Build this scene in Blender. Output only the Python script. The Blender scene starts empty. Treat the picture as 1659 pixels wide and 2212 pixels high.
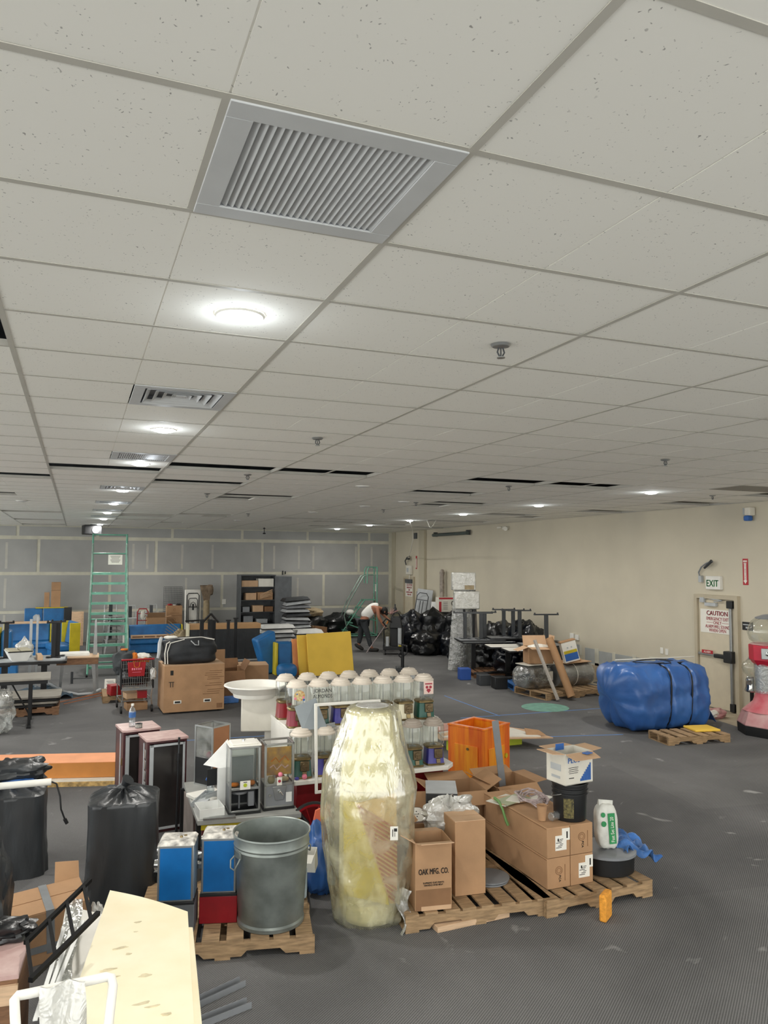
import bpy, bmesh, math, random
from mathutils import Vector, Matrix, noise
random.seed(7)
SC = bpy.context.scene
COL = SC.collection

# ---------------------------------------------------------------- camera, world, exposure
YAW, PITCH, ROLL = .3779, .0631, .0055
EYE = Vector((0, 0, 2.6))
_f = Vector((math.sin(YAW)*math.cos(PITCH), math.cos(YAW)*math.cos(PITCH), math.sin(PITCH)))
_r0 = Vector((math.cos(YAW), -math.sin(YAW), 0)); _u0 = _r0.cross(_f)
_r = math.cos(ROLL)*_r0 + math.sin(ROLL)*_u0; _u = -math.sin(ROLL)*_r0 + math.cos(ROLL)*_u0
cd = bpy.data.cameras.new('camera'); cd.sensor_fit = 'VERTICAL'; cd.sensor_height = 36; cd.lens = 1668.1*36/2212
cd.clip_start = .05; cd.clip_end = 100
cam = bpy.data.objects.new('camera', cd); COL.objects.link(cam)
cam.matrix_world = Matrix(((_r.x, _u.x, -_f.x, EYE.x), (_r.y, _u.y, -_f.y, EYE.y), (_r.z, _u.z, -_f.z, EYE.z), (0, 0, 0, 1)))
SC.camera = cam
w = bpy.data.worlds.new('world'); SC.world = w; w.use_nodes = True
w.node_tree.nodes['Background'].inputs[0].default_value = (.97, .98, .95, 1)
w.node_tree.nodes['Background'].inputs[1].default_value = 1.75
SC.view_settings.view_transform = 'Standard'; SC.view_settings.look = 'None'
SC.view_settings.exposure = .82; SC.view_settings.gamma = 1; SC.view_settings.use_curve_mapping = False
LAMP_W = 19.5            # watts of each ceiling downlight
T = .6096; GX = .4716; GY = 2.7432; ZC = 3.63     # ceiling grid module, origin (in modules), height
XW = 10.68; YB = 26.1
def gx(i): return (i+GX)*T
def gy(j): return (j+GY)*T

# ---------------------------------------------------------------- materials
def lin(h):
    c = [int(h[i:i+2], 16)/255 for i in (0, 2, 4)]
    return tuple((x/12.92 if x <= .04045 else ((x+.055)/1.055)**2.4) for x in c) + (1,)
MATS = {}
def mat(name, hx, rough=.6, metal=0, var=.12, scale=6, bump=0, bscale=60, emis=0, spec=.5, kind=None, hx2=None, stretch=None):
    if name in MATS: return MATS[name]
    m = bpy.data.materials.new(name); m.use_nodes = True; nt = m.node_tree; N = nt.nodes; L = nt.links
    b = N['Principled BSDF']; c = lin(hx); m.diffuse_color = c
    b.inputs['Roughness'].default_value = rough; b.inputs['Metallic'].default_value = metal
    b.inputs['Specular IOR Level'].default_value = spec
    tc = N.new('ShaderNodeTexCoord'); mp = N.new('ShaderNodeMapping'); L.new(tc.outputs['Object'], mp.inputs[0])
    if stretch: mp.inputs['Scale'].default_value = stretch
    nz = N.new('ShaderNodeTexNoise'); nz.inputs['Scale'].default_value = scale; nz.inputs['Detail'].default_value = 5
    L.new(mp.outputs[0], nz.inputs[0])
    rp = N.new('ShaderNodeValToRGB'); L.new(nz.outputs['Fac'], rp.inputs[0])
    c2 = lin(hx2) if hx2 else tuple(x*(1-var*2.2) for x in c[:3])+(1,)
    rp.color_ramp.elements[0].color = c2; rp.color_ramp.elements[0].position = .3
    rp.color_ramp.elements[1].color = c if hx2 else tuple(min(1, x*(1+var*.5)) for x in c[:3])+(1,)
    rp.color_ramp.elements[1].position = .68
    L.new(rp.outputs[0], b.inputs['Base Color'])
    if bump:
        n2 = N.new('ShaderNodeTexNoise'); n2.inputs['Scale'].default_value = bscale; n2.inputs['Detail'].default_value = 4
        L.new(mp.outputs[0], n2.inputs[0])
        bp = N.new('ShaderNodeBump'); bp.inputs['Strength'].default_value = bump; bp.inputs['Distance'].default_value = .02
        L.new(n2.outputs['Fac'], bp.inputs['Height']); L.new(bp.outputs[0], b.inputs['Normal'])
    if emis:
        b.inputs['Emission Color'].default_value = c; b.inputs['Emission Strength'].default_value = emis
    MATS[name] = m; return m
def clear(name, tint='F4F6F4', gloss=.12, rough=.05, film=0, fcol='FFFFFF', bump=0, bsc=(1, 1, 1)):
    """see-through plastic or glass: transparent, a film of haze, and reflections"""
    if name in MATS: return MATS[name]
    m = bpy.data.materials.new(name); m.use_nodes = True; nt = m.node_tree; N = nt.nodes; L = nt.links
    N.remove(N['Principled BSDF']); out = N['Material Output']
    tr = N.new('ShaderNodeBsdfTransparent'); tr.inputs[0].default_value = lin(tint)
    gl = N.new('ShaderNodeBsdfGlossy'); gl.inputs['Roughness'].default_value = rough
    fr = N.new('ShaderNodeLayerWeight'); fr.inputs['Blend'].default_value = .25
    mx = N.new('ShaderNodeMixShader'); ma = N.new('ShaderNodeMath'); ma.operation = 'MULTIPLY_ADD'
    ma.inputs[1].default_value = .7; ma.inputs[2].default_value = gloss*.4
    L.new(fr.outputs['Facing'], ma.inputs[0]); L.new(ma.outputs[0], mx.inputs[0])
    last = tr
    if film:
        df = N.new('ShaderNodeBsdfDiffuse'); df.inputs[0].default_value = lin(fcol)
        tl = N.new('ShaderNodeBsdfTranslucent'); tl.inputs[0].default_value = lin(fcol)
        m0 = N.new('ShaderNodeMixShader'); m0.inputs[0].default_value = .35
        L.new(df.outputs[0], m0.inputs[1]); L.new(tl.outputs[0], m0.inputs[2])
        m2 = N.new('ShaderNodeMixShader'); nz = N.new('ShaderNodeTexNoise'); nz.inputs['Scale'].default_value = 7
        nz.inputs['Detail'].default_value = 6; nz.inputs['Distortion'].default_value = .6
        tc = N.new('ShaderNodeTexCoord'); L.new(tc.outputs['Object'], nz.inputs[0])
        mr = N.new('ShaderNodeMapRange'); mr.inputs[1].default_value = .3; mr.inputs[2].default_value = .7
        mr.inputs[3].default_value = max(0, film-.2); mr.inputs[4].default_value = min(1, film+.2)
        L.new(nz.outputs['Fac'], mr.inputs[0]); L.new(mr.outputs[0], m2.inputs[0])
        L.new(tr.outputs[0], m2.inputs[1]); L.new(m0.outputs[0], m2.inputs[2]); last = m2
        if bump:
            bp = N.new('ShaderNodeBump'); bp.inputs['Strength'].default_value = bump; bp.inputs['Distance'].default_value = .03
            n3 = N.new('ShaderNodeTexNoise'); n3.inputs['Scale'].default_value = 14 if bsc == (1, 1, 1) else 4; n3.inputs['Distortion'].default_value = 1.2
            mp = N.new('ShaderNodeMapping'); mp.inputs['Scale'].default_value = bsc; L.new(tc.outputs['Object'], mp.inputs[0]); L.new(mp.outputs[0], n3.inputs[0]); L.new(n3.outputs['Fac'], bp.inputs['Height'])
            L.new(bp.outputs[0], gl.inputs['Normal']); L.new(bp.outputs[0], df.inputs['Normal'])
    L.new(last.outputs[0], mx.inputs[1]); L.new(gl.outputs[0], mx.inputs[2]); L.new(mx.outputs[0], out.inputs[0])
    MATS[name] = m; return m
def M_(n): return MATS[n]

mat('cardboard', 'B08A66', .85, var=.07, scale=5, bump=.05)
mat('cardboard_pale', 'C9A684', .85, var=.06, scale=5)
mat('cardboard_dark', '8A6647', .85, var=.08)
mat('cardboard_inside', '7A5A3E', .9, var=.06)
mat('wood_pallet', 'A98C69', .85, var=.2, scale=9, bump=.15, stretch=(1, 6, 6))
mat('wood_pale', 'D8B795', .7, var=.12, scale=6, stretch=(1, 9, 9))
mat('wood_brown', '8A6548', .6, var=.15, scale=8, stretch=(2, 9, 9))
mat('black_plastic', '17181A', .45, var=.1)
mat('black_metal', '1E1F21', .45, var=.1, metal=.3)
mat('black_bag', '121417', .28, var=.3, scale=3, bump=.5, bscale=9, spec=.6)
mat('navy_bag', '10151F', .25, var=.3, scale=3, bump=.5, bscale=8, spec=.6)
mat('dust_black', '34373A', .35, var=.3, scale=3, bump=.35, bscale=14, spec=.6, stretch=(1, 1, .3))
mat('galv', '8D9490', .42, .55, var=.2, scale=5, bump=.05, bscale=20)
mat('steel', 'A7A9A8', .35, .8, var=.08)
mat('chrome', 'D0D2D2', .15, 1, var=.04)
mat('brass', '8C7A55', .35, .8, var=.12, scale=20)
mat('bronze', '7A6A50', .38, .75, var=.12, scale=20)
mat('lid_cream', 'D9CFC1', .5, var=.06)
mat('lid_grey', 'A79C90', .5, var=.06)
mat('white', 'E6E4DC', .5, var=.04)
mat('white_metal', 'E8E9E6', .45, var=.05)
mat('offwhite', 'DCD8CC', .6, var=.05)
mat('white_foam', 'E9E7E0', .8, var=.03)
mat('cream_foam', 'F3EBD0', .8, var=.05, scale=3, hx2='EBDFBD')
mat('grey', '83868A', .5, var=.08)
mat('grey_panel', '8F979C', .4, .2, var=.05)
mat('light_grey', 'B5B9BB', .5, var=.06)
mat('dark_grey', '3A3D40', .5, var=.12)
mat('mid_grey', '5A5D60', .5, var=.12)
mat('red', 'A3121C', .4, var=.12)
mat('dark_red', '86101A', .4, var=.12)
mat('maroon', '8E2338', .35, var=.12)
mat('maroon_wood', '4A2226', .45, var=.2, scale=10)
mat('pink_marble', 'CDB3AD', .4, var=.2, scale=9, hx2='B08C88')
mat('green', '16584A', .35, var=.15)
mat('purple', '423D96', .35, var=.15)
mat('cream', 'E2DBBD', .35, var=.06)
mat('ladder_green', '66A28C', .4, var=.12, metal=.2)
mat('ladder_worn', '8FA79B', .4, var=.2, metal=.4)
mat('vinyl_blue', '1F6BA8', .42, var=.14, scale=4)
mat('vinyl_yellow', 'C9B51F', .45, var=.08)
mat('panel_blue', '1565A8', .3, var=.15, scale=4)
mat('yellow_foam', 'F0C74E', .75, var=.05, scale=2)
mat('orange_foam', 'F0A26A', .8, var=.06, scale=4)
mat('peach_foam', 'F4A97C', .8, var=.05, scale=4)
mat('peach_side', 'C98542', .8, var=.06)
mat('lime', 'B5C22B', .5, var=.06)
mat('tarp_blue', '3A6AAE', .36, var=.25, scale=2.2, bump=.25, bscale=9, hx2='27508E', spec=.6)
mat('plastic_blue', '4F82C9', .35, var=.3, scale=5, bump=.5, bscale=12)
mat('pallet_blue', '2A62A0', .6, var=.15)
mat('paint_orange', 'F08A1E', .35, scale=3, hx2='D2521A', stretch=(7, 7, .6))
mat('paint_yellow', 'F2A323', .35, scale=3, hx2='E2741C', stretch=(7, 7, .6))
mat('skin', 'A26B50', .55, var=.06)
mat('shirt', 'E4E2DC', .8, var=.05)
mat('trousers', '35393C', .85, var=.12)
mat('hair', '141312', .7, var=.1)
mat('shoe', '2A2825', .6, var=.1)
mat('ink_black', '1B1917', .6, var=0)
mat('ink_red', 'A02436', .5, var=0)
mat('ink_green', '2E8A4E', .5, var=0)
mat('ink_blue', '2B5FA8', .5, var=0)
mat('paper', 'E9E6DC', .7, var=.03)
mat('sign_red', 'B3202E', .5, var=.04)
mat('green_box', '1F8A4C', .5, var=.05)
mat('copper', 'C4835F', .4, .3, var=.1)
mat('screen_dark', '33302F', .15, var=.15, scale=3)
mat('teal_paint', '6E9C8C', .8, var=.12, scale=8)
mat('tape_blue', '5C8FD0', .7, var=.1)
mat('duct_tape', '8C9093', .35, .3, var=.1)
mat('sponge', 'F0A43C', .85, var=.12, scale=40, bump=.3, bscale=120)
mat('rope', 'B7A7A6', .8, var=.2, scale=30)
mat('pink', 'F0879E', .3, var=.1)
mat('clothes_grey', '3D4143', .9, var=.2)
mat('clothes_orange', 'D97A24', .8, var=.2)
mat('duffel', '24272B', .55, var=.25, scale=6, bump=.3, bscale=8)
mat('paper_bag', 'A49374', .8, var=.15, bump=.3, bscale=10)
mat('corrug', '33363A', .5, var=.1)
mat('dust_red', 'B4787A', .6, var=.2, scale=4, hx2='C9A8A4')
mat('cocoa', '5A4638', .7, var=.3)
clear('glass', 'F8FAF8', .10, .04)
clear('acrylic', 'E6E9E6', .25, .05, film=.06)
clear('wrap', 'F6F4E4', .45, .16, film=.36, fcol='F8F5DA', bump=.22, bsc=(5, 5, 1.6))
clear('wrap_clear', 'EEF0EE', .35, .18, film=.2, fcol='F0F0EC', bump=.6)
clear('wrap_milky', 'F0F0EE', .3, .25, film=.75, fcol='EDEDE8', bump=.6)
clear('bottle', 'EEF4F6', .3, .05, film=.08)

# ---------------------------------------------------------------- mesh building
def rot3(rx=0, ry=0, rz=0): return Matrix.Rotation(rz, 4, 'Z') @ Matrix.Rotation(ry, 4, 'Y') @ Matrix.Rotation(rx, 4, 'X')
class MB:
    def __init__(s): s.v = []; s.f = []; s.M = Matrix.Identity(4)
    def add(s, vs, fs):
        n = len(s.v); s.v += [s.M @ Vector(v) for v in vs]; s.f += [tuple(i+n for i in f) for f in fs]
    def at(s, x=0, y=0, z=0, rx=0, ry=0, rz=0): s.M = Matrix.Translation((x, y, z)) @ rot3(rx, ry, rz)
    def hexa(s, p):      # eight corners: bottom loop then top loop
        s.add(p, [(3, 2, 1, 0), (4, 5, 6, 7), (0, 1, 5, 4), (1, 2, 6, 5), (2, 3, 7, 6), (3, 0, 4, 7)])
    def box(s, x, y, z, sx, sy, sz, rz=0, taper=1):   # centre x, y; z is the underside
        c, d = math.cos(rz), math.sin(rz); P = []
        for k, t in ((0, 1), (1, taper)):
            for a, b in ((-1, -1), (1, -1), (1, 1), (-1, 1)):
                u, v = a*sx/2*t, b*sy/2*t
                P.append((x+u*c-v*d, y+u*d+v*c, z+k*sz))
        s.hexa(P)
    def cyl(s, p0, p1, r0, r1=None, n=12, caps=True):
        r1 = r0 if r1 is None else r1; p0 = Vector(p0); p1 = Vector(p1); d = (p1-p0).normalized()
        a = d.orthogonal().normalized(); b = d.cross(a)
        vs = [p + (a*math.cos(2*math.pi*i/n)+b*math.sin(2*math.pi*i/n))*r for p, r in ((p0, r0), (p1, r1)) for i in range(n)]
        fs = [(i, (i+1) % n, n+(i+1) % n, n+i) for i in range(n)]
        if caps: fs += [tuple(range(n))[::-1], tuple(range(n, 2*n))]
        s.add(vs, fs)
    def tube(s, pts, r, n=8, closed=False):
        pts = [Vector(p) for p in pts]; m = len(pts); vs = []; fs = []; a = None
        for i, p in enumerate(pts):
            if closed: d = pts[(i+1) % m]-pts[i-1]
            else: d = pts[min(i+1, m-1)]-pts[max(i-1, 0)]
            d.normalize()
            a = d.orthogonal().normalized() if a is None else (a-d*a.dot(d)).normalized()
            b = d.cross(a); rr = r[i] if isinstance(r, (list, tuple)) else r
            vs += [p+(a*math.cos(2*math.pi*k/n)+b*math.sin(2*math.pi*k/n))*rr for k in range(n)]
        for i in range(m if closed else m-1):
            j = (i+1) % m
            fs += [(i*n+k, i*n+(k+1) % n, j*n+(k+1) % n, j*n+k) for k in range(n)]
        if not closed: fs += [tuple(range(n))[::-1], tuple((m-1)*n+k for k in range(n))]
        s.add(vs, fs)
    def lathe(s, prof, n=24, x=0, y=0, z=0, ex=1, ey=1, sq=0, caps=True):   # sq rounds towards a square section
        vs = []; fs = []
        for r, h in prof:
            for k in range(n):
                t = 2*math.pi*k/n; c, d = math.cos(t), math.sin(t)
                q = 1.0
                if sq: q = 1/((abs(c)**sq+abs(d)**sq)**(1/sq))
                vs.append((x+r*c*ex*q, y+r*d*ey*q, z+h))
        m = len(prof)
        for i in range(m-1): fs += [(i*n+k, i*n+(k+1) % n, (i+1)*n+(k+1) % n, (i+1)*n+k) for k in range(n)]
        if caps: fs += [tuple(range(n))[::-1], tuple((m-1)*n+k for k in range(n))]
        s.add(vs, fs)
    def prism(s, poly, y0, y1):     # polygon in x, z pushed along y
        n = len(poly)
        s.add([(x, y0, z) for x, z in poly]+[(x, y1, z) for x, z in poly],
              [tuple(range(n)), tuple(range(n, 2*n))[::-1]]+[(i, n+i, n+(i+1) % n, (i+1) % n) for i in range(n)])
    def flat(s, poly, z0, z1):      # polygon in x, y pushed along z
        n = len(poly)
        s.add([(x, y, z0) for x, y in poly]+[(x, y, z1) for x, y in poly],
              [tuple(range(n))[::-1], tuple(range(n, 2*n))]+[(i, (i+1) % n, n+(i+1) % n, n+i) for i in range(n)])
    def sheet(s, fn, nu=12, nv=12, th=.004):    # fn(u, v) -> point; a sheet with thickness
        top = [Vector(fn(i/nu, j/nv)) for j in range(nv+1) for i in range(nu+1)]; W = nu+1
        nr = []
        for j in range(nv+1):
            for i in range(W):
                a = top[j*W+min(i+1, nu)]-top[j*W+max(i-1, 0)]; b = top[min(j+1, nv)*W+i]-top[max(j-1, 0)*W+i]
                c = a.cross(b); nr.append(c.normalized() if c.length > 1e-9 else Vector((0, 0, 1)))
        bot = [p-q*th for p, q in zip(top, nr)]; n = len(top); fs = []
        for j in range(nv):
            for i in range(nu):
                a = j*W+i; fs += [(a, a+1, a+W+1, a+W), (n+a, n+a+W, n+a+W+1, n+a+1)]
        for i in range(nu):
            fs += [(i+1, i, n+i, n+i+1), (nv*W+i, nv*W+i+1, n+nv*W+i+1, n+nv*W+i)]
        for j in range(nv):
            fs += [(j*W, (j+1)*W, n+(j+1)*W, n+j*W), ((j+1)*W+nu, j*W+nu, n+j*W+nu, n+(j+1)*W+nu)]
        s.add(top+bot, fs)
    def blob(s, x, y, z, rx, ry, rz, seed=0, amp=.12, fq=2.2, n=28, m=18, sq=2.6, floor=None, pinch=None, folds=0):
        vs = []; fs = []; o = Vector((seed*7.3, seed*3.1, seed*1.7))
        for j in range(m+1):
            ph = -math.pi/2+math.pi*j/m
            for i in range(n):
                t = 2*math.pi*i/n; c, d = math.cos(t), math.sin(t); cp, sp = math.cos(ph), math.sin(ph)
                q = 1/((abs(c)**sq+abs(d)**sq)**(1/sq)); q2 = 1/((abs(cp)**sq+abs(sp)**sq)**(1/sq))
                p = Vector((c*q*cp*q2, d*q*cp*q2, sp*q2))
                e = noise.noise(p*fq+o)*amp + abs(noise.noise(p*fq*2.3+o))*amp*.6
                if folds: e += .5*amp*math.sin(t*folds+3*noise.noise(p*2+o))*max(0, sp+.3)
                p = p*(1+e)
                if pinch and p.z > pinch: k = (p.z-pinch)/(1.2-pinch); p.x *= max(.12, 1-k*1.1); p.y *= max(.12, 1-k*1.1)
                w = Vector((x+p.x*rx, y+p.y*ry, z+p.z*rz))
                if floor is not None and w.z < floor: w.z = floor
                vs.append(w)
        for j in range(m): fs += [(j*n+i, j*n+(i+1) % n, (j+1)*n+(i+1) % n, (j+1)*n+i) for i in range(n)]
        fs += [tuple(range(n))[::-1], tuple(m*n+i for i in range(n))]
        s.add(vs, fs)
    def text(s, body, size, x, y, z, rx=math.pi/2, ry=0, rz=0, th=.0015, align='CENTER', sx=1, space=1):
        cu = bpy.data.curves.new('t', 'FONT'); cu.body = body; cu.size = size; cu.extrude = th; cu.align_x = align
        cu.space_line = space; cu.resolution_u = 2
        ob = bpy.data.objects.new('t', cu); COL.objects.link(ob); dg = bpy.context.evaluated_depsgraph_get()
        me = ob.evaluated_get(dg).to_mesh()
        K = Matrix.Translation((x, y, z)) @ rot3(rx, ry, rz) @ Matrix.Diagonal((sx, 1, 1, 1))
        s.add([K @ v.co for v in me.vertices], [tuple(p.vertices) for p in me.polygons])
        ob.evaluated_get(dg).to_mesh_clear(); bpy.data.objects.remove(ob); bpy.data.curves.remove(cu)
    def build(s, name, m, parent=None, bv=0, label=None, kind=None, ang=38):
        me = bpy.data.meshes.new(name); me.from_pydata([tuple(v) for v in s.v], [], s.f)
        me.polygons.foreach_set('use_smooth', [True]*len(me.polygons))
        me.set_sharp_from_angle(angle=math.radians(ang)); me.materials.append(MATS[m] if isinstance(m, str) else m); me.update()
        o = bpy.data.objects.new(name, me); COL.objects.link(o)
        if parent: o.parent = parent
        if bv:
            b = o.modifiers.new('bevel', 'BEVEL'); b.width = bv; b.segments = 2; b.limit_method = 'ANGLE'; b.angle_limit = .6
        if label: o['label'] = label
        if kind: o['kind'] = kind
        return o
def ridge(x, y, z): return 1-2.2*abs(noise.noise(Vector((x, y, z))))
def drape(b, sx, sy, h, seed=0, flare=.04, knot=True):
    """plastic sheeting pulled over a square stack: vertical creases, sharp shoulders, pleats to the gather"""
    n, m = 96, 52; vs = []; fs = []
    for j in range(m+1):
        v = j/m
        if v < .62: k = v/.62; z = h*.93*k; r = 1+flare*(1-k)**2
        else: k = (v-.62)/.38; z = h*(.93+.07*math.sin(k*math.pi/2)); r = max(.05, 1-k)
        for i in range(n):
            t = 2*math.pi*i/n; c, s = math.cos(t), math.sin(t); q = 1/((abs(c)**6+abs(s)**6)**(1/6))
            e = .06*noise.noise(Vector((c*1.6+seed, s*1.6, z*1.8)))+.05*max(0, ridge(c*2.4+seed, s*2.4+z*.9, z*.8))*(1.2-z/h)+.02*max(0, ridge(c*5+seed, s*5-z*1.5, z*1.2))
            dz = 0
            if v >= .62: dz = .022*max(0, ridge(c*3+seed, s*3, r*.6))*(1-abs(2*k-1))+.02*math.sin(t*13+3*noise.noise(Vector((c, s, seed))))*k*(1-k)*3; e *= (1-k)
            rr = r*q*(1+e) if v < .62 else r*(q*(1-k)+k)*(1+e)
            vs.append((c*sx*rr, s*sy*rr, max(0, z+dz)))
    for j in range(m): fs += [(j*n+i, j*n+(i+1) % n, (j+1)*n+(i+1) % n, (j+1)*n+i) for i in range(n)]
    fs.append(tuple(m*n+i for i in range(n))); b.add(vs, fs)
def part(name, parent, m, *ops, bv=0, label=None, kind=None, ang=38):
    b = MB()
    for op in ops:
        a = list(op[1:]); kw = a.pop() if a and isinstance(a[-1], dict) else {}
        getattr(b, op[0])(*a, **kw)
    return b.build(name, m, parent, bv, label, kind, ang)
def thing(name, label, cat, loc=(0, 0, 0), rz=0, group=None, rx=0, ry=0):
    o = bpy.data.objects.new(name, None); COL.objects.link(o); o.empty_display_size = .1
    o.location = loc; o.rotation_euler = (rx, ry, rz); o['label'] = label; o['category'] = cat
    if group: o['group'] = group
    return o
def solo(name, label, cat, m, loc, rz, *ops, bv=0, group=None, kind=None, rx=0, ry=0, ang=38):
    o = part(name, None, m, *ops, bv=bv, ang=ang); o.location = loc; o.rotation_euler = (rx, ry, rz)
    o['label'] = label; o['category'] = cat
    if group: o['group'] = group
    if kind: o['kind'] = kind
    return o
def kids(o): return [c for c in bpy.data.objects if c.parent == o]
def copy_tree(o, loc, rz=None, label=None, parent=None):
    ch = kids(o); c = o.copy(); COL.objects.link(c); c.parent = parent
    if parent is None:
        c.location = loc
        if rz is not None: c.rotation_euler.z = rz
        if label: c['label'] = label
    for k in ch: copy_tree(k, None, parent=c)
    return c
def arc(cx, cy, r, a0, a1, n=6): return [(cx+r*math.cos(a0+(a1-a0)*i/n), cy+r*math.sin(a0+(a1-a0)*i/n)) for i in range(n+1)]

# ================================================================ SETTING
def floor_mat():
    m = bpy.data.materials.new('carpet'); m.use_nodes = True; N = m.node_tree.nodes; L = m.node_tree.links; b = N['Principled BSDF']
    b.inputs['Roughness'].default_value = .92; b.inputs['Specular IOR Level'].default_value = .25
    tc = N.new('ShaderNodeTexCoord')
    def nz(sc, det, dist=0):
        n = N.new('ShaderNodeTexNoise'); n.inputs['Scale'].default_value = sc; n.inputs['Detail'].default_value = det
        n.inputs['Distortion'].default_value = dist; L.new(tc.outputs['Object'], n.inputs[0]); return n
    # broad panels of worn and less worn carpet
    br = N.new('ShaderNodeTexBrick'); br.inputs['Scale'].default_value = 1; br.inputs['Brick Width'].default_value = 3.6
    br.inputs['Row Height'].default_value = 1.8; br.inputs['Mortar Size'].default_value = .0; br.inputs['Color1'].default_value = (.132, .131, .134, 1)
    br.inputs['Color2'].default_value = (.158, .157, .158, 1)
    mp = N.new('ShaderNodeMapping'); mp.inputs['Rotation'].default_value = (0, 0, .12); L.new(tc.outputs['Object'], mp.inputs[0]); L.new(mp.outputs[0], br.inputs[0])
    n1 = nz(.55, 6, .5); r1 = N.new('ShaderNodeValToRGB'); L.new(n1.outputs[0], r1.inputs[0])
    r1.color_ramp.elements[0].position = .3; r1.color_ramp.elements[0].color = (.68, .68, .68, 1)
    r1.color_ramp.elements[1].position = .7; r1.color_ramp.elements[1].color = (1.32, 1.32, 1.30, 1)
    mu = N.new('ShaderNodeMixRGB'); mu.blend_type = 'MULTIPLY'; mu.inputs[0].default_value = 1
    L.new(br.outputs[0], mu.inputs[1]); L.new(r1.outputs[0], mu.inputs[2])
    # fine ribs
    wv = N.new('ShaderNodeTexWave'); wv.inputs['Scale'].default_value = 22; wv.inputs['Distortion'].default_value = 1.2
    wv.inputs['Detail Scale'].default_value = 6
    mw = N.new('ShaderNodeMapping'); mw.inputs['Rotation'].default_value = (0, 0, .9); L.new(tc.outputs['Object'], mw.inputs[0]); L.new(mw.outputs[0], wv.inputs[0])
    rw = N.new('ShaderNodeMapRange'); rw.inputs[3].default_value = .58; rw.inputs[4].default_value = 1.25; L.new(wv.outputs['Fac'], rw.inputs[0])
    m2 = N.new('ShaderNodeMixRGB'); m2.blend_type = 'MULTIPLY'; m2.inputs[0].default_value = 1; L.new(mu.outputs[0], m2.inputs[1]); L.new(rw.outputs[0], m2.inputs[2])
    # pale plaster scuffs
    n3 = nz(2.6, 9, .8); r3 = N.new('ShaderNodeValToRGB'); L.new(n3.outputs[0], r3.inputs[0])
    r3.color_ramp.elements[0].position = .665; r3.color_ramp.elements[0].color = (0, 0, 0, 1)
    r3.color_ramp.elements[1].position = .78; r3.color_ramp.elements[1].color = (.85, .85, .85, 1)
    m3 = N.new('ShaderNodeMixRGB'); L.new(r3.outputs[0], m3.inputs[0]); L.new(m2.outputs[0], m3.inputs[1]); m3.inputs[2].default_value = (.42, .42, .41, 1)
    L.new(m3.outputs[0], b.inputs['Base Color'])
    n4 = nz(160, 2); bp = N.new('ShaderNodeBump'); bp.inputs['Strength'].default_value = .35; bp.inputs['Distance'].default_value = .01
    L.new(n4.outputs[0], bp.inputs['Height']); L.new(bp.outputs[0], b.inputs['Normal'])
    MATS['carpet'] = m
floor_mat()
def tile_mat():
    m = bpy.data.materials.new('ceiling_tile'); m.use_nodes = True; N = m.node_tree.nodes; L = m.node_tree.links; b = N['Principled BSDF']
    b.inputs['Roughness'].default_value = .9
    tc = N.new('ShaderNodeTexCoord'); vo = N.new('ShaderNodeTexVoronoi'); vo.inputs['Scale'].default_value = 62
    mp = N.new('ShaderNodeMapping'); mp.inputs['Scale'].default_value = (1, .7, 1)
    nz = N.new('ShaderNodeTexNoise'); nz.inputs['Scale'].default_value = 30; L.new(tc.outputs['Object'], nz.inputs[0])
    ad = N.new('ShaderNodeMixRGB'); ad.blend_type = 'ADD'; ad.inputs[0].default_value = .05
    L.new(tc.outputs['Object'], ad.inputs[1]); L.new(nz.outputs['Color'], ad.inputs[2]); L.new(ad.outputs[0], mp.inputs[0]); L.new(mp.outputs[0], vo.inputs[0])
    r = N.new('ShaderNodeValToRGB'); L.new(vo.outputs['Distance'], r.inputs[0])
    r.color_ramp.elements[0].position = .10; r.color_ramp.elements[0].color = (1, 1, 1, 1)
    r.color_ramp.elements[1].position = .17; r.color_ramp.elements[1].color = (0, 0, 0, 1)
    n2 = N.new('ShaderNodeTexNoise'); n2.inputs['Scale'].default_value = 14; n2.inputs['Detail'].default_value = 3; L.new(tc.outputs['Object'], n2.inputs[0])
    r2 = N.new('ShaderNodeValToRGB'); r2.color_ramp.elements[0].position = .42; r2.color_ramp.elements[1].position = .56; L.new(n2.outputs[0], r2.inputs[0])
    mm = N.new('ShaderNodeMath'); mm.operation = 'MULTIPLY'; L.new(r.outputs[0], mm.inputs[0]); L.new(r2.outputs[0], mm.inputs[1])
    mx = N.new('ShaderNodeMixRGB'); L.new(mm.outputs[0], mx.inputs[0]); mx.inputs[1].default_value = (.88, .865, .80, 1); mx.inputs[2].default_value = (.36, .35, .32, 1)
    L.new(mx.outputs[0], b.inputs['Base Color']); MATS['ceiling_tile'] = m
tile_mat()
mat('tbar', 'BEBBB1', .6, var=.03); mat('vent_white', 'C6C8C8', .5, var=.03)
mat('plenum', '3A4048', .9, var=.2, scale=1)
mat('wall_paint', 'CAC2AE', .75, var=.035, scale=1.2)
mat('wall_paint2', 'B9B19B', .75, var=.04, scale=1.2)
mat('drywall', 'A9A9A6', .85, var=.05, scale=1.5)
mat('drywall_patch', 'A7AAA8', .85, var=.08, scale=3)
mat('mud', 'D0CDBC', .85, var=.06, scale=4)
mat('glue_brown', 'B5A48C', .85, var=.15, scale=9)
mat('concrete', 'B3A791', .85, var=.15, scale=3)

fl = part('floor', None, 'carpet', ('box', 1.5, 11, -.1, 19, 31, .1)); fl['kind'] = 'structure'
cs = part('trim_1', None, 'concrete', ('flat', [(9.75, 6.0), (10.66, 6.0), (10.66, 17.5), (10.35, 17.5), (10.3, 12.2), (9.8, 9.35)], .0, .006)); cs['kind'] = 'structure'
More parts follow.
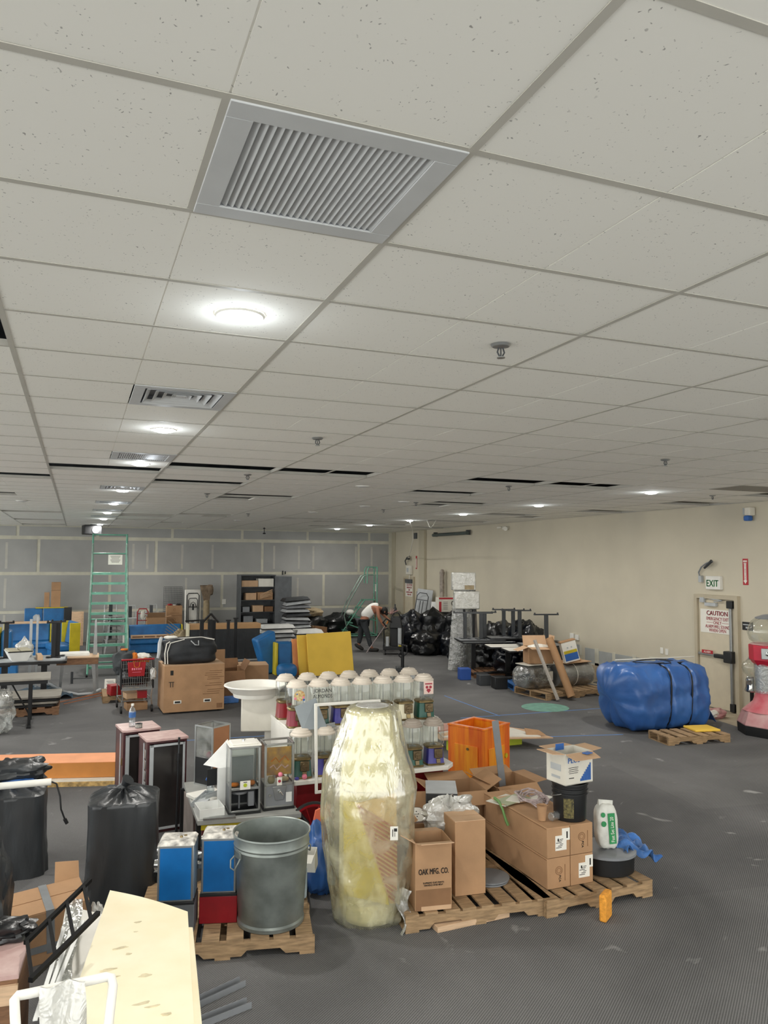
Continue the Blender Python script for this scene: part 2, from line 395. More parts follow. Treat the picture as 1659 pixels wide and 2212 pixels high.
# ---- walls
wb = part('wall_back', None, 'mud', ('box', 1.5, YB+.1, 0, 18.6, .14, ZC+.6)); wb['kind'] = 'structure'
wr = part('wall_right', None, 'wall_paint', ('box', XW+.1, 11.6, 0, .2, 29, ZC+.6)); wr['kind'] = 'structure'
wr.data.materials.clear(); wr.data.materials.append(MATS['wall_paint'])
# drywall boards of the back wall: three courses, taped joints between them
def boards(z0, z1, x0, L, name='drywall_panel'):
    x = x0
    while x < XW-.03:
        a, b = max(x+.045, -7.75), min(x+L-.045, XW-.12)
        if b-a > .1 and b > -7.7: part(name, wb, 'drywall', ('box', (a+b)/2, YB+.026, z0, b-a, .012, z1-z0))
        x += L
boards(.02, .93, -8.5, 3.66); boards(1.02, 2.10, -6.1, 3.55); boards(2.2, 3.2, -8.1, 3.50); boards(3.31, 3.6, -8.6, 2.3)
for i, x in enumerate([-3.1, -1.9, 1.75, 2.15, 3.3, 4.2, 6.4, 7.2, 7.7, 9.2, 9.9]):   # rows of mudded screws
    for z0, z1 in ((.1, .9), (1.1, 2.0), (2.3, 3.1)):
        if random.random() < .6: part('joint_compound', wb, mat('mud_thin', 'BDBBB2', .85, var=.05), ('box', x+random.uniform(-.1, .1), YB+.019, z0, .07, .003, z1-z0))
# pilaster and the bare patch along the foot of the right wall
part('pilaster', wr, 'wall_paint2', ('box', XW-.05, 23.3, 0, .1, .42, ZC-.01), bv=.01)
part('corner_bead', wr, 'wall_paint2', ('box', XW-.01, 25.9, 0, .03, .32, ZC-.01))
for k, (y0, y1, z0, z1, m) in enumerate([(12.3, 15.9, .02, .33, 'glue_brown'), (12.3, 12.9, .36, .66, 'drywall_patch'), (13.0, 13.55, .36, .66, 'drywall_patch'),
        (13.65, 14.1, .36, .66, 'drywall_patch'), (14.25, 14.6, .36, .68, 'drywall_patch'), (14.8, 15.5, .36, .72, 'drywall_patch'), (15.5, 18.5, .05, .66, 'drywall_patch')]):
    part('drywall_patch', wr, m, ('box', XW-.004, (y0+y1)/2, z0, .01, y1-y0, z1-z0))
part('joint_compound', wr, 'mud', ('box', XW-.002, 14.0, .31, .012, 3.4, .07), ('box', XW-.002, 13.6, .02, .012, .1, .66), ('box', XW-.002, 14.18, .3, .012, .14, .4),
     ('box', XW-.002, 12.05, .55, .012, .9, .18), ('box', XW-.002, 12.95, .3, .012, .12, .4), ('box', XW-.002, 15.0, .5, .012, .55, .22), ('box', XW-.002, 15.05, .2, .012, .1, .4))
for k in range(7):
    part('floor_track', wr, 'mid_grey', ('box', XW-.06-.035*k, 12.6, .008+.004*(6-k), .024, 2.7, .018), bv=.002)
# wall plates
for y, z in ((12.14, .88), (12.0, .87)):
    p = part('wall_plate', wr, 'white', ('box', XW-.006, y, z-.06, .014, .08, .12), bv=.004); 
p = part('junction_box', wr, 'white', ('box', XW-.02, 15.05, .82, .05, .14, .14), ('box', XW-.02, 14.87, .82, .04, .12, .12), bv=.004)
part('cable', wr, 'offwhite', ('tube', [(XW-.05, 15.05, .85), (XW-.09, 15.08, .7), (XW-.05, 15.02, .6), (XW-.06, 15.0, .25), (XW-.05, 15.05, .1)], .009))
part('cable', wr, 'offwhite', ('tube', [(XW-.05, 14.87, .85), (XW-.09, 14.95, .78), (XW-.05, 15.2, .76)], .009))

# ---- emergency door
d1 = part('door_1', None, mat('door_paint', 'CFC4AC', .6, var=.03), ('box', XW-.012, 10.7, .02, .03, .86, 1.92), bv=.003); d1['kind'] = 'structure'
part('door_frame', d1, mat('frame_paint', 'B9AE97', .55, var=.03), ('box', XW-.03, 11.17, 0, .08, .07, 2.02), ('box', XW-.03, 10.23, 0, .08, .07, 2.02), ('box', XW-.03, 10.7, 1.95, .08, .87, .07))
s = part('caution_sign', d1, 'paper', ('box', XW-.034, 10.72, 1.34, .006, .72, .42))
tx = math.pi/2; RW = -math.pi/2
part('lettering', s, 'ink_red', ('text', 'CAUTION', .115, XW-.040, 10.68, 1.655, tx, 0, RW, {'sx': .95}), ('text', 'CAUTION', .115, XW-.040, 10.685, 1.657, tx, 0, RW, {'sx': .95}),
     ('text', 'EMERGENCY EXIT', .082, XW-.040, 10.68, 1.568, tx, 0, RW, {'sx': .78}), ('text', 'ONLY', .082, XW-.040, 10.68, 1.500, tx, 0, RW, {'sx': .85}),
     ('text', 'ALARM WILL SOUND', .082, XW-.040, 10.68, 1.43, tx, 0, RW, {'sx': .72}), ('text', 'WHEN OPEN', .082, XW-.040, 10.68, 1.362, tx, 0, RW, {'sx': .82}),
     ('box', XW-.038, 10.86, 1.525, .003, .15, .006), ('box', XW-.038, 10.5, 1.525, .003, .15, .006))
part('closer', d1, 'light_grey', ('box', XW-.06, 10.8, 1.82, .06, .26, .06), ('box', XW-.06, 11.0, 1.88, .05, .1, .09), ('tube', [(XW-.07, 10.72, 1.9), (XW-.1, 10.5, 1.93), (XW-.05, 10.85, 1.95)], .012), bv=.004)
part('vertical_rod', d1, 'steel', ('box', XW-.055, 10.36, .06, .035, .05, 1.84), bv=.006)
part('latch', d1, 'black_plastic', ('box', XW-.06, 10.36, 1.80, .06, .13, .13), ('box', XW-.06, 10.34, .02, .06, .1, .14), bv=.008)
pb = part('push_bar', d1, 'steel', ('box', XW-.06, 10.8, .93, .05, .62, .05), bv=.01)
part('bar_housing', pb, 'black_plastic', ('box', XW-.09, 10.36, .86, .13, .19, .2), ('box', XW-.11, 10.55, .92, .09, .25, .07), bv=.015)
part('alarm_label', pb, 'sign_red', ('box', XW-.088, 10.88, .97, .006, .26, .06))
part('lettering', pb, 'paper', ('text', 'ALARM', .05, XW-.093, 10.88, .982, tx, 0, RW))
# far door in the back corner, with its sign
d2 = part('door_2', None, 'door_paint', ('box', XW-.012, 24.45, .02, .03, .74, 1.98), bv=.003); d2['kind'] = 'structure'
part('door_frame', d2, 'frame_paint', ('box', XW-.03, 24.86, 0, .08, .07, 2.06), ('box', XW-.03, 24.04, 0, .08, .07, 2.06), ('box', XW-.03, 24.45, 2.0, .08, .75, .06))
part('closer', d2, 'mid_grey', ('box', XW-.06, 24.4, 1.84, .07, .56, .13), bv=.004)
s = part('caution_sign', d2, 'paper', ('box', XW-.034, 24.42, 1.38, .006, .66, .46))
part('lettering', s, 'ink_red', ('text', 'CAUTION', .11, XW-.040, 24.42, 1.735, tx, 0, RW), ('text', 'EMERGENCY EXIT\nONLY\nALARM WILL SOUND\nWHEN OPEN', .075, XW-.040, 24.42, 1.66, tx, 0, RW, {'sx': .72, 'space': 1.05}))
# extra openings in nothing: the room is open to daylight behind and to the left of the photographer

# ---- ceiling: T-bar grid, tiles, holes where tiles are out
holes = set()
def hole(cols, row): holes.update((c, row) for c in cols)
hole((-1, 0), 12); hole((1, 2, 3, 4), 11); hole((1, 2), 14); hole((3, 4), 17); hole((3,), 18); hole((-6, -5, -4, -3, -2), 14)
hole((-6, -5, -4, -3), 19); hole((-3, -2), 27); hole((7, 8, 9, 10), 11); hole((7, 8), 14); hole((9, 10), 17); hole((9,), 18); hole((15, 16), 14)
hole((15, 16), 18); hole((15, 16), 11); hole((-3, -2), 3)
hole((1, 2), 27); hole((1, 2), 28); hole((3, 4), 26); hole((4,), 27); hole((1, 2), 31); hole((-3, -2), 33); hole((-3, -2), 38); hole((3,), 33)
hole((7, 8), 27); hole((9, 10), 27); hole((9, 10), 29); hole((10,), 33); hole((12, 13), 30); hole((13, 14), 33); hole((13, 14, 15), 26); hole((15, 16), 32)
hole(range(-1, 9), 41)
hole((13, 14), 21); hole((15,), 22)
VENTS = {(0, 0): 'bar', (0, 5): 'cone', (0, 10): 'bar', (0, 16): 'cone', (0, 21): 'bar', (0, 25): 'bar', (0, 29): 'bar'}
C0, C1, R0, R1 = -12, 17, -7, 42
g = MB(); wid = .024
for i in range(C0-1, C1+2):
    if i % 2: 
        x = gx(i); y0, y1 = gy(R0), YB+.03
        if x < XW: g.box(x, (y0+y1)/2, ZC, wid, y1-y0, .0022); g.box(x, (y0+y1)/2, ZC+.004, .004, y1-y0, .035)
for j in range(R0, R1+1):
    y = gy(j)
    if y < YB: g.box((gx(C0)+XW)/2, y, ZC+.0004, XW-gx(C0), wid, .002); g.box((gx(C0)+XW)/2, y, ZC+.005, XW-gx(C0), .004, .03)
for (c, r) in list(holes):                       # the cross tees that stay up between open bays
    if c % 2 == 0 and (c-1, r) in holes and (c, r) in {(4, 11), (10, 11)}: pass
for c, r in ((4, 11), (10, 11)): g.box(gx(c), gy(r)+T/2, ZC+.001, wid, T, .005)
g.box(gx(0), gy(0)+T/2, ZC+.001, .03, T, .005)
ce = g.build('ceiling', 'tbar'); ce['kind'] = 'structure'
part('plenum_deck', ce, 'plenum', ('box', (gx(C0)+XW)/2+.2, (gy(R0)+YB)/2, ZC+.55, XW-gx(C0)+.6, YB-gy(R0)+.4, .05))
part('plenum_beam', ce, 'mid_grey', *[('box', (gx(C0)+XW)/2, gy(j)+.2, ZC+.33, XW-gx(C0), .09, .22) for j in (3, 6, 11, 14, 17, 20, 24, 28, 32, 36, 40)])
part('conduit', ce, 'light_grey', *[('cyl', (gx(C0), gy(j)+.45, ZC+.2), (XW, gy(j)+.45, ZC+.2), .012) for j in (11, 12, 14, 17, 19)])
def tilemesh(w, groove):
    b = MB(); h = w/2-.0035; d = T/2-.0035; z0, z1 = .0024, .018
    if groove:
        for s in (-1, 1): b.hexa([(s*.003 if s > 0 else -h, -d, z0), (h if s > 0 else -.003, -d, z0), (h if s > 0 else -.003, d, z0), (s*.003 if s > 0 else -h, d, z0),
                                  (s*.003 if s > 0 else -h, -d, z1), (h if s > 0 else -.003, -d, z1), (h if s > 0 else -.003, d, z1), (s*.003 if s > 0 else -h, d, z1)])
        b.box(0, 0, z0+.0025, .01, 2*d, .01)
    else: b.box(0, 0, z0, 2*h, 2*d, z1-z0)
    return b
t2 = tilemesh(2*T, True).build('tile', 'ceiling_tile', ce); t1 = tilemesh(T, False).build('tile', 'ceiling_tile', ce)
cells = []
for r in range(R0, R1):
    if gy(r)+T/2 > YB: continue
    for c in range(C0 | 1, C1+1, 2):
        if gx(c) > XW-.05: continue
        a, b_ = ((c, r) in holes or (c, r) in VENTS), ((c+1, r) in holes or (c+1, r) in VENTS)
        if gx(c+2) > XW+.02: b_ = True
        if a and b_: continue
        if a or b_: cells.append((1, gx(c+(1 if a else 0))+T/2, gy(r)+T/2))
        else: cells.append((2, gx(c+1), gy(r)+T/2))
def seen(x, y):
    d = Vector((x, y, ZC))-EYE; z = d.dot(_f)
    return z > .3 and abs(d.dot(_r)/z) < .56 and -.75 < d.dot(_u)/z < .75
cells.sort(key=lambda q: ((0 if seen(q[1], q[2]) else 1), math.hypot(q[1], q[2])))
rest = MB(); used = set()
for n, (k, x, y) in enumerate(cells):
    rj = ((n*37) % 11-5)*.0004
    if n < 300:
        src = t2 if k == 2 else t1
        if k in used: o = src.copy(); COL.objects.link(o)
        else: o = src; used.add(k)
        o.location = (x, y, ZC+abs(rj)*.5+.0002); o.rotation_euler = (rj*.4, -rj*.3, 0)
    else:
        rest.M = Matrix.Translation((x, y, ZC+.0002)); b = tilemesh(k*T, k == 2); rest.add(b.v, b.f)
rest.build('tile', 'ceiling_tile', ce, kind='stuff')
# ---- vents
def vent(c, r, kind, label):
    t = thing('ceiling_vent', label, 'vent', (gx(c)+T/2, gy(r)+T/2, ZC), 0, 'air vents beside the row of lights'); h = T/2-.004; q = .235
    part('frame', t, 'vent_white', *[('box', *a) for a in ((0, -(h+q)/2, -.004, 2*h, h-q, .008), (0, (h+q)/2, -.004, 2*h, h-q, .008), (-(h+q)/2, 0, -.004, h-q, 2*q, .008), ((h+q)/2, 0, -.004, h-q, 2*q, .008))], bv=.002)
    part('duct', t, 'grey', ('box', 0, 0, .05, 2*q, 2*q, .004), ('box', -q-.002, 0, .002, .004, 2*q, .06), ('box', q+.002, 0, .002, .004, 2*q, .06), ('box', 0, -q-.002, .002, 2*q, .004, .06), ('box', 0, q+.002, .002, 2*q, .004, .06))
    if kind == 'bar':
        n = 24
        sl = None
        for i in range(n):
            x = -q+(i+.5)*2*q/n
            if sl is None:
                b = MB(); b.at(0, 0, .006, 0, .62, 0); b.box(0, 0, -.001, .0225, 2*q-.002, .002); sl = b.build('slat', 'vent_white', t); o = sl
            else: o = sl.copy(); COL.objects.link(o)
            o.location = (x, 0, 0)
        part('rib', t, 'vent_white', ('box', 0, .02, .012, 2*q, .006, .012))
    else:
        for k in range(4):
            a = q-.01-.055*k; z = .0+.004*k; e = .03
            b = MB()
            for s in range(4):
                b.M = rot3(0, 0, s*math.pi/2); b.hexa([(-a, -a, z-.006), (a, -a, z-.006), (a-e, -a+e, z+.018), (-a+e, -a+e, z+.018), (-a, -a, z-.004), (a, -a, z-.004), (a-e, -a+e, z+.02), (-a+e, -a+e, z+.02)])
            b.build('louvre_ring', 'vent_white', t)
        part('centre_plate', t, 'vent_white', ('box', 0, 0, .008, .06, .06, .004))
VL = {(0, 0): 'big white bar grille vent directly overhead, nearest the camera', (0, 5): 'square cone diffuser vent between the first and second ceiling lights',
      (0, 10): 'white bar grille vent just before the third light of the row', (0, 16): 'small diffuser vent just before the fourth light of the row', (0, 21): 'thin grille vent just before the fifth light of the row',
      (0, 25): 'far grille vent before the sixth light of the row', (0, 29): 'farthest grille vent, before the seventh light of the row'}
for (c, r), k in VENTS.items(): vent(c, r, k, VL[(c, r)])
for c in (13, 14): solo('ceiling_access_panel', 'flat grey %s ceiling panel near the right wall light' % ('left half of the' if c == 13 else 'right half of the'), 'panel', mat('panel_tint', '8E8A80', .7, var=.03), (gx(c)+T/2, gy(10)+T/2, ZC-.004), 0, ('box', 0, 0, 0, T-.03, T-.03, .006), group='grey ceiling panels')
# ---- lights
mat('lens', 'FFFFFF', .5, var=0, emis=14); mat('lens_off', 'CFCFCB', .5, var=0)
LX = MB(); LX.lathe([(.01, -.022), (.05, -.020), (.078, -.012), (.086, 0)], 24)
def lamp(x, y, label, on=True, group='row of round ceiling lights', src=[None]):
    t = thing('ceiling_light', label, 'ceiling light', (x, y, ZC-.004), 0, group)
    part('trim_ring', t, 'white', ('lathe', [(.086, -.004), (.098, -.006), (.104, 0), (.104, .003), (.086, .003)], 24, {'caps': False}))
    LX.build('lens', 'lens' if on else 'lens_off', t)
    if on:
        ld = bpy.data.lights.new('lamp', 'AREA'); ld.shape = 'DISK'; ld.size = .17; ld.energy = LAMP_W; ld.color = (1, .965, .90)
        lo = bpy.data.objects.new('lamp', ld); COL.objects.link(lo); lo.parent = t; lo.location = (0, 0, -.026); ld.spread = math.radians(175)
        pd = bpy.data.lights.new('lamp_glow', 'POINT'); pd.shadow_soft_size = .03; pd.energy = LAMP_W*.06; pd.color = (.85, .93, 1)
        po = bpy.data.objects.new('lamp_glow', pd); COL.objects.link(po); po.parent = t; po.location = (0, 0, -.09)
O_ = ['first and largest', 'second', 'third', 'fourth', 'fifth', 'sixth', 'seventh', 'eighth and farthest']
for k, r in enumerate((2.5, 7.55, 11.45, 17.2, 22.0, 27.0, 31.6, 37.1)):
    lamp(gx(.53), gy(r), '%s lit round light of the left ceiling row' % O_[k], True, 'left row of lit round ceiling lights')
for k, r in enumerate((12.2, 17.1, 22.0, 26.8, 31.6, 36.5)):
    lamp(gx(12.42), gy(r), '%s lit round light of the right ceiling row' % ['nearest', 'second', 'third', 'fourth, with a white wire hanging,', 'fifth', 'sixth and farthest'][k], True, 'right row of lit round ceiling lights')
OV = ['behind the camera in the left row', 'first in the right row', 'second in the right row', 'behind the camera in the right row', 'nearest of the far left row', 'second of the far left row', 'third of the far left row', 'fourth of the far left row', 'fifth of the far left row', 'farthest of the far left row']
for x, r in ((.53, -3), (12.42, 2.3), (12.42, 7.3), (12.42, -3), (-8.5, -1), (-8.5, 4), (-8.5, 12), (-8.5, 20), (-8.5, 28), (-8.5, 36)):
    lamp(gx(x), gy(r), 'lit round ceiling light out of view, %s' % OV.pop(0), True, 'round ceiling lights out of view')
for k, (x, r) in enumerate(((5.83, 30), (7.16, 23.2), (7.76, 19.6), (8.12, 17.4), (-2, 21.9), (5.5, 13.6))):
    lamp(gx(x), gy(r), ['unlit round ceiling light farthest away in the middle', 'unlit round ceiling light, second farthest in the middle', 'unlit round light in the middle of the far ceiling', 'unlit round light left of the right light row',
         'unlit round light left of the left light row', 'unlit grey round fitting right of the middle ceiling hole'][k], False, 'unlit round ceiling lights')
# ---- sprinklers
def sprinkler(x, y, label):
    t = thing('sprinkler_head', label, 'sprinkler', (x, y, ZC), 0, 'fire sprinklers'); t.scale = (1.35, 1.35, 1.35)
    part('escutcheon', t, 'steel', ('lathe', [(.012, -.012), (.03, -.008), (.036, 0)], 16))
    part('frame', t, 'dark_grey', ('tube', [(.008, 0, -.01), (.014, 0, -.028), (.004, 0, -.045)], .003), ('tube', [(-.008, 0, -.01), (-.014, 0, -.028), (-.004, 0, -.045)], .003), ('cyl', (0, 0, -.012), (0, 0, -.045), .0025))
    part('deflector', t, 'steel', ('cyl', (0, 0, -.045), (0, 0, -.048), .015))
for c, r, l in ((2.56, 2.44, 'chrome sprinkler head nearest the camera, right of the first light'), (2.58, 7.45, 'sprinkler head right of the second light of the left row'), (8.5, 7.3, 'sprinkler head above the blue tarp bale, near the right'),
        (2.63, 12.4, 'sprinkler head beside the dark ceiling opening'), (2.58, 17.2, 'small sprinkler head between two dark openings'), (8.52, 12.3, 'sprinkler head just behind the right dark opening'), (14.4, 12.25, 'sprinkler head near the right wall'),
        (8.6, 17.6, 'sprinkler head beside the far right openings'), (-2.6, 18.6, 'sprinkler head at the far left of the ceiling'), (8.9, 20.9, 'small sprinkler head by the unlit lights'), (5.3, 25.2, 'sprinkler head among the farthest openings')):
    sprinkler(gx(c), gy(r), l)

# ================================================================ SHARED BUILDERS
def carton(name, label, loc, sx, sy, sz, rz=0, cat='box', m='cardboard', open_=False, flaps=(70, 70, 40, 40), tape=True, group=None, rx=0, ry=0, flapm=None, lip=None):
    t = thing(name, label, cat, loc, rz, group, rx, ry); w = .006; fm = flapm or m
    if open_:
        part('body', t, m, ('box', 0, 0, 0, sx, sy, w), ('box', 0, -sy/2+w/2, 0, sx, w, sz), ('box', 0, sy/2-w/2, 0, sx, w, sz), ('box', -sx/2+w/2, 0, 0, w, sy-2*w, sz), ('box', sx/2-w/2, 0, 0, w, sy-2*w, sz))
        for k, a in enumerate(flaps):       # front, right, back, left; angle from vertical, outwards
            if a is None: continue
            a = math.radians(a); L = min(sx, sy)*.48 if lip is None else lip; ln = (sx if k % 2 == 0 else sy)-.01; d = (sy if k % 2 == 0 else sx)/2
            b = MB(); b.M = rot3(0, 0, k*math.pi/2) @ Matrix.Translation((0, -d, sz-.002)) @ rot3(a, 0, 0)
            b.hexa([(-ln/2, -.0025, 0), (ln/2, -.0025, 0), (ln/2, .0025, 0), (-ln/2, .0025, 0), (-ln/2+.008, -.0025, L), (ln/2-.012, -.0025, L), (ln/2-.012, .0025, L), (-ln/2+.008, .0025, L)])
            b.build('flap', fm, t)
    else:
        part('body', t, m, ('box', 0, 0, 0, sx, sy, sz-.004), bv=.004)
        part('flap', t, fm, ('box', 0, -sy/4-.001, sz-.004, sx-.002, sy/2-.006, .005)); part('flap', t, fm, ('box', 0, sy/4+.001, sz-.004, sx-.002, sy/2-.006, .005))
        if tape: part('tape', t, mat('tape', 'C7A57C', .3, var=.04), ('box', 0, 0, sz+.0005, sx+.003, .05, .0015), ('box', sx/2+.0005, 0, sz-.06, .0015, .05, .06), ('box', -sx/2-.0005, 0, sz-.06, .0015, .05, .06))
    return t
def pallet(label, loc, sx, sy, rz, h=.125, m='wood_pallet', n=7, group=None, seed=1):
    t = thing('pallet', label, 'pallet', loc, rz, group); R = random.Random(seed); bw = min(.13, sx/n*.8)
    p = None
    for i in range(n):
        x = -sx/2+bw/2+(sx-bw)*i/(n-1)
        o = part('deck_board', t, m, ('box', x+R.uniform(-.008, .008), 0, h-.018, bw*R.uniform(.85, 1.02), sy, .018, R.uniform(-.01, .01)), bv=.002)
    for y in (-sy/2+.02, 0, sy/2-.02):
        zb = .016
        q = [(-sx/2, zb), (-sx/2+.16*sx, zb), (-sx/2+.19*sx, zb+.035), (-sx/2+.37*sx, zb+.035), (-sx/2+.40*sx, zb), (sx/2-.40*sx, zb), (sx/2-.37*sx, zb+.035), (sx/2-.19*sx, zb+.035), (sx/2-.16*sx, zb), (sx/2, zb), (sx/2, h-.018), (-sx/2, h-.018)]
        part('stringer', t, m, ('prism', q, y-.019, y+.019))
    for x in (-sx/2+.05, 0, sx/2-.05): part('base_board', t, m, ('box', x, 0, 0, .1, sy, .016))
    return t
def ped_up(t, x, y, z, h, w=.5, m='black_metal', flip=True):
    """pedestal of a cafe table standing on its own table top: square column, crossbar with glides"""
    b = MB(); b.box(x, y, z, .075, .075, h-.03); b.build('pedestal_column', m, t, bv=.004)
    b = MB(); b.at(x, y, z+h-.03, 0, 0, 0)
    b.hexa([(-w/2, -.03, 0), (w/2, -.03, 0), (w/2, .03, 0), (-w/2, .03, 0), (-w/2, -.02, .03), (w/2, -.02, .03), (w/2, .02, .03), (-w/2, .02, .03)])
    for s in (-1, 1): b.cyl((s*(w/2-.02), 0, .03), (s*(w/2-.02), 0, .055), .018)
    b.build('foot_bar', m, t, bv=.003)
    part('mounting_plate', t, m, ('box', x, y, z, .3, .06, .012, .78), ('box', x, y, z, .3, .06, .012, -.78))
def rtop(sx, sy, r=.06, n=4):
    P = []
    for cx, cy, a in ((sx/2-r, sy/2-r, 0), (-sx/2+r, sy/2-r, 90), (-sx/2+r, -sy/2+r, 180), (sx/2-r, -sy/2+r, 270)):
        P += arc(cx, cy, r, math.radians(a), math.radians(a+90), n)
    return P

# ================================================================ GUMBALL STAND (two-sided, stepped)
SX0, SX1 = 1.83, 3.42
t = thing('display_stand', 'long red and white stepped stand holding rows of gumball machines', 'stand', (0, 0, 0))
part('red_body', t, 'dark_red', ('box', 2.62, 7.24, .12, 1.46, .78, .51), bv=.006)
part('lower_shelf', t, 'white', ('flat', [(SX0, 6.70), (3.33, 6.70), (3.43, 6.80), (3.43, 7.78), (SX0, 7.78)], .625, .665), bv=.006)
part('riser', t, 'white', ('box', 2.62, 7.38, .665, 1.52, .70, .36), bv=.006)
part('upper_shelf', t, 'white', ('flat', [(1.86, 7.0), (3.33, 7.0), (3.40, 7.06), (3.40, 7.76), (1.86, 7.76)], 1.02, 1.05), bv=.005)
part('backboard', t, 'white', ('box', 2.66, 7.385, 1.05, 1.34, .05, .33), bv=.006)
part('base_frame', t, 'black_metal', ('box', 2.62, 6.92, .08, 1.4, .05, .06), ('box', 2.62, 7.58, .08, 1.4, .05, .06))
for x, y in ((2.6, 7.0), (3.22, 7.0), (3.22, 7.5), (2.6, 7.5)): part('caster', t, 'black_plastic', ('cyl', (x, y-.015, .045), (x, y+.015, .045), .045, .045, 14), ('box', x, y, .05, .04, .04, .05))
def gumball(colour, lid, label, loc, rz=0, group='gumball machines on the stepped stand'):
    t = thing('gumball_machine', label, 'gumball machine', loc, rz, group); t.scale = (1.06, 1.06, 1.04)
    part('base_plate', t, 'brass', ('lathe', [(.088, 0), (.090, .008), (.084, .018)], 24, {'sq': 6}), bv=0)
    part('body', t, colour, ('lathe', [(.086, .018), (.083, .03), (.075, .150)], 24, {'sq': 6}))
    part('collar', t, 'brass', ('lathe', [(.078, .150), (.082, .155), (.082, .166), (.074, .174)], 24, {'sq': 5}))
    c = part('coin_mechanism', t, 'bronze', ('box', .018, -.085, .066, .078, .024, .082), bv=.005)
    part('handle', c, 'bronze', ('cyl', (.018, -.096, .108), (.018, -.106, .108), .028, .026, 14), ('hexa', [(-.002, -.108, .104), (.038, -.108, .104), (.038, -.100, .104), (-.002, -.100, .104), (-.006, -.112, .110), (.042, -.112, .110), (.042, -.100, .110), (-.006, -.100, .110)]), ('box', .018, -.107, .078, .008, .008, .03), bv=.002)
    part('chute_door', t, 'bronze' if colour != 'cream' else 'brass', ('hexa', [(-.002, -.098, .022), (.036, -.098, .022), (.036, -.082, .022), (-.002, -.082, .022), (-.002, -.090, .062), (.036, -.090, .062), (.036, -.078, .062), (-.002, -.078, .062)]), bv=.003)
    part('globe', t, 'glass', ('lathe', [(.072, .174), (.086, .186), (.090, .21), (.090, .33), (.086, .352)], 24, {'sq': 3.2, 'caps': False}))
    part('centre_rod', t, 'steel', ('cyl', (0, 0, .15), (0, 0, .36), .004, .004, 8), ('lathe', [(.05, .156), (.06, .16), (.012, .185)], 16), ('cyl', (-.05, -.06, .16), (-.05, -.06, .35), .0022, .0022, 6), ('cyl', (.05, -.06, .16), (.05, -.06, .35), .0022, .0022, 6))
    part('lid', t, lid, ('lathe', [(.093, .350), (.094, .362), (.086, .370), (.080, .372), (.079, .384), (.072, .390), (.066, .391), (.064, .402), (.050, .410), (.008, .413), (.007, .418), (.001, .419)], 24))
    return t
row2 = [('maroon', 'maroon gumball machine with a round clown sticker, leftmost of the upper front row'), ('green', 'gumball machine lettered JORDAN ALMONDS, second from the left in the upper row'), ('purple', 'gumball machine with a purple body, third of the upper front row, behind the white frame'),
        ('purple', 'gumball machine with a purple body, fourth of the upper front row'), ('black_plastic', 'gumball machine with a black body, fifth of the upper front row, above the wrapped figure'), ('cream', 'gumball machine with a cream body, sixth of the upper front row'), ('green', 'gumball machine with a dark green body and a pink sticker, rightmost of the upper row')]
U = []
for i, (c, l) in enumerate(row2):
    x = 1.955+.2155*i
    U.append(gumball(c, 'lid_cream', l, (x, 7.12-.006*i, 1.05), -.05 if i else -.12))
ink = MB(); ink.M = Matrix.Identity(4)
part('sticker', U[0], 'paper_sticker' if 'paper_sticker' in MATS else mat('paper_sticker', 'D8CF9A', .5, var=.5, scale=60, hx2='B0763E'), ('cyl', (.012, -.0895, .285), (.012, -.0925, .285), .048, .048, 20))
part('sticker_dots', U[0], 'pink', ('cyl', (-.025, -.092, .262), (-.025, -.095, .262), .011), ('cyl', (.045, -.092, .27), (.045, -.095, .27), .010)); part('sticker_dots', U[0], 'ink_blue', ('cyl', (.05, -.092, .25), (.05, -.0955, .25), .010), ('cyl', (-.01, -.092, .3), (-.01, -.0955, .3), .006))
part('lettering', U[1], 'ink_black', ('text', 'JORDAN', .047, .012, -.0925, .305, math.pi/2, 0, 0, {'sx': .92, 'th': .001}), ('text', 'ALMONDS', .047, .012, -.0925, .255, math.pi/2, 0, 0, {'sx': .8, 'th': .001}))
part('sticker', U[6], mat('sticker_pink', 'E8CFC4', .5, var=.04), ('box', .012, -.0915, .235, .095, .003, .12))
part('sticker_print', U[6], 'ink_red', ('box', .012, -.094, .325, .07, .002, .012, ), ('cyl', (-.005, -.0935, .30), (-.005, -.095, .30), .014, .014, 10), ('cyl', (.03, -.0935, .30), (.03, -.095, .30), .014, .014, 10), ('prism', [(-.01, .27), (.012, .245), (.034, .27), (.026, .285), (-.002, .285)], -.095, -.093))
ord7 = ['leftmost', 'second from left', 'third from left', 'middle', 'third from right', 'second from right', 'rightmost']
for i in range(7):
    gumball(['dark_red', 'green', 'purple', 'green', 'purple', 'dark_red', 'green'][i], 'lid_cream', 'gumball machine behind the white board, %s of the back row' % ord7[i], (1.955+.221*i, 7.53, 1.05), math.pi-.05)
for i, c in enumerate(['green', 'purple', 'green', None, None, 'green', 'purple']):
    if c: gumball(c, 'lid_cream' if i < 3 else 'lid_grey', '%s gumball machine on the lower shelf, %s' % ('dark green' if c == 'green' else 'purple', ['leftmost', 'inside the white frame', 'half hidden by the wrapped figure', '', '', 'just right of the wrapped figure', 'rightmost'][i]),
                      (1.925+.219*i, 6.84, .665), -.1)
# toys on the shelf edge
for k, (x, m, r) in enumerate(((1.93, 'pink', .024), (2.13, 'pink', .016), (1.86, 'purple', .014))):
    solo('toy_capsule', ['pink toy capsule on the lower shelf edge, in front of the leftmost machine', 'small pink toy on the shelf edge inside the white frame', 'small purple toy at the left end of the lower shelf'][k], 'toy', m, (x, 6.735, .665+r), 0, ('blob', 0, 0, 0, r*(1.6 if k else 1), r, r, {'n': 14, 'm': 8, 'amp': .04, 'sq': 2}))
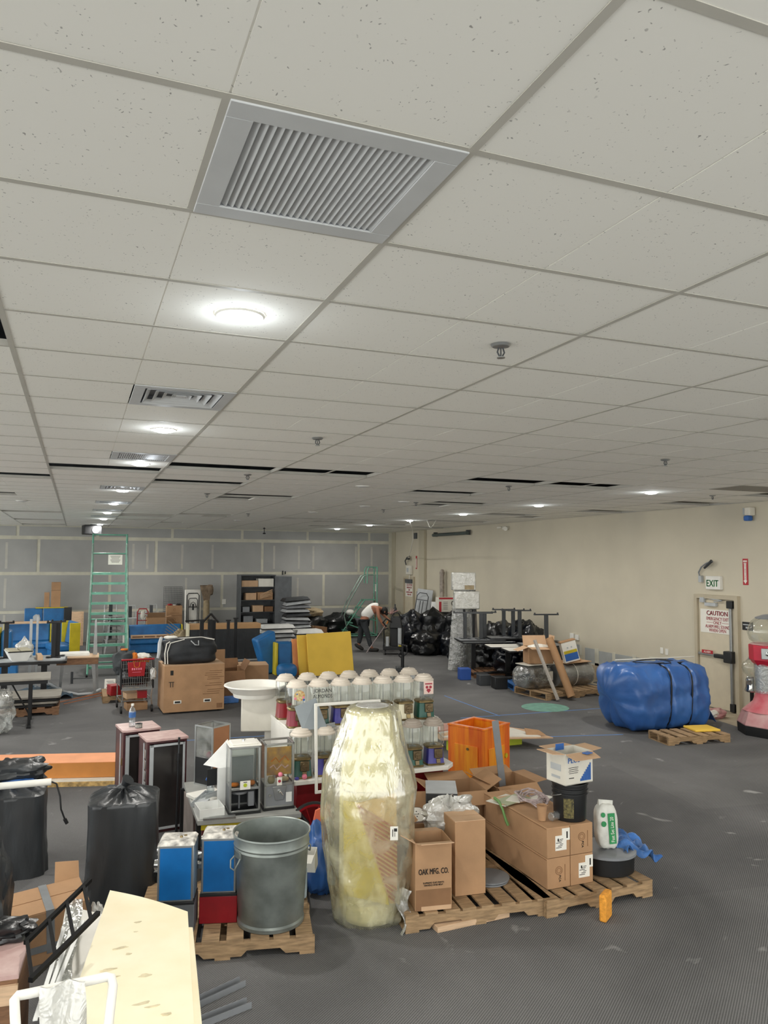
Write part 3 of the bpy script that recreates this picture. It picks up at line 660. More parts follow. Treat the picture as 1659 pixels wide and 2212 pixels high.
# white picture-frame and grey panel leaning on the stand
t = thing('picture_frame', 'empty white rectangular frame leaning on the stand in front of machines', 'frame', (2.30, 6.60, .57), 0, rx=-.06)
part('rail', t, 'white', ('box', 0, 0, 0, .62, .02, .026), bv=.004); part('rail', t, 'white', ('box', 0, 0, .745, .62, .02, .026), bv=.004)
part('stile', t, 'white', ('box', -.30, 0, 0, .026, .021, .77), bv=.004); part('stile', t, 'white', ('box', .30, 0, 0, .026, .021, .77), bv=.004)
solo('sheet_panel', 'tilted grey sheet panel leaning between the two upper left gumball machines', 'panel', 'grey_panel', (0, 0, 0), 0, ('hexa', [(1.93, 6.81, 1.075), (2.16, 6.81, 1.085), (2.16, 6.83, 1.085), (1.93, 6.83, 1.075), (1.885, 6.93, 1.265), (2.085, 6.93, 1.335), (2.085, 6.94, 1.335), (1.885, 6.94, 1.265)]))
solo('metal_bracket', 'light grey folded bracket lying on the riser behind the white frame', 'bracket', 'light_grey', (2.2, 6.93, 1.05), .5, ('box', 0, 0, 0, .22, .02, .012), ('box', 0, .01, 0, .22, .003, .04))

# ================================================================ RED WAGON WITH BOARD
t = thing('wagon', 'red display wagon with grey board top and red spoked wheel', 'wagon', (0, 0, 0))
part('board', t, mat('board_grey', 'A9AAA6', .45, .2, var=.1), ('flat', [(.965, 6.47), (1.80, 6.36), (1.81, 7.5), (1.0, 7.62)], .46, .5), bv=.004)
part('yellow_rail', t, 'vinyl_yellow', ('hexa', [(1.0, 6.50, .41), (1.80, 6.40, .41), (1.80, 6.42, .41), (1.0, 6.52, .41), (1.0, 6.50, .455), (1.80, 6.40, .455), (1.80, 6.42, .455), (1.0, 6.52, .455)]), ('prism', [(1.15, .41), (1.36, .41), (1.26, .36)], 6.50, 6.51))
part('red_body', t, 'dark_red', ('hexa', [(1.02, 6.56, .05), (1.80, 6.47, .05), (1.80, 7.40, .05), (1.04, 7.5, .05), (1.02, 6.56, .41), (1.80, 6.47, .41), (1.80, 7.40, .41), (1.04, 7.5, .41)]))
part('end_panel', t, mat('worn_taupe', '7D726C', .6, var=.2), ('box', 1.0, 7.15, 0, .03, .62, .46))
part('leg', t, 'black_metal', ('box', .985, 7.55, 0, .04, .04, .46)); part('leg', t, 'black_metal', ('box', .985, 6.55, 0, .04, .04, .46))
part('axle', t, 'black_metal', ('cyl', (1.92, 6.42, .335), (1.92, 6.9, .335), .018))
wh = part('wheel', t, 'red', ('lathe', [(.185, -.012), (.205, -.012), (.205, .012), (.185, .012), (.185, -.012)], 36, {'caps': False})); wh.location = (1.92, 6.44, .335); wh.rotation_euler = (math.pi/2, 0, .0)
part('tyre', wh, 'black_plastic', ('lathe', [(.205, -.014), (.222, -.010), (.222, .010), (.205, .014)], 36, {'caps': False}))
part('hub', wh, 'red', ('cyl', (0, 0, -.03), (0, 0, .03), .035, .03, 16))
for k in range(10):
    a = k*math.pi/5; part('spoke', wh, 'red', ('cyl', (.03*math.cos(a), .03*math.sin(a), 0), (.188*math.cos(a), .188*math.sin(a), 0), .008, .006, 6))
# vending cases on the board
def vcase(label, loc, rz, w, d, h, kind):
    t = thing('vending_machine', label, 'vending machine', loc, rz); f = .016
    fr = []
    for x in (-1, 1):
        for y in (-1, 1): fr.append(('box', x*(w/2-f/2), y*(d/2-f/2), .02, f, f, h-.02))
    for z in (.02, h-f): fr += [('box', 0, -d/2+f/2, z, w, f, f), ('box', 0, d/2-f/2, z, w, f, f), ('box', -w/2+f/2, 0, z, f, d, f), ('box', w/2-f/2, 0, z, f, d, f)]
    fr.append(('box', 0, -d/2+f/2, h*.36, w, f, .02))
    part('metal_frame', t, 'steel', *fr, bv=.002)
    part('base', t, 'black_plastic', ('box', 0, 0, 0, w+.01, d+.01, .022))
    g = .004
    part('pane', t, 'glass', ('box', 0, -d/2+.004, h*.38, w-.03, g, h*.6)); part('pane', t, 'glass', ('box', w/2-.004, 0, h*.38, g, d-.03, h*.6)); part('pane', t, 'glass', ('box', -w/2+.004, 0, h*.38, g, d-.03, h*.6))
    if kind == 0:      # open mechanism
        part('back_panel', t, 'grey', ('box', 0, .03, h*.38, w-.07, .006, h*.42)); part('back_panel', t, 'white_metal', ('box', 0, d/2-.02, h*.42, w-.04, .005, h*.5))
        part('shelf', t, 'steel', ('box', 0, 0, h*.36, w-.03, d-.03, .01))
        part('side_panel', t, 'mid_grey', ('box', -w/2+.003, 0, .03, .004, d-.03, h*.34)); part('side_panel', t, 'mid_grey', ('box', w/2-.003, 0, .03, .004, d-.03, h*.34)); part('side_panel', t, 'dark_grey', ('box', 0, d/2-.003, .03, w-.03, .004, h*.34))
        part('mechanism', t, 'grey', ('cyl', (-.03, 0, .15), (-.03, 0, .17), .07, .07, 16), ('cyl', (-.03, 0, .02), (-.03, 0, .15), .008), ('box', .06, -.04, .05, .05, .05, .12), bv=.003)
        part('lid', t, 'white', ('box', 0, 0, h, w+.014, d+.014, .012), ('box', 0, 0, h+.012, w-.04, d-.04, .012), bv=.004)
        part('lock', t, 'chrome', ('cyl', (0, 0, h+.024), (0, 0, h+.04), .012, .010, 10), ('cyl', (-.015, 0, h+.035), (.02, 0, h+.035), .004))
        part('price_card', t, 'paper', ('box', 0, -d/2-.004, h*.37, .085, .002, .07)); part('card_print', t, 'lime', ('cyl', (0, -d/2-.0045, h*.37+.035), (0, -d/2-.007, h*.37+.035), .016, .016, 14)); part('card_print', t, 'ink_black', ('box', 0, -d/2-.006, h*.37+.056, .03, .0015, .006))
        part('toys', t, 'clothes_orange', ('blob', .07, -.02, h*.38+.02, .03, .03, .02, {'n': 12, 'm': 8}), ('blob', -.07, -.02, h*.38+.015, .035, .03, .015, {'n': 12, 'm': 8}), kind='stuff')
    else:
        part('front_panel', t, 'grey', ('box', 0, -d/2+.006, .03, w-.03, .006, h*.33)); part('side_panel', t, 'mid_grey', ('box', -w/2+.003, 0, .03, .004, d-.03, h*.34)); part('side_panel', t, 'mid_grey', ('box', w/2-.003, 0, .03, .004, d-.03, h*.34))
        p = part('coin_plate', t, 'steel', ('prism', [(-.06, h*.355), (.06, h*.355), (.035, h*.15), (-.035, h*.15)], -d/2-.010, -d/2+.002), bv=.003)
        part('knob', p, 'chrome', ('cyl', (0, -d/2-.01, h*.28), (0, -d/2-.03, h*.28), .014), ('cyl', (0, -d/2-.028, h*.29), (.025, -d/2-.028, h*.23), .007))
        part('lock', t, 'chrome', ('cyl', (-w/2+.045, -d/2, h*.23), (-w/2+.045, -d/2-.012, h*.23), .011, .010, 12)); part('chute_window', t, 'white_metal', ('box', w/2-.045, -d/2-.001, .06, .05, .004, .08))
        part('display_card', t, mat('card_art', 'C9963F', .5, scale=14, hx2='7A5A50'), ('box', 0, -d/2+.02, h*.52, w-.045, .003, h*.42))
        part('card_print', t, 'clothes_orange', ('tube', [(-.07, -d/2+.016, .40), (-.03, -d/2+.016, .43), (0, -d/2+.016, .39), (.05, -d/2+.016, .44), (.08, -d/2+.016, .40)], .006)); part('card_print', t, 'dust_red', ('tube', [(-.08, -d/2+.016, .35), (-.05, -d/2+.016, .37), (-.02, -d/2+.016, .33), (.02, -d/2+.016, .37), (.05, -d/2+.016, .34), (.08, -d/2+.016, .36)], .007))
        part('shelf', t, 'steel', ('box', 0, 0, h*.36, w-.03, d-.03, .01)); part('price_card', t, 'paper', ('box', 0, -d/2-.004, h*.37, .042, .002, .068)); part('card_print', t, 'ink_red', ('cyl', (0, -d/2-.0045, h*.37+.034), (0, -d/2-.007, h*.37+.034), .013, .013, 10))
        part('toys', t, 'paper_bag', ('blob', -.06, -.06, h*.38+.03, .03, .03, .03, {'n': 12, 'm': 8}), ('blob', .06, -.03, h*.38+.02, .04, .03, .02, {'n': 12, 'm': 8}), kind='stuff'); part('toy_capsule', t, 'pink', ('blob', .005, -d/2-.012, h*.37+.09, .02, .02, .02, {'n': 14, 'm': 8, 'sq': 2, 'amp': .02}))
    return t
vcase('clear vending machine with white lid and empty works, left of the pair on the wagon', (1.355, 6.60, .5), -.03, .255, .22, .55, 0)
vcase('vending machine with orange picture card and coin plate, right of the pair on the wagon', (1.65, 6.62, .5), -.03, .255, .22, .55, 1)
t = thing('display_case', 'tall open-topped clear case with brown side panel, at the back of the wagon board', 'display case', (1.245, 7.50, .5), .62); w = .22; h = .55
fr = [('box', x*w/2, y*w/2, 0, .014, .014, h) for x in (-1, 1) for y in (-1, 1)]
for z in (0, h-.014): fr += [('box', 0, -w/2, z, w, .012, .014), ('box', 0, w/2, z, w, .012, .014), ('box', -w/2, 0, z, .012, w, .014), ('box', w/2, 0, z, .012, w, .014)]
part('metal_frame', t, 'steel', *fr); part('brown_panel', t, mat('hardboard', 'A8724A', .5, var=.06), ('box', 0, -w/2, .014, w-.014, .005, h-.028)); part('black_panel', t, 'black_plastic', ('box', -w/2, 0, .014, .006, w-.014, .24))
part('pane', t, 'acrylic', ('box', -w/2, 0, .254, .004, w-.014, h-.27)); part('pane', t, 'acrylic', ('box', w/2, 0, .014, .004, w-.014, h-.028)); part('pane', t, 'acrylic', ('box', 0, w/2, .014, w-.014, .004, h-.028))
part('toy_capsule', t, 'pink', ('blob', -.06, -.02, .275, .03, .03, .03, {'n': 14, 'm': 8, 'sq': 2, 'amp': .02})); part('toy_shelf', t, 'black_plastic', ('box', 0, 0, .235, w-.02, w-.02, .008)); part('toys', t, 'offwhite', ('blob', -.02, .04, .27, .04, .04, .028, {'n': 12, 'm': 8}))
# white folded sheet-metal parts, trays and a spray bottle on the board
def tray(label, loc, rz, sx, sy, sz, rx=0, ry=0, m='white_metal', name='metal_tray'):
    t = thing(name, label, 'tray', loc, rz, 'white metal trays on the wagon', rx, ry)
    part('bottom', t, m, ('box', 0, 0, 0, sx, sy, .004)); 
    for k, op in enumerate((('box', 0, -sy/2, 0, sx, .004, sz), ('box', 0, sy/2, 0, sx, .004, sz), ('box', -sx/2, 0, 0, .004, sy, sz), ('box', sx/2, 0, 0, .004, sy, sz))): part('side', t, m, op)
    return t
tray('open white metal tray at the near left corner of the wagon board', (1.08, 6.60, .502), .05, .2, .22, .075)
tray('small white metal tray tilted across the open tray on the wagon', (1.09, 6.92, .52), -.6, .12, .28, .03, rx=.1, m='light_grey')
solo('metal_channel', 'long pale grey metal channel lying slanted behind the open white tray', 'channel', 'light_grey', (1.12, 6.75, .60), -.65, ('box', 0, 0, 0, .045, .30, .004), ('box', -.022, 0, 0, .003, .30, .025), ('box', .022, 0, 0, .003, .30, .025), rx=-.12)
t = thing('folded_panel', 'tall white folded metal panel standing left of the clear vending machine', 'panel', (1.215, 6.78, .5), .15)
part('upright', t, 'white_metal', ('box', 0, -.03, 0, .11, .006, .33), ('box', .052, .03, 0, .006, .12, .33)); part('fin', t, 'white_metal', ('hexa', [(-.16, .02, .36), (.05, -.03, .30), (.05, .0, .30), (-.16, .03, .36), (-.10, .06, .39), (.05, .02, .55), (.05, .03, .55), (-.10, .07, .39)])); part('dark_plate', t, 'black_plastic', ('box', -.06, .05, .17, .12, .006, .14))
solo('white_plate', 'flat white plate lying beneath the spray bottle on the wagon board', 'plate', 'white', (1.12, 7.12, .502), .35, ('box', 0, 0, 0, .28, .16, .03), bv=.004)
t = thing('spray_bottle', 'clear spray bottle with a blue trigger head among white trays', 'bottle', (1.155, 7.02, .533), .4)
part('body', t, 'bottle', ('lathe', [(.03, 0), (.034, .01), (.034, .08), (.02, .11), (.013, .125)], 18)); part('trigger_head', t, 'ink_blue', ('box', -.012, 0, .125, .055, .024, .03), ('cyl', (-.03, 0, .14), (-.05, 0, .14), .007), ('hexa', [(-.03, -.006, .10), (-.022, -.006, .10), (-.022, .006, .10), (-.03, .006, .10), (-.02, -.006, .13), (-.01, -.006, .13), (-.01, .006, .13), (-.02, .006, .13)]), bv=.004)
solo('plastic_disc', 'round white cap lying against the folded panel on the wagon', 'cap', 'white', (1.16, 6.86, .53), 0, ('lathe', [(.038, 0), (.04, .01), (.03, .022), (.005, .026)], 20))
solo('flat_plate', 'narrow dark-topped plate at the front edge of the wagon board', 'plate', 'steel', (1.14, 6.47, .501), -.12, ('box', 0, 0, 0, .26, .06, .012), ('box', -.02, 0, .012, .12, .04, .003))
t = thing('black_pole', 'thin black telescopic pole standing at the left end of the wagon', 'pole', (.955, 7.72, 0), rz=0, ry=.01)
part('tube', t, 'black_plastic', ('cyl', (0, 0, 0), (0, 0, .72), .012)); part('clamp', t, 'black_plastic', ('cyl', (0, 0, .68), (0, 0, .75), .018)); part('inner_tube', t, 'dark_grey', ('cyl', (0, 0, .72), (0, 0, .84), .008)); part('tip', t, 'black_plastic', ('cyl', (0, 0, .84), (0, 0, .90), .011))
# white bowl on its pedestal
t = thing('bowl_stand', 'wide white funnel bowl on a white box column behind the wagon', 'stand', (1.76, 8.0, 0), -.3)
part('bowl', t, 'white', ('lathe', [(.22, .06), (.25, .075), (.305, .135), (.325, .142), (.322, .152), (.30, .15), (.235, .088), (.0, .080)], 48, {'z': 1.17, 'caps': False}), ('cyl', (0, 0, 1.20), (0, 0, 1.24), .225, .235, 40))
part('box_column', t, 'offwhite', ('box', .10, 0, .86, .47, .24, .36), bv=.012)
part('post', t, 'white', ('box', .15, 0, 0, .1, .1, .87), bv=.006); part('foot', t, 'white', ('box', .15, 0, 0, .3, .3, .03), bv=.006)

# ================================================================ WRAPPED FIGURE
WX, WY = 2.07, 5.47
t = thing('wrapped_display_figure', 'tall ice cream vending display wrapped in yellowish clear plastic, in the foreground centre', 'wrapped figure', (WX, WY, 0), -.30)
LV = [(0.0, .225, .20, 0), (.04, .25, .23, 0), (.16, .27, .25, .0), (.30, .30, .27, .0), (.55, .315, .28, -.005), (.80, .322, .285, -.005), (.93, .325, .28, 0), (1.05, .308, .262, -.008), (1.20, .255, .222, 0), (1.34, .212, .19, .01), (1.44, .188, .18, .015), (1.495, .175, .17, .015), (1.52, .13, .13, .015)]
def wrapfn(u, v, shrink=1.0, cr=1.0, seed=0):
    z = v*1.52; k = 0
    while k < len(LV)-2 and LV[k+1][0] < z: k += 1
    a, b = LV[k], LV[k+1]; f = (z-a[0])/(b[0]-a[0]); f = max(0, min(1, f)); f = f*.6+.4*f*f*(3-2*f); rx = a[1]+(b[1]-a[1])*f; ry = a[2]+(b[2]-a[2])*f; ox = a[3]+(b[3]-a[3])*f
    th = 2*math.pi*u; c, s = math.cos(th), math.sin(th)
    q = 1/((abs(c)**2.6+abs(s)**2.6)**(1/2.6)); edge = 0
    p = Vector((c*1.3, s*1.3, z*1.2)); o = Vector((seed, 0, 0))
    e = cr*(.020*noise.noise(p*1.6+o)+.020*max(0, ridge(c*1.7+z*1.6+o.x, s*1.7, z*1.1))+.012*max(0, ridge(c*3.2-z*1.3, s*3.2, z*1.3+4))+.006*math.sin(th*9+z*3+3*noise.noise(p+o))*min(1, z*3)*min(1, (1.5-z)*3)+edge)
    return (c*(rx*q+e)*shrink+ox, s*(ry*q+e)*shrink, z)
b = MB(); nu, nv = 150, 100
vs = [wrapfn(i/nu, j/nv) for j in range(nv+1) for i in range(nu)]
b.add(vs, [(j*nu+i, j*nu+(i+1) % nu, (j+1)*nu+(i+1) % nu, (j+1)*nu+i) for j in range(nv) for i in range(nu)]+[tuple(range(nv*nu, nv*nu+nu))])
b.build('plastic_wrap', 'wrap', t, ang=60)
part('core', t, mat('ice_cream', 'FBF8DC', .5, var=.05, scale=3, hx2='F6F0BE'), ('lathe', [(.19, .0), (.21, .04), (.20, .10), (.16, .14)], 32), ('lathe', [(.21, .94), (.215, 1.0), (.20, 1.15), (.175, 1.30), (.160, 1.46), (.150, 1.49)], 36, {'sq': 2.6}), ('box', -.02, .03, .12, .40, .30, .80), bv=.01)
part('yellow_panel', t, mat('panel_yellow', 'F2DF4A', .5, var=.08, scale=3), ('hexa', [(-.19, -.165, .22), (.135, -.165, .14), (.135, -.15, .14), (-.19, -.15, .22), (-.20, -.185, .88), (-.02, -.19, .86), (-.02, -.17, .86), (-.20, -.17, .88)]), label='yellow panel seen through the wrap')
st = part('striped_panel', t, mat('cone_tan', 'EBC884', .6, var=.08), ('hexa', [(.14, -.166, .15), (.195, -.160, .15), (.195, -.15, .15), (.14, -.15, .15), (-.11, -.194, .86), (.18, -.188, .93), (.18, -.17, .93), (-.11, -.17, .86)]), label='tan panel with diagonal orange-brown stripes')
for k in range(17):
    f = k/16; z = .20+.64*f; xl = .13-.225*f; xr = .188; y = -.173-.024*f; zd = .16*(xr-xl)/.3+.02
    part('stripe', st, mat('stripe_orange', 'B9652E', .6, var=.05), ('hexa', [(xl, y-.004, z), (xr, y-.001, z-zd), (xr, y+.006, z-zd), (xl, y+.004, z), (xl, y-.004, z+.014), (xr, y-.001, z-zd+.014), (xr, y+.006, z-zd+.014), (xl, y+.004, z+.014)]))
part('label', t, 'paper', ('box', .155, -.298, .64, .055, .003, .095, -.02)); part('label_print', t, 'ink_black', ('box', .165, -.301, .70, .022, .001, .022, -.02), ('box', .145, -.301, .665, .005, .001, .05, -.02), ('box', .16, -.301, .665, .003, .001, .03, -.02))
part('top_film', t, 'wrap_milky', ('cyl', (.015, 0, 1.522), (.015, 0, 1.526), .125, .12, 30))
part('wrap_tail', t, 'wrap_clear', ('sheet', lambda u, v: (.20+.10*u*(.4+v*.6)+.03*math.sin(v*6), -.20-.10*(1-v)-.03*math.sin(u*5+v*3), .002+.26*v), 8, 14, {'th': .003}))

# ================================================================ LEFT PALLET: BIN AND BLUE MACHINES
pallet('worn wooden pallet under the galvanised bin and the red-based machine', (1.058, 5.70, 0), 1.20, 1.0, -.208, n=8, seed=2)
t = thing('trash_can', 'large galvanised metal trash can, empty and open, on the front pallet', 'trash can', (1.315, 5.39, .127), .5); t.scale = (.965, .965, .885)
part('shell', t, 'galv', ('lathe', [(.0, .012), (.225, .012), (.228, 0), (.236, .004), (.238, .03), (.228, .045), (.232, .06), (.262, .56), (.270, .575), (.264, .59), (.272, .605), (.266, .62), (.268, .67), (.278, .678), (.276, .69), (.268, .684), (.262, .62), (.255, .55), (.222, .05), (.215, .02), (.0, .02)], 56, {'caps': False}))
for s in (-1, 1):
    h = part('handle', t, 'galv', ('box', s*.268, 0, .53, .014, .07, .05), ('tube', [(s*.275, -.04, .54), (s*.30, -.05, .51), (s*.31, -.03, .46), (s*.31, .03, .46), (s*.30, .05, .51), (s*.275, .04, .54)], .006), bv=.002)
    h.rotation_euler.z = -.2
def bluebox(label, loc, rz, base, w=.235, d=.22):
    t = thing('capsule_machine', label, 'vending machine', loc, rz); h = .365; B0 = .20
    part('pedestal', t, base, ('box', 0, 0, 0, w+.02, d, B0-.02), bv=.004)
    part('plinth', t, 'black_plastic', ('box', 0, 0, B0-.02, w+.014, d+.01, .02), bv=.003)
    part('cabinet', t, 'steel', ('hexa', [(-w/2, -d/2, B0), (w/2, -d/2, B0), (w/2, d/2, B0), (-w/2, d/2, B0), (-w/2, -d/2, B0+h), (w/2, -d/2, B0+h), (w/2, d/2, B0+h), (-w/2, d/2, B0+h)]), bv=.004)
    part('front_panel', t, 'panel_blue', ('box', 0, -d/2-.003, B0+.015, w-.03, .005, h-.03)); part('side_panel', t, mat('dusty_blue', '6A7F92', .5, var=.2), ('box', w/2+.002, 0, B0+.015, .004, d-.03, h-.03))
    part('worn_top', t, mat('worn_white', 'D4D0C8', .6, var=.35, scale=18), ('hexa', [(-w/2-.004, -d/2-.004, B0+h), (w/2+.004, -d/2-.004, B0+h), (w/2+.004, d/2, B0+h), (-w/2-.004, d/2, B0+h), (-w/2+.012, -d/2+.03, B0+.018+h), (w/2-.012, -d/2+.03, B0+.018+h), (w/2-.012, d/2-.01, B0+.018+h), (-w/2+.012, d/2-.01, B0+.018+h)]))
    part('lock', t, 'brass', ('cyl', (.02, 0, B0+.018+h), (.02, 0, B0+.028+h), .011, .009, 10), ('box', .045, .03, B0+.018+h, .02, .012, .006))
    part('coin_knob', t, 'chrome', ('cyl', (-w/2, .02, .40), (-w/2-.04, .02, .40), .035, .03, 16), ('box', -w/2-.02, .02, .33, .04, .06, .03), ('cyl', (-w/2, .02, .50), (-w/2-.02, .02, .50), .045, .04, 16))
    return t
bluebox('blue-panelled vending box on a red base beside the trash can', (.995, 5.565, .127), -.28, 'dark_red')
bluebox('blue-panelled vending box on a grey base, left one of the two', (.70, 5.53, .127), -.26, 'mid_grey')
solo('bin_cover', 'pale round lid lying behind the left blue vending box', 'lid', 'light_grey', (.86, 6.33, .26), 0, ('lathe', [(.16, 0), (.165, .012), (.14, .02), (.01, .025)], 28)); 
solo('drum', 'low grey drum standing under the pale round lid', 'drum', 'mid_grey', (.86, 6.33, 0), 0, ('lathe', [(.14, 0), (.145, .01), (.145, .25), (.14, .26)], 28))
t = thing('white_carton', 'small white open box wedged behind the trash can on its right', 'box', (1.64, 5.66, .30), -.5, rx=.25)
part('body', t, 'white', ('box', 0, 0, 0, .14, .003, .14), ('box', 0, .1, 0, .14, .003, .14), ('box', -.07, .05, 0, .003, .1, .14), ('box', .07, .05, 0, .003, .1, .14), ('box', 0, .05, 0, .14, .1, .003)); part('flap', t, 'white', ('box', .0, -.05, .14, .14, .1, .003))
solo('pale_blue_panel', 'pale blue-grey plastic tub behind the right side of the trash can', 'tub', mat('pale_blue', 'A9B7BE', .5, var=.08), (1.58, 5.70, .127), -.3, ('box', 0, 0, 0, .16, .16, .22, 0), bv=.02)
t = thing('blue_bundle', 'blue tarp bundle with an orange board between trash can and wrapped figure', 'bundle', (1.86, 5.98, 0))
part('tarp', t, 'tarp_blue', ('blob', 0, 0, .26, .13, .14, .28, {'floor': .0, 'seed': 5, 'amp': .25, 'n': 36, 'm': 24})); part('board', t, mat('orange_board', 'D8684A', .6, var=.06), ('hexa', [(-.12, -.03, .35), (.08, -.03, .45), (.08, 0, .45), (-.12, 0, .35), (-.04, .03, .62), (.08, .03, .66), (.08, .05, .66), (-.04, .05, .62)]))

# ================================================================ MIDDLE PALLET: CARDBOARD BOXES
pallet('grey-brown wooden pallet under the two tall cardboard boxes', (2.83, 5.70, 0), 1.12, 1.30, -.10, h=.125, n=8, seed=4)
t = carton('cardboard_box', 'cardboard box printed OAK MFG. CO. beside the wrapped figure', (2.445, 5.235, .127), .27, .24, .47, -.16, open_=True, flaps=(75, None, 100, 60), lip=.12, flapm='cardboard_pale')
part('lettering', t, 'ink_black', ('text', 'OAK MFG. CO.', .056, 0, -.1225, .25, math.pi/2, 0, 0, {'sx': .60}), ('text', 'OAK MFG. CO.', .056, .0015, -.1225, .2505, math.pi/2, 0, 0, {'sx': .60}), ('text', 'SUPREME GUM PARTS\nHANDLE AND BOX', .016, 0, -.1225, .185, math.pi/2, 0, 0))
part('torn_patch', t, 'cardboard_dark', ('box', 0, -.1215, .005, .26, .001, .14)); part('torn_patch', t, 'cardboard_pale', ('box', .02, -.1225, .0, .22, .001, .03))
t = carton('cardboard_box', 'tall plain cardboard box with white plastic bulging behind its top', (2.80, 5.36, .127), .245, .24, .54, -.10, tape=False, flapm='cardboard_pale')
solo('plastic_sheeting', 'crumpled clear white plastic sheeting behind the tall plain box', 'plastic', 'wrap_milky', (2.80, 5.60, .54), 0, ('blob', 0, 0, .05, .20, .13, .13, {'seed': 3, 'amp': .35, 'n': 40, 'm': 26, 'folds': 7}))
solo('cardboard_support', 'low cardboard box under the crumpled plastic sheeting', 'box', 'cardboard_dark', (2.78, 5.66, .127), -.1, ('box', 0, 0, 0, .26, .26, .36), bv=.004)
t = carton('cardboard_box', 'open cardboard box holding a machine head, behind the lettered box', (2.66, 5.98, .127), .40, .34, .36, -.25, open_=True, flaps=(None, 30, 15, 60), lip=.15)
t = thing('machine_head', 'square brown machine head with a white perforated face, lying on an open box', 'machine part', (2.66, 6.02, .42), -.3, rx=.35)
part('case', t, mat('case_brown', '6E5B50', .45, var=.1), ('lathe', [(.07, 0), (.105, .02), (.11, .07), (.10, .085)], 28, {'sq': 5})); part('face', t, 'white', ('lathe', [(.085, .083), (.088, .088), (.08, .092)], 28, {'sq': 5}))
part('hole', t, 'ink_black', *[('cyl', (.045*math.cos(k*.785), .045*math.sin(k*.785), .091), (.045*math.cos(k*.785), .045*math.sin(k*.785), .0935), .006, .006, 8) for k in range(8)]); part('tab', t, 'white', ('box', .02, .0, .09, .04, .015, .012))
solo('box_base', 'small dark carton base that props the machine head box', 'box', 'cardboard_dark', (2.34, 5.70, .127), -.2, ('box', 0, 0, 0, .22, .26, .30), bv=.003)
t = carton('cardboard_box', 'small open cardboard box with white plastic parts, left of the machine head', (2.34, 5.70, .43), .20, .24, .13, -.2, open_=True, flaps=(35, 60, None, 50), lip=.1)
part('plastic_parts', t, 'white', ('blob', 0, 0, .06, .07, .08, .05, {'seed': 9, 'amp': .4}), kind='stuff')
carton('cardboard_box', 'plain cardboard box under the black metal case', (3.02, 6.35, .0), .40, .44, .42, -.35, m='cardboard_dark')
t = thing('black_case', 'black metal case with a pale grey top lying on boxes', 'machine case', (3.02, 6.22, .425), -.42)
part('shell', t, 'dark_grey', ('box', 0, 0, 0, .27, .38, .20), bv=.006); part('top_cover', t, 'light_grey', ('box', 0, 0, .2, .268, .378, .006)); part('rear_panel', t, 'black_metal', ('box', .08, -.192, .02, .08, .006, .14)); part('cable', t, 'black_plastic', ('tube', [(.12, -.19, .15), (.16, -.24, .1), (.15, -.2, .02), (.13, -.19, -.1)], .006))
for k, (dx, dz) in enumerate(((0, 0), (.01, .016))): solo('round_plate', ['lower', 'upper'][k]+' grey round plate lying on the pallet behind the plain box', 'plate', 'grey', (3.05+dx, 5.44, .127+dz), 0, ('lathe', [(.15, 0), (.155, .004), (.155, .012), (.14, .015), (.03, .013)], 36), group='round plates on the pallet')
solo('wood_block', 'pale cut length of lumber lying on the carpet in front of the pallet', 'lumber', 'wood_pale', (2.72, 5.10, 0), .055, ('box', 0, 0, 0, .60, .088, .04), bv=.003)
t = solo('sponge', 'orange grouting sponge standing on edge on the carpet', 'sponge', 'sponge', (3.665, 4.80, 0), .62, ('box', 0, 0, 0, .15, .055, .19), bv=.014)

# ================================================================ RIGHT PALLET: LONG CARTONS
pallet('weathered wooden pallet under the four long cartons', (3.74, 5.57, 0), .99, 1.20, .03, h=.125, n=7, seed=6)
def longbox(x, z, label, art):
    t = thing('long_carton', label, 'box', (x, 5.60, z), .0, 'four long cartons stacked two by two'); W, D, Hh = .205, .98, .225
    part('body', t, 'cardboard', ('box', 0, 0, 0, W, D, Hh), bv=.004); part('edge_seam', t, 'cardboard_dark', ('box', -W/2-.001, 0, Hh-.012, .002, D-.02, .004))
    if art == 'label': part('shipping_label', t, 'paper', ('box', .02, -D/2-.001, .05, .10, .002, .11), ('box', .065, -D/2-.0015, .12, .07, .002, .09)); part('label_print', t, 'ink_black', *[('box', .02+.012*(k % 3)-.02, -D/2-.0035, .07+.012*k, .05-.01*(k % 3), .001, .004) for k in range(6)], ('box', .075, -D/2-.0035, .135, .012, .001, .05), ('box', -.005, -D/2-.0035, .12, .012, .001, .02))
    else:
        part('stamp', t, 'cardboard_dark', ('tube', [(.03*math.cos(a*.52), -D/2-.001, .13+.03*math.sin(a*.52)) for a in range(12)], .0025, 6, True), ('tube', [(.018*math.cos(a*.52), -D/2-.001, .13+.018*math.sin(a*.52)) for a in range(12)], .002, 6, True), ('box', .055, -D/2-.001, .05, .006, .002, .12))
        part('lettering', t, 'ink_black', ('text', 'PCA', .026, -.0, -D/2-.0015, .07, math.pi/2, math.pi/2, 0))
    return t
longbox(3.475, .127, 'long cardboard carton, lower left of the four', 'stamp'); longbox(3.685, .127, 'long cardboard carton with a white label, lower right of the four', 'label')
longbox(3.475, .355, 'long cardboard carton with a white label, upper left of the four', 'label'); longbox(3.685, .355, 'long cardboard carton with a round stamp, upper right of the four', 'stamp')
ZT = .583
t = thing('bucket', 'black plastic bucket standing on the long cartons', 'bucket', (3.685, 5.26, ZT), .5)
part('shell', t, 'black_plastic', ('lathe', [(.0, .006), (.118, .006), (.122, 0), (.126, .01), (.133, .20), (.142, .203), (.142, .212), (.134, .215), (.134, .232), (.143, .235), (.143, .245), (.135, .248), (.136, .272), (.145, .275), (.145, .285), (.138, .285), (.13, .2), (.12, .02), (0, .02)], 44, {'caps': False}))
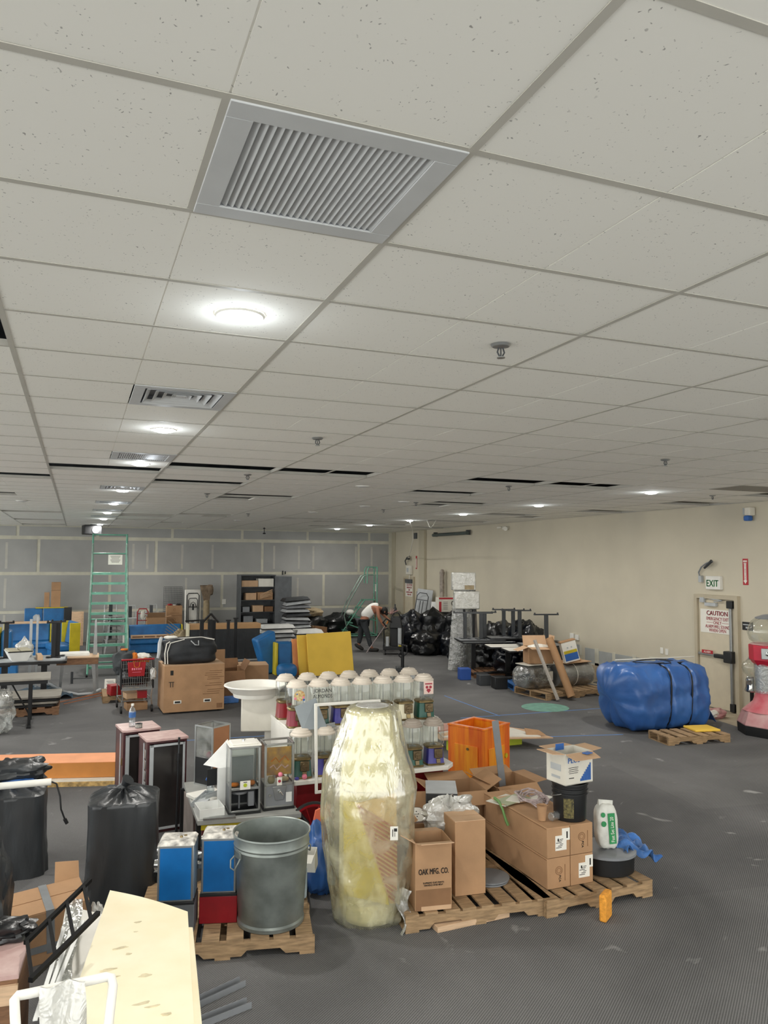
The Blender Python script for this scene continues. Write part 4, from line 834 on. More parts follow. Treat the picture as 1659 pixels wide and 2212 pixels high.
part('label', t, mat('bucket_label', '7A7040', .5, scale=60, hx2='201E18'), ('add', [(.1345*math.cos(a)*(1 if z else .975), .1345*math.sin(a)*(1 if z else .975), .03+.15*z) for z in (0, 1) for a in [-3.05+.12*k for k in range(6)]], [(k, k+1, k+7, k+6) for k in range(5)]))
part('bail', t, 'steel', ('tube', [(.143*math.cos(a), .143*math.sin(a), .21-.05*math.sin(a)) for a in [math.pi*k/10 for k in range(11)]], .003))
t = carton('printed_box', 'white printed box with blue graphic and torn open flaps, on the bucket', (3.685, 5.26, ZT+.287), .28, .22, .24, .12, m='offwhite', open_=True, flaps=(104, 86, 92, 84), lip=.11, flapm='cardboard_pale')
part('lettering', t, 'ink_blue', ('text', 'PLUS', .058, -.055, -.1125, .168, math.pi/2)); part('lettering', t, 'ink_black', *[('box', -.06, -.1125, .13-.014*k, .10-.01*(k % 2), .001, .0035) for k in range(4)], ('box', -.08, -.1125, .05, .05, .001, .006))
part('graphic', t, 'ink_blue', *[('box', .015+.014*k, -.1125, .02, .012, .001, .02+.016*k) for k in range(8)]); part('side_print', t, 'light_grey', ('box', -.1415, 0, .10, .001, .12, .05), ('box', -.1415, 0, .04, .001, .1, .02))
part('liner', t, 'cocoa', ('box', 0, 0, .1, .26, .2, .02)); part('blue_scrap', t, 'ink_blue', ('box', .05, -.15, .238, .07, .05, .006, .2), ('box', -.02, .09, .22, .08, .01, .05))
t = thing('paper_cup', 'brown paper cup standing on the long cartons', 'cup', (3.44, 5.28, ZT)); part('shell', t, 'cardboard', ('lathe', [(.0, .004), (.028, .004), (.029, 0), (.040, .112), (.043, .115), (.040, .117), (.038, .11), (.027, .01), (0, .01)], 24, {'caps': False}))
t = thing('plastic_bottle', 'crushed clear plastic bottle lying beside the paper cup', 'bottle', (3.55, 5.25, ZT+.034), .3, ry=math.pi/2); part('body', t, 'bottle', ('lathe', [(.026, -.07), (.032, -.06), (.026, -.02), (.034, 0), (.028, .03), (.033, .05), (.012, .08), (.012, .095)], 16)); part('cap', t, 'white', ('cyl', (0, 0, .095), (0, 0, .108), .014))
cab = MB()
for k in range(7):
    ph = k*.9; cab.tube([(3.60+.10*math.cos(a+ph)*(1+.1*k/7)-.03*k/7, 5.62+.15*math.sin(a+ph)+.01*k, ZT+.012+.05*abs(math.sin(a*1.5+ph))+.004*k) for a in [i*.45 for i in range(12)]], .007, 6)
o = cab.build('cable_coil', 'rope'); o['label'] = 'tangled pinkish grey cable coil on the long cartons beside the bucket'; o['category'] = 'cable'
t = thing('paint_boards', 'loose stack of torn boards and papers on the far end of the long cartons', 'boards', (3.46, 5.82, ZT), .1)
for k, (m, z, r, sx, sy) in enumerate((('offwhite', 0, .3, .28, .20), ('cardboard_pale', .006, -.1, .24, .20), (mat('pale_green', 'B3B99A', .7, var=.1), .012, .25, .30, .16), ('offwhite', .018, .6, .16, .12))): part('sheet', t, m, ('box', .02*k-.03, -.02*k, z, sx, sy, .005, r))
part('green_strip', t, mat('strip_green', '6F9A57', .6, var=.1), ('tube', [(-.13, .02, .03), (-.14, -.06, .02), (-.15, -.12, -.02), (-.145, -.16, -.10), (-.13, -.17, -.14)], [.012, .012, .01, .012, .013], 6))
solo('torn_paper', 'white torn paper lying among cables near the far carton ends', 'paper', 'paper', (3.72, 5.75, ZT+.001), .5, ('box', 0, 0, 0, .2, .14, .012), bv=.002)
carton('cardboard_box', 'open cardboard box with spread flaps at the back of the long cartons', (3.28, 6.42, 0), .42, .40, .56, -.1, open_=True, flaps=(115, 60, 80, 70), lip=.17)
carton('cardboard_box', 'open cardboard box further right behind the long cartons', (3.80, 6.45, 0), .44, .40, .56, .05, open_=True, flaps=(120, 85, 70, 60), lip=.12)
solo('metal_bar', 'flat grey metal bar leaning on the orange cabinet', 'bar', 'grey', (3.86, 6.60, .45), 0, ('box', 0, 0, 0, .07, .012, .62), bv=.002, rx=-.05, ry=-.10)
t = thing('mortar_bag', 'white plastic bag lettered Fast Set Lite in green, on the right pallet', 'bag', (4.05, 5.27, .305), -.12, rx=-.12); t.scale = (.88, .88, .86)
part('bag', t, mat('bag_white', 'DCDCD4', .45, var=.1, scale=10, bump=.4, bscale=12), ('blob', 0, 0, .19, .105, .065, .20, {'seed': 2, 'amp': .06, 'sq': 3.5, 'n': 36, 'm': 26})); part('crimped_top', t, 'bag_white', ('hexa', [(-.07, -.02, .36), (.07, -.02, .36), (.07, .02, .36), (-.07, .02, .36), (-.06, -.006, .43), (.085, -.006, .41), (.085, .006, .41), (-.06, .006, .43)]))
part('green_band', t, 'green_box', ('box', .02, -.071, .04, .07, .004, .27)); part('lettering', t, 'paper', ('text', 'Fast Set Lite 20', .048, .036, -.0745, .055, math.pi/2, -math.pi/2, 0, {'align': 'LEFT', 'sx': .75})); part('emblem', t, 'green_box', ('cyl', (-.06, -.068, .22), (-.06, -.072, .22), .025, .025, 16), ('cyl', (-.06, -.066, .30), (-.06, -.070, .30), .022, .022, 16))
t = thing('round_drum', 'low black round tub with grey rim at the right end of the right pallet', 'tub', (4.06, 5.30, .127)); part('shell', t, 'black_plastic', ('lathe', [(.20, 0), (.215, .01), (.22, .13), (.225, .135)], 40)); part('rim', t, 'grey', ('lathe', [(.225, .135), (.235, .14), (.235, .16), (.215, .168), (.15, .165), (.01, .165)], 40))
solo('blue_sheeting', 'crumpled bright blue plastic sheeting draped beside the mortar bag', 'plastic', 'plastic_blue', (0, 0, 0), 0, ('sheet', lambda u, v: (4.13+.36*u, 5.12+.34*v+.04*math.sin(u*9), .31+.05*math.sin(u*13+v*6)*math.cos(v*11)-.15*max(0, u-.35)-.05*max(0, .3-v)+.10*max(0, v-.5)), 22, 22, {'th': .004}), ang=60)

# ================================================================ ORANGE CABINET
t = thing('painted_cabinet', 'orange and yellow streak-painted wooden cabinet, open at the top', 'cabinet', (4.50, 8.24, 0), .47); s = .52; hh = .66
part('side_panel', t, 'paint_orange', ('box', -s/2+.02, 0, 0, .04, s-.08, hh)); part('side_panel', t, 'paint_yellow', ('box', s/2-.02, 0, 0, .04, s-.08, hh)); part('front_panel', t, 'paint_orange', ('box', 0, -s/2+.02, 0, s, .04, hh)); part('back_panel', t, 'paint_orange', ('box', 0, s/2-.02, 0, s, .04, hh))
part('front_rim', t, 'paint_orange', ('box', 0, -s/2+.02, hh, s+.02, .05, .025), ('box', 0, s/2-.02, hh, s+.02, .05, .025), ('box', -s/2+.02, 0, hh, .05, s-.07, .025), ('box', s/2-.02, 0, hh, .05, s-.07, .025), bv=.005)
part('inner_ledge', t, 'paint_yellow', ('box', 0, s/2-.07, hh-.09, s-.08, .06, .02), ('box', -s/2+.07, 0, hh-.09, .06, s-.2, .02), ('box', s/2-.07, 0, hh-.09, .06, s-.2, .02), ('box', 0, -s/2+.07, hh-.09, s-.08, .06, .02)); part('inner_floor', t, 'cocoa', ('box', 0, 0, hh-.3, s-.08, s-.08, .02))
dr = part('door', t, 'paint_yellow', ('box', -s/2-.006, 0, .05, .014, s*.62, .42), bv=.003); part('lock', dr, 'brass', ('cyl', (-s/2-.012, -.03, .43), (-s/2-.022, -.03, .43), .016))
dr = part('door', t, 'paint_yellow', ('box', -.03, -s/2-.006, .05, s*.62, .014, .40), bv=.003); part('pull', dr, 'vinyl_yellow', ('cyl', (.16, -s/2-.012, .32), (.16, -s/2-.022, .32), .028, .028, 16))
solo('black_hose', 'black cable loops lying left of the orange cabinet', 'cable', 'black_plastic', (3.72, 7.75, .012), 0, ('tube', [(.16*math.cos(a)*(1+.06*math.sin(a*2.3)), .22*math.sin(a), .004+.012*(a/6)) for a in [k*.5 for k in range(40)]], .011, 6), ('tube', [(.1, .1, .03), (.25, -.2, .06), (.3, -.6, .02), (.28, -.9, .0)], .011, 6))

# ================================================================ FLAT PANELS WITH LIME EDGE
t = thing('panel_stack', 'flat stack of pale boards on a lime-edged base behind the orange cabinet', 'boards', (0, 0, 0))
part('lime_base', t, 'lime', ('box', 5.40, 9.72, 0, 1.15, .10, .14)); part('base_box', t, 'mid_grey', ('box', 5.45, 10.15, 0, 1.1, .7, .12))
part('board', t, 'cardboard_pale', ('flat', [(4.72, 9.72), (5.9, 9.40), (6.25, 9.30), (6.15, 9.9), (5.9, 10.3), (5.2, 10.7), (4.8, 10.4)], .14, .155)); part('board', t, 'offwhite', ('flat', [(4.80, 9.78), (6.1, 9.38), (6.0, 9.95), (5.5, 10.3), (4.9, 10.3)], .155, .17)); part('pink_board', t, mat('pinkish', 'C9988A', .7, var=.08), ('box', 5.0, 10.3, .17, .7, .35, .02, .2)); part('lumber', t, 'wood_pale', ('box', 5.05, 9.95, .17, .5, .05, .03, .35))
part('torn_flap', t, 'cardboard', ('hexa', [(5.95, 9.5, .17), (6.2, 9.4, .17), (6.2, 9.42, .17), (5.95, 9.52, .17), (5.98, 9.6, .24), (6.15, 9.5, .22), (6.15, 9.52, .22), (5.98, 9.62, .24)]))

# ================================================================ LEFT FOREGROUND
def cabf(label, loc, rz, w, d, h, plates):
    t = thing('cabinet', label, 'cabinet', loc, rz, 'tall maroon laminate cabinets'); e = .02
    part('carcass', t, 'maroon_wood', ('box', -w/2+e/2, 0, 0, e, d, h), ('box', w/2-e/2, 0, 0, e, d, h), ('box', 0, d/2-e/2, 0, w, e, h), ('box', 0, 0, 0, w, d, .04))
    part('top', t, 'pink_marble', ('flat', [(-w/2-.01, -d/2), (-w/2+.03, -d/2-.02), (w/2+.01, -d/2-.02), (w/2+.01, d/2), (-w/2-.01, d/2)], h, h+.022), bv=.002); part('top_edge', t, 'maroon_wood', ('box', 0, -d/2+.0, h-.02, w-.01, .02, .02))
    part('door_frame', t, 'light_grey', ('box', -w/2+.04, -d/2-.008, .04, .035, .016, h-.07), ('box', w/2-.03, -d/2-.008, .04, .02, .016, h-.07), ('box', 0, -d/2-.008, h-.05, w-.05, .016, .02), ('box', 0, -d/2-.008, .03, w-.05, .016, .02)); part('dark_panel', t, 'screen_dark', ('box', .015, -d/2-.002, .05, w-.09, .006, h-.1))
    if plates:
        for k in range(4): part('number_plate', t, 'steel', ('box', -w/2-.004, -d/2+.06, h-.16-k*.10, .008, .05, .08), bv=.002)
    part('side_stile', t, 'light_grey', ('box', -w/2-.003, -d/2+.12, .03, .006, .03, h-.06))
    if not plates: part('hinge', t, 'brass', ('box', -w/2-.004, -d/2+.05, h-.33, .008, .03, .07))
    return t
cabf('maroon cabinet with marbled top, behind, carrying the water bottle', (.64, 8.50, 0), .15, .36, .36, .86, False)
cabf('maroon cabinet with marbled top and number plates, the nearer one', (.84, 7.98, 0), .15, .38, .34, .86, True)
t = thing('water_bottle', 'clear water bottle with blue label on the farther maroon cabinet', 'bottle', (.58, 8.46, .882))
part('body', t, 'bottle', ('lathe', [(.028, 0), (.033, .008), (.033, .06), (.029, .075), (.033, .09), (.034, .15), (.026, .18), (.012, .20), (.012, .215)], 20)); part('label', t, 'plastic_blue', ('lathe', [(.0345, .095), (.0355, .10), (.0355, .145), (.0345, .15)], 20, {'caps': False})); part('cap', t, 'white', ('cyl', (0, 0, .213), (0, 0, .232), .015))
t = thing('tape_roll', 'roll of black and white tape beside the water bottle', 'tape', (.64, 8.38, .882)); part('roll', t, 'black_plastic', ('lathe', [(.022, 0), (.036, 0), (.036, .045), (.022, .045), (.022, 0)], 24, {'caps': False})); part('stripes', t, 'paper', *[('box', .0365*math.cos(a), .0365*math.sin(a), .006, .001, .008, .034, a) for a in [-2.6, -2.1, -1.6, -1.1, -.6]])
for (x, y, sx, sy, h, sd, rz, lb) in ((.40, 6.52, .255, .235, .80, 3.1, -.12, 'tall square stack draped in black plastic, gathered at the top'), (-.52, 7.38, .33, .30, .70, 8.7, 0, 'square stack draped in black plastic at the left picture edge')):
    q = MB(); drape(q, sx, sy, h, sd); BL = q.build('covered_stack', 'dust_black', None, ang=50); BL.location = (x, y, 0); BL.rotation_euler.z = rz; BL['label'] = lb; BL['category'] = 'covered stack'
    if x > 0: part('gathered_top', BL, 'dust_black', ('tube', [(-.03, .02, .77), (.0, 0, .83), (.03, -.02, .875)], [.06, .028, .05], 10), ('hexa', [(.0, -.03, .80), (.03, -.03, .80), (.03, -.02, .80), (.0, -.02, .80), (.05, -.16, .775), (.12, -.15, .775), (.12, -.13, .785), (.05, -.14, .785)]))
t = thing('black_bag', 'crumpled black bag lying on top of the left covered stack', 'bag', (-.46, 7.40, .71)); part('bag', t, 'dust_black', ('blob', .0, .05, .07, .26, .16, .09, {'seed': 4, 'amp': .35, 'n': 40, 'm': 22})); part('blue_cloth', t, 'tarp_blue', ('blob', .06, -.09, .02, .12, .05, .02, {'seed': 6, 'amp': .3}))
t = thing('tube_light', 'long white fluorescent tube lying across the left covered stack', 'light fixture', (-.47, 7.02, .775), -.02, ry=.0); part('housing', t, 'white', ('cyl', (-.45, 0, 0), (.33, 0, 0), .028, .028, 14)); part('cord', t, 'black_plastic', ('tube', [(.33, 0, 0), (.37, .0, -.02), (.40, -.02, -.12), (.41, -.03, -.22), (.44, -.03, -.30)], .007)); part('plug', t, 'black_plastic', ('cyl', (.44, -.03, -.30), (.46, -.03, -.34), .014))
t = thing('foam_beam', 'long peach foam block with an ochre side lying on the carpet at left', 'foam block', (-.30, 10.0, 0), -.27)
part('top_layer', t, 'peach_foam', ('box', 0, .12, .24, 2.2, .44, .006)); part('core', t, 'peach_side', ('box', 0, .12, .07, 2.2, .44, .17), bv=.003); part('base_board', t, 'offwhite', ('box', 0, .08, .045, 2.2, .5, .022)); part('chipboard', t, mat('chipboard', 'C6A468', .8, var=.3, scale=20), ('box', .1, -.06, 0, 2.1, .3, .045)); 
t = carton('cardboard_box', 'tilted cardboard box closed with grey duct tape in the left foreground', (-.13, 5.75, .02), .52, .34, .34, .18, tape=False, rx=.10, ry=-.06)
part('duct_tape', t, 'duct_tape', ('box', .02, 0, .342, .05, .345, .003), ('box', .02, -.1715, .06, .05, .003, .285), ('box', -.02, -.1725, .08, .20, .003, .045)); part('raised_flap', t, 'cardboard', ('hexa', [(.10, .17, .34), (.26, .17, .33), (.26, .175, .33), (.10, .175, .34), (.12, .26, .44), (.27, .24, .42), (.27, .245, .42), (.12, .265, .44)]))
solo('torn_paper', 'torn silver paper scrap by the right end of the taped box', 'paper', 'wrap_milky', (.20, 5.66, .0), 0, ('blob', 0, 0, .14, .05, .04, .14, {'seed': 8, 'amp': .5, 'floor': 0}))
# slabs
t = thing('foam_slab', 'large cream foam slab with dark smudges in the left foreground', 'foam slab', (0, 0, 0))
part('slab', t, 'cream_foam', ('sheet', lambda u, v: ((-.06*(1-v)+.245*v)*(1-u)+(.505*(1-v)+.645*v)*u, (3.35*(1-v)+5.08*v)*(1-u)+(3.3*(1-v)+4.62*v)*u, .60+.012*math.sin(u*3.1)), 10, 16, {'th': .022}))
sm = MB()
for i, (x, y, r, e) in enumerate(((.37, 4.56, .014, 1.3), (.35, 4.45, .007, 1.6), (.30, 4.22, .012, 1.2), (.36, 3.98, .016, 1.8), (.27, 4.30, .010, 3.5), (.33, 3.74, .014, 2.6), (.37, 3.70, .010, 3), (.42, 3.62, .010, 2), (.19, 4.02, .012, 4), (.20, 4.10, .009, 4), (.43, 3.5, .008, 3))):
    q = [(x+r*e*math.cos(a)*(1+.3*math.sin(3*a+i)), y+r*.9*math.sin(a)*(1+.3*math.cos(2*a+i))) for a in [k*math.pi/7 for k in range(14)]]; sm.flat(q, .6085, .6125)
sm.build('smudges', mat('smudge', 'D6CAAA', .9, var=.15, scale=20), t, label='soft grey-brown smudges', kind='stuff')
solo('foam_slab', 'cream foam slab whose edge shows right beneath the large one', 'foam slab', 'cream_foam', (0, 0, 0), 0, ('flat', [(.20, 3.1), (.525, 3.1), (.655, 4.48), (.35, 4.6)], .545, .574), bv=.003, group='cream foam slabs')
solo('support_crate', 'dark crate hidden under the cream foam slabs', 'crate', 'mid_grey', (.33, 4.15, 0), -.1, ('box', 0, 0, 0, .36, .9, .54), bv=.004)
t = thing('wrapped_board', 'white panel in clear plastic lying between black frame and cream slab', 'panel', (0, 0, 0)); part('panel', t, 'white_foam', ('hexa', [(-.10, 3.45, .44), (.12, 3.45, .44), (.26, 5.0, .42), (.02, 5.2, .42), (-.10, 3.45, .50), (.08, 3.45, .52), (.20, 5.0, .50), (.0, 5.2, .50)])); part('plastic_film', t, 'wrap_clear', ('sheet', lambda u, v: (-.12+.09*u+.13*v+.006*math.sin(v*30), 3.4+1.8*v, .528+.003*math.sin(u*12+v*20)), 8, 24, {'th': .002}))
solo('support_crate', 'dark crate hidden under the white wrapped panel', 'crate', 'mid_grey', (.02, 4.4, 0), -.1, ('box', 0, 0, 0, .18, 1.0, .41), bv=.004)
for k in range(3): solo('metal_strip', ['thin white metal strip, leftmost of three by the black frame', 'thin white metal strip, middle of three by the black frame', 'thin white metal strip, rightmost of three by the black frame'][k], 'strip', 'white_metal', (-.06+.035*k, 4.35, .54+.012*k), -.12-.03*k, ('box', 0, 0, 0, .02, .9, .006), group='white metal strips')
mat('frame_black', '0A0A0B', .7, var=.05, spec=.15)
t = thing('railing', 'black square-tube frame with four rungs leaning over the wrapped panel', 'frame', (0, 0, 0))
A0, A1, B0, B1 = Vector((-.135, 3.80, .77)), Vector((.155, 4.33, .79)), Vector((-.185, 4.42, .66)), Vector((.13, 5.02, .70))
def bar(t, a, b, w, name, m='frame_black'):
    q = MB(); a = Vector(a); b = Vector(b); q.cyl(a, b, w*.7, w*.7, 4); return q.build(name, m, t)
bar(t, A0, A1, .022, 'rail'); bar(t, B0, B1, .022, 'rail')
for f in (.02, .33, .60, .88): bar(t, A0.lerp(A1, f), B0.lerp(B1, f), .016, 'rung')
t = thing('wooden_crate', 'pinkish wooden crate with a pale top at the bottom left picture edge', 'crate', (-.36, 4.52, 0), -.08); part('body', t, 'wood_brown', ('box', 0, 0, 0, .34, .46, .56)); part('top', t, 'pink_marble', ('box', 0, 0, .56, .35, .47, .02)); part('front_batten', t, 'wood_pale', ('box', 0, -.245, .45, .35, .02, .09)); 
solo('black_cloth', 'black plastic crumpled over the back of the wooden crate', 'plastic', 'black_bag', (-.32, 4.70, .58), 0, ('blob', 0, 0, .04, .15, .09, .05, {'seed': 3, 'amp': .35, 'n': 34}))
solo('hanging_plastic', 'dark plastic bundle with a clear film at the left picture edge', 'plastic', 'dust_black', (-.50, 5.22, .0), 0, ('blob', 0, 0, .50, .17, .16, .52, {'seed': 14, 'amp': .3, 'n': 40, 'm': 34, 'sq': 2.6, 'floor': 0}))
t = thing('padded_handle', 'white padded tube handle of a cart at the bottom left', 'cart handle', (0, 0, 0))
def zt(x, y, z): return (x, y, z)
part('tube', t, 'white_foam', ('tube', [(-.115, 2.80, .62), (-.135, 3.0, .86), (-.16, 3.17, .97), (-.165, 3.21, .995), (-.155, 3.225, 1.0), (-.12, 3.225, 1.0), (.10, 3.24, 1.0), (.15, 3.245, 1.0), (.17, 3.24, .995), (.175, 3.21, .98), (.15, 3.05, .88), (.135, 2.9, .72)], .0175, 14)); 
part('leg', t, 'grey', ('cyl', (-.115, 2.80, .62), (-.11, 2.75, 0), .015), ('cyl', (.135, 2.9, .72), (.13, 2.85, 0), .015))
part('bag_panel', t, 'wrap_milky', ('sheet', lambda u, v: (-.075+.15*u, 3.215-.02*math.sin(u*8+v*4)-.12*v, 1.022-.36*v), 14, 16, {'th': .012}))
for k in range(2): solo('metal_stud', ['upper', 'lower'][k]+' grey metal stud lying on the carpet right of the cream slabs', 'stud', 'grey', (.83-.02*k, 4.80-.22*k, .0), .42-.12*k, ('box', 0, 0, 0, .42, .06, .004), ('box', 0, -.03, 0, .42, .004, .035), ('box', 0, .03, 0, .42, .004, .035), group='grey metal studs')

# ================================================================ MIDDLE LEFT
t = carton('cardboard_box', 'very large cardboard box with oval handholes, under the black duffel bag', (1.92, 13.95, .03), 1.02, .74, .78, .03, flapm='cardboard_pale')
for x in (-.25, .25): part('handhole', t, 'paper', ('box', x-.03, -.373, .14, .13, .006, .055), bv=.02); part('handhole', t, 'ink_black', ('box', x-.03, -.377, .152, .09, .006, .03), bv=.01)
part('arrows_print', t, 'ink_black', ('box', -.38, -.3725, .62, .05, .001, .08), ('box', -.385, -.3725, .50, .09, .001, .01), ('box', -.40, -.3725, .42, .012, .001, .08), ('box', -.36, -.3725, .42, .012, .001, .08))
part('text_print', t, 'cardboard_dark', *[('box', .36-.04*(k % 3), -.3725, .66-.035*k, .22+.06*(k % 2), .001, .010) for k in range(12) if k not in (5, 8)], kind='stuff'); part('code_patch', t, 'cardboard_dark', ('box', .43, -.3725, .03, .10, .001, .08))
solo('wheel_dolly', 'low black dolly beneath the very large cardboard box', 'dolly', 'black_plastic', (1.92, 13.98, 0), .03, ('box', 0, 0, 0, .8, .6, .03))
t = thing('duffel_bag', 'black duffel bag with pale piping lying on the large cardboard box', 'bag', (1.86, 13.92, .81), .03)
part('body', t, 'duffel', ('blob', 0, 0, .21, .46, .25, .23, {'seed': 3, 'amp': .08, 'sq': 4, 'floor': .0, 'n': 44, 'm': 28})); part('piping', t, 'paper', ('tube', [(-.42, -.24, .02), (-.43, -.25, .2), (-.40, -.23, .36), (-.25, -.12, .43), (.2, -.1, .44), (.42, -.16, .40)], .010), ('tube', [(-.38, -.255, .02), (-.39, -.26, .22), (-.34, -.24, .37), (-.1, -.2, .42)], .008))
part('strap', t, 'light_grey', ('tube', [(-.46, .0, .44), (-.50, -.12, .36), (-.52, -.2, .2), (-.54, -.22, .12)], [.03, .035, .03, .025], 6), ('tube', [(.0, -.24, .40), (.07, -.27, .33), (.13, -.27, .32), (.13, -.25, .40)], .009)); part('buckle', t, 'paper', ('blob', -.30, .02, .44, .11, .06, .03, {'seed': 1}))
# shopping cart
t = thing('shopping_cart', 'wire shopping cart piled with clothes and bags, left of the large box', 'shopping cart', (1.0, 14.25, 0), .06); w = .50; d = .62
b = MB()
for k in range(15):
    x = -w/2+w*k/14; b.cyl((x, -d/2, .42), (x*1.06, -d/2-.03, .88), .004, n=5); b.cyl((x, d/2, .42), (x*1.06, d/2, .88), .004, n=5); 
for k in range(9):
    y = -d/2+d*k/8; b.cyl((-w/2, y, .42), (-w/2*1.06, y, .88), .004, n=5); b.cyl((w/2, y, .42), (w/2*1.06, y, .88), .004, n=5); b.cyl((-w/2, y, .42), (w/2, y, .42), .004, n=5)
for z in (.42, .5, .58, .66, .74, .82):
    b.tube([(-w/2, -d/2, z), (w/2, -d/2, z), (w/2, d/2, z), (-w/2, d/2, z)], .004, 5, True)
b.build('basket_wires', 'steel', t, kind='stuff')
part('rim', t, 'chrome', ('tube', [(-w/2*1.06, -d/2-.03, .885), (w/2*1.06, -d/2-.03, .885), (w/2*1.06, d/2, .885), (-w/2*1.06, d/2, .885)], .010, 8, True)); part('handle', t, 'red', ('cyl', (-w/2-.02, -d/2-.06, .90), (w/2+.02, -d/2-.06, .90), .016))
for x in (-1, 1):
    part('side_post', t, 'black_metal', ('box', x*(w/2+.012), -d/2-.01, .40, .03, .03, .48)); part('leg', t, 'chrome', ('tube', [(x*w/2, -d/2, .42), (x*(w/2-.02), -d/2, .25), (x*(w/2), -d/2, .12)], .012)); part('leg', t, 'chrome', ('tube', [(x*w/2, d/2, .42), (x*w/2, d/2, .12)], .012))
    for y in (-1, 1): part('caster', t, 'black_plastic', ('cyl', (x*w/2-.015, y*d/2, .06), (x*w/2+.015, y*d/2, .06), .06, .06, 14)); 
part('lower_rack', t, 'chrome', ('tube', [(-w/2, -d/2, .2), (w/2, -d/2, .2), (w/2, d/2, .2), (-w/2, d/2, .2)], .01, 8, True), ('cyl', (-w/2, 0, .2), (w/2, 0, .2), .006), ('cyl', (0, -d/2, .2), (0, d/2, .2), .006)); part('frame_rail', t, 'steel', ('box', 0, -d/2-.01, .38, w, .03, .035))
t = thing('clothes_pile', 'dark coat and orange and white clothes heaped in the shopping cart', 'clothes', (1.0, 14.25, .43), 0)
part('coat', t, 'clothes_grey', ('blob', -.16, .05, .38, .20, .26, .20, {'seed': 3, 'amp': .25, 'n': 34})); part('filling', t, 'navy_bag', ('blob', 0, 0, .16, .23, .28, .16, {'seed': 5, 'amp': .1, 'sq': 4})); part('white_cloth', t, 'paper', ('blob', .12, .05, .47, .13, .16, .05, {'seed': 7, 'amp': .3})); part('orange_cloth', t, 'clothes_orange', ('blob', -.02, -.18, .46, .045, .05, .10, {'seed': 9, 'amp': .3}), ('blob', .12, -.24, .44, .1, .04, .03, {'seed': 2, 'amp': .4}), ('blob', -.18, .05, .60, .06, .06, .02, {'seed': 4}))
t = thing('shopping_bag', 'red reusable shopping bag hanging on the front of the cart', 'bag', (1.0, 13.86, .62), .04); part('bag', t, 'red', ('hexa', [(-.13, -.015, 0), (.13, -.015, 0), (.13, .015, 0), (-.13, .015, 0), (-.15, -.02, .24), (.15, -.02, .24), (.15, .02, .24), (-.15, .02, .24)]), bv=.006); part('print', t, 'pink', *[('box', -.07+.035*k, -.0225, .11, .022, .002, .035) for k in range(5)], ('box', 0, -.0225, .07, .14, .002, .006)); part('handle', t, 'clothes_orange', ('tube', [(-.05, -.02, .24), (-.04, -.04, .17), (.0, -.045, .15), (.04, -.04, .17), (.05, -.02, .24)], .006))
solo('plastic_bag', 'crumpled white plastic bag tied to the right side of the cart', 'bag', 'wrap_milky', (1.27, 13.84, .66), 0, ('blob', 0, 0, 0, .045, .04, .09, {'seed': 3, 'amp': .4}))
t = thing('toolbox', 'red boxes and papers lying on the lower rack of the cart', 'boxes', (1.02, 14.3, .21), 0); part('red_box', t, 'red', ('box', .1, -.1, 0, .16, .2, .12)); part('paper_pack', t, 'cardboard_pale', ('box', -.08, -.05, 0, .22, .3, .09, .2)); 
carton('cardboard_box', 'low open cardboard box under the shopping cart rack', (1.03, 14.3, .0), .34, .34, .13, .1, open_=True, flaps=(None, None, None, None))
pallet('small wooden pallet behind the shopping cart, carrying red boxes', (.86, 15.45, 0), .70, .9, 0, n=6, seed=9)
solo('red_case', 'red plastic case on the small pallet behind the cart', 'case', 'red', (.72, 15.15, .127), .2, ('box', 0, 0, 0, .22, .28, .18), bv=.01)
t = thing('ballast_box', 'tilted white electrical box with printed label on the carpet left of the cart', 'box', (.66, 15.9, .0), -.15, rx=-.35); part('case', t, 'white', ('box', 0, 0, .03, .2, .09, .27), bv=.006); part('label_print', t, 'mid_grey', *[('box', .0+.02*(k % 2), -.0465, .07+.03*k, .13, .002, .008) for k in range(7)])
solo('tool_tray', 'dark curved tool beside the white electrical box', 'tool', 'dark_grey', (.83, 15.5, .14), 0, ('blob', 0, 0, .10, .07, .1, .12, {'seed': 5, 'amp': .2}))
t = thing('copper_strips', 'long thin copper-coloured strips lying on the carpet towards the cart', 'strips', (0, 0, 0))
for k, (a, b_) in enumerate((((-.27, 15.3, .015), (.75, 15.75, .10)), ((-.14, 15.1, .015), (.62, 15.6, .07)), ((-.2, 15.25, .03), (.66, 15.8, .10)))): bar(t, a, b_, .014, 'strip', 'copper')
solo('grey_hose', 'pale grey flexible pipe curving over the carpet near the table legs', 'hose', 'light_grey', (0, 0, 0), 0, ('tube', [(-.6, 16.3, .30), (-.38, 16.2, .22), (-.15, 16.1, .08), (.1, 15.95, .03), (.35, 16.0, .03), (.5, 16.3, .05)], .028, 10))
t = solo('tarp', 'crumpled dark teal tarp on the floor under the round-cornered table', 'tarp', mat('teal_tarp', '2C4A5E', .6, var=.3, scale=3, bump=.4, bscale=6), (0, 0, 0), 0, ('sheet', lambda u, v: (-.98+1.0*u-.15*v, 15.7+.95*v, .02+.16*abs(noise.noise(Vector((u*4, v*3, 0))))+.12*math.sin(u*3.1)*math.sin(v*3.1)), 26, 20, {'th': .004}), ang=60)
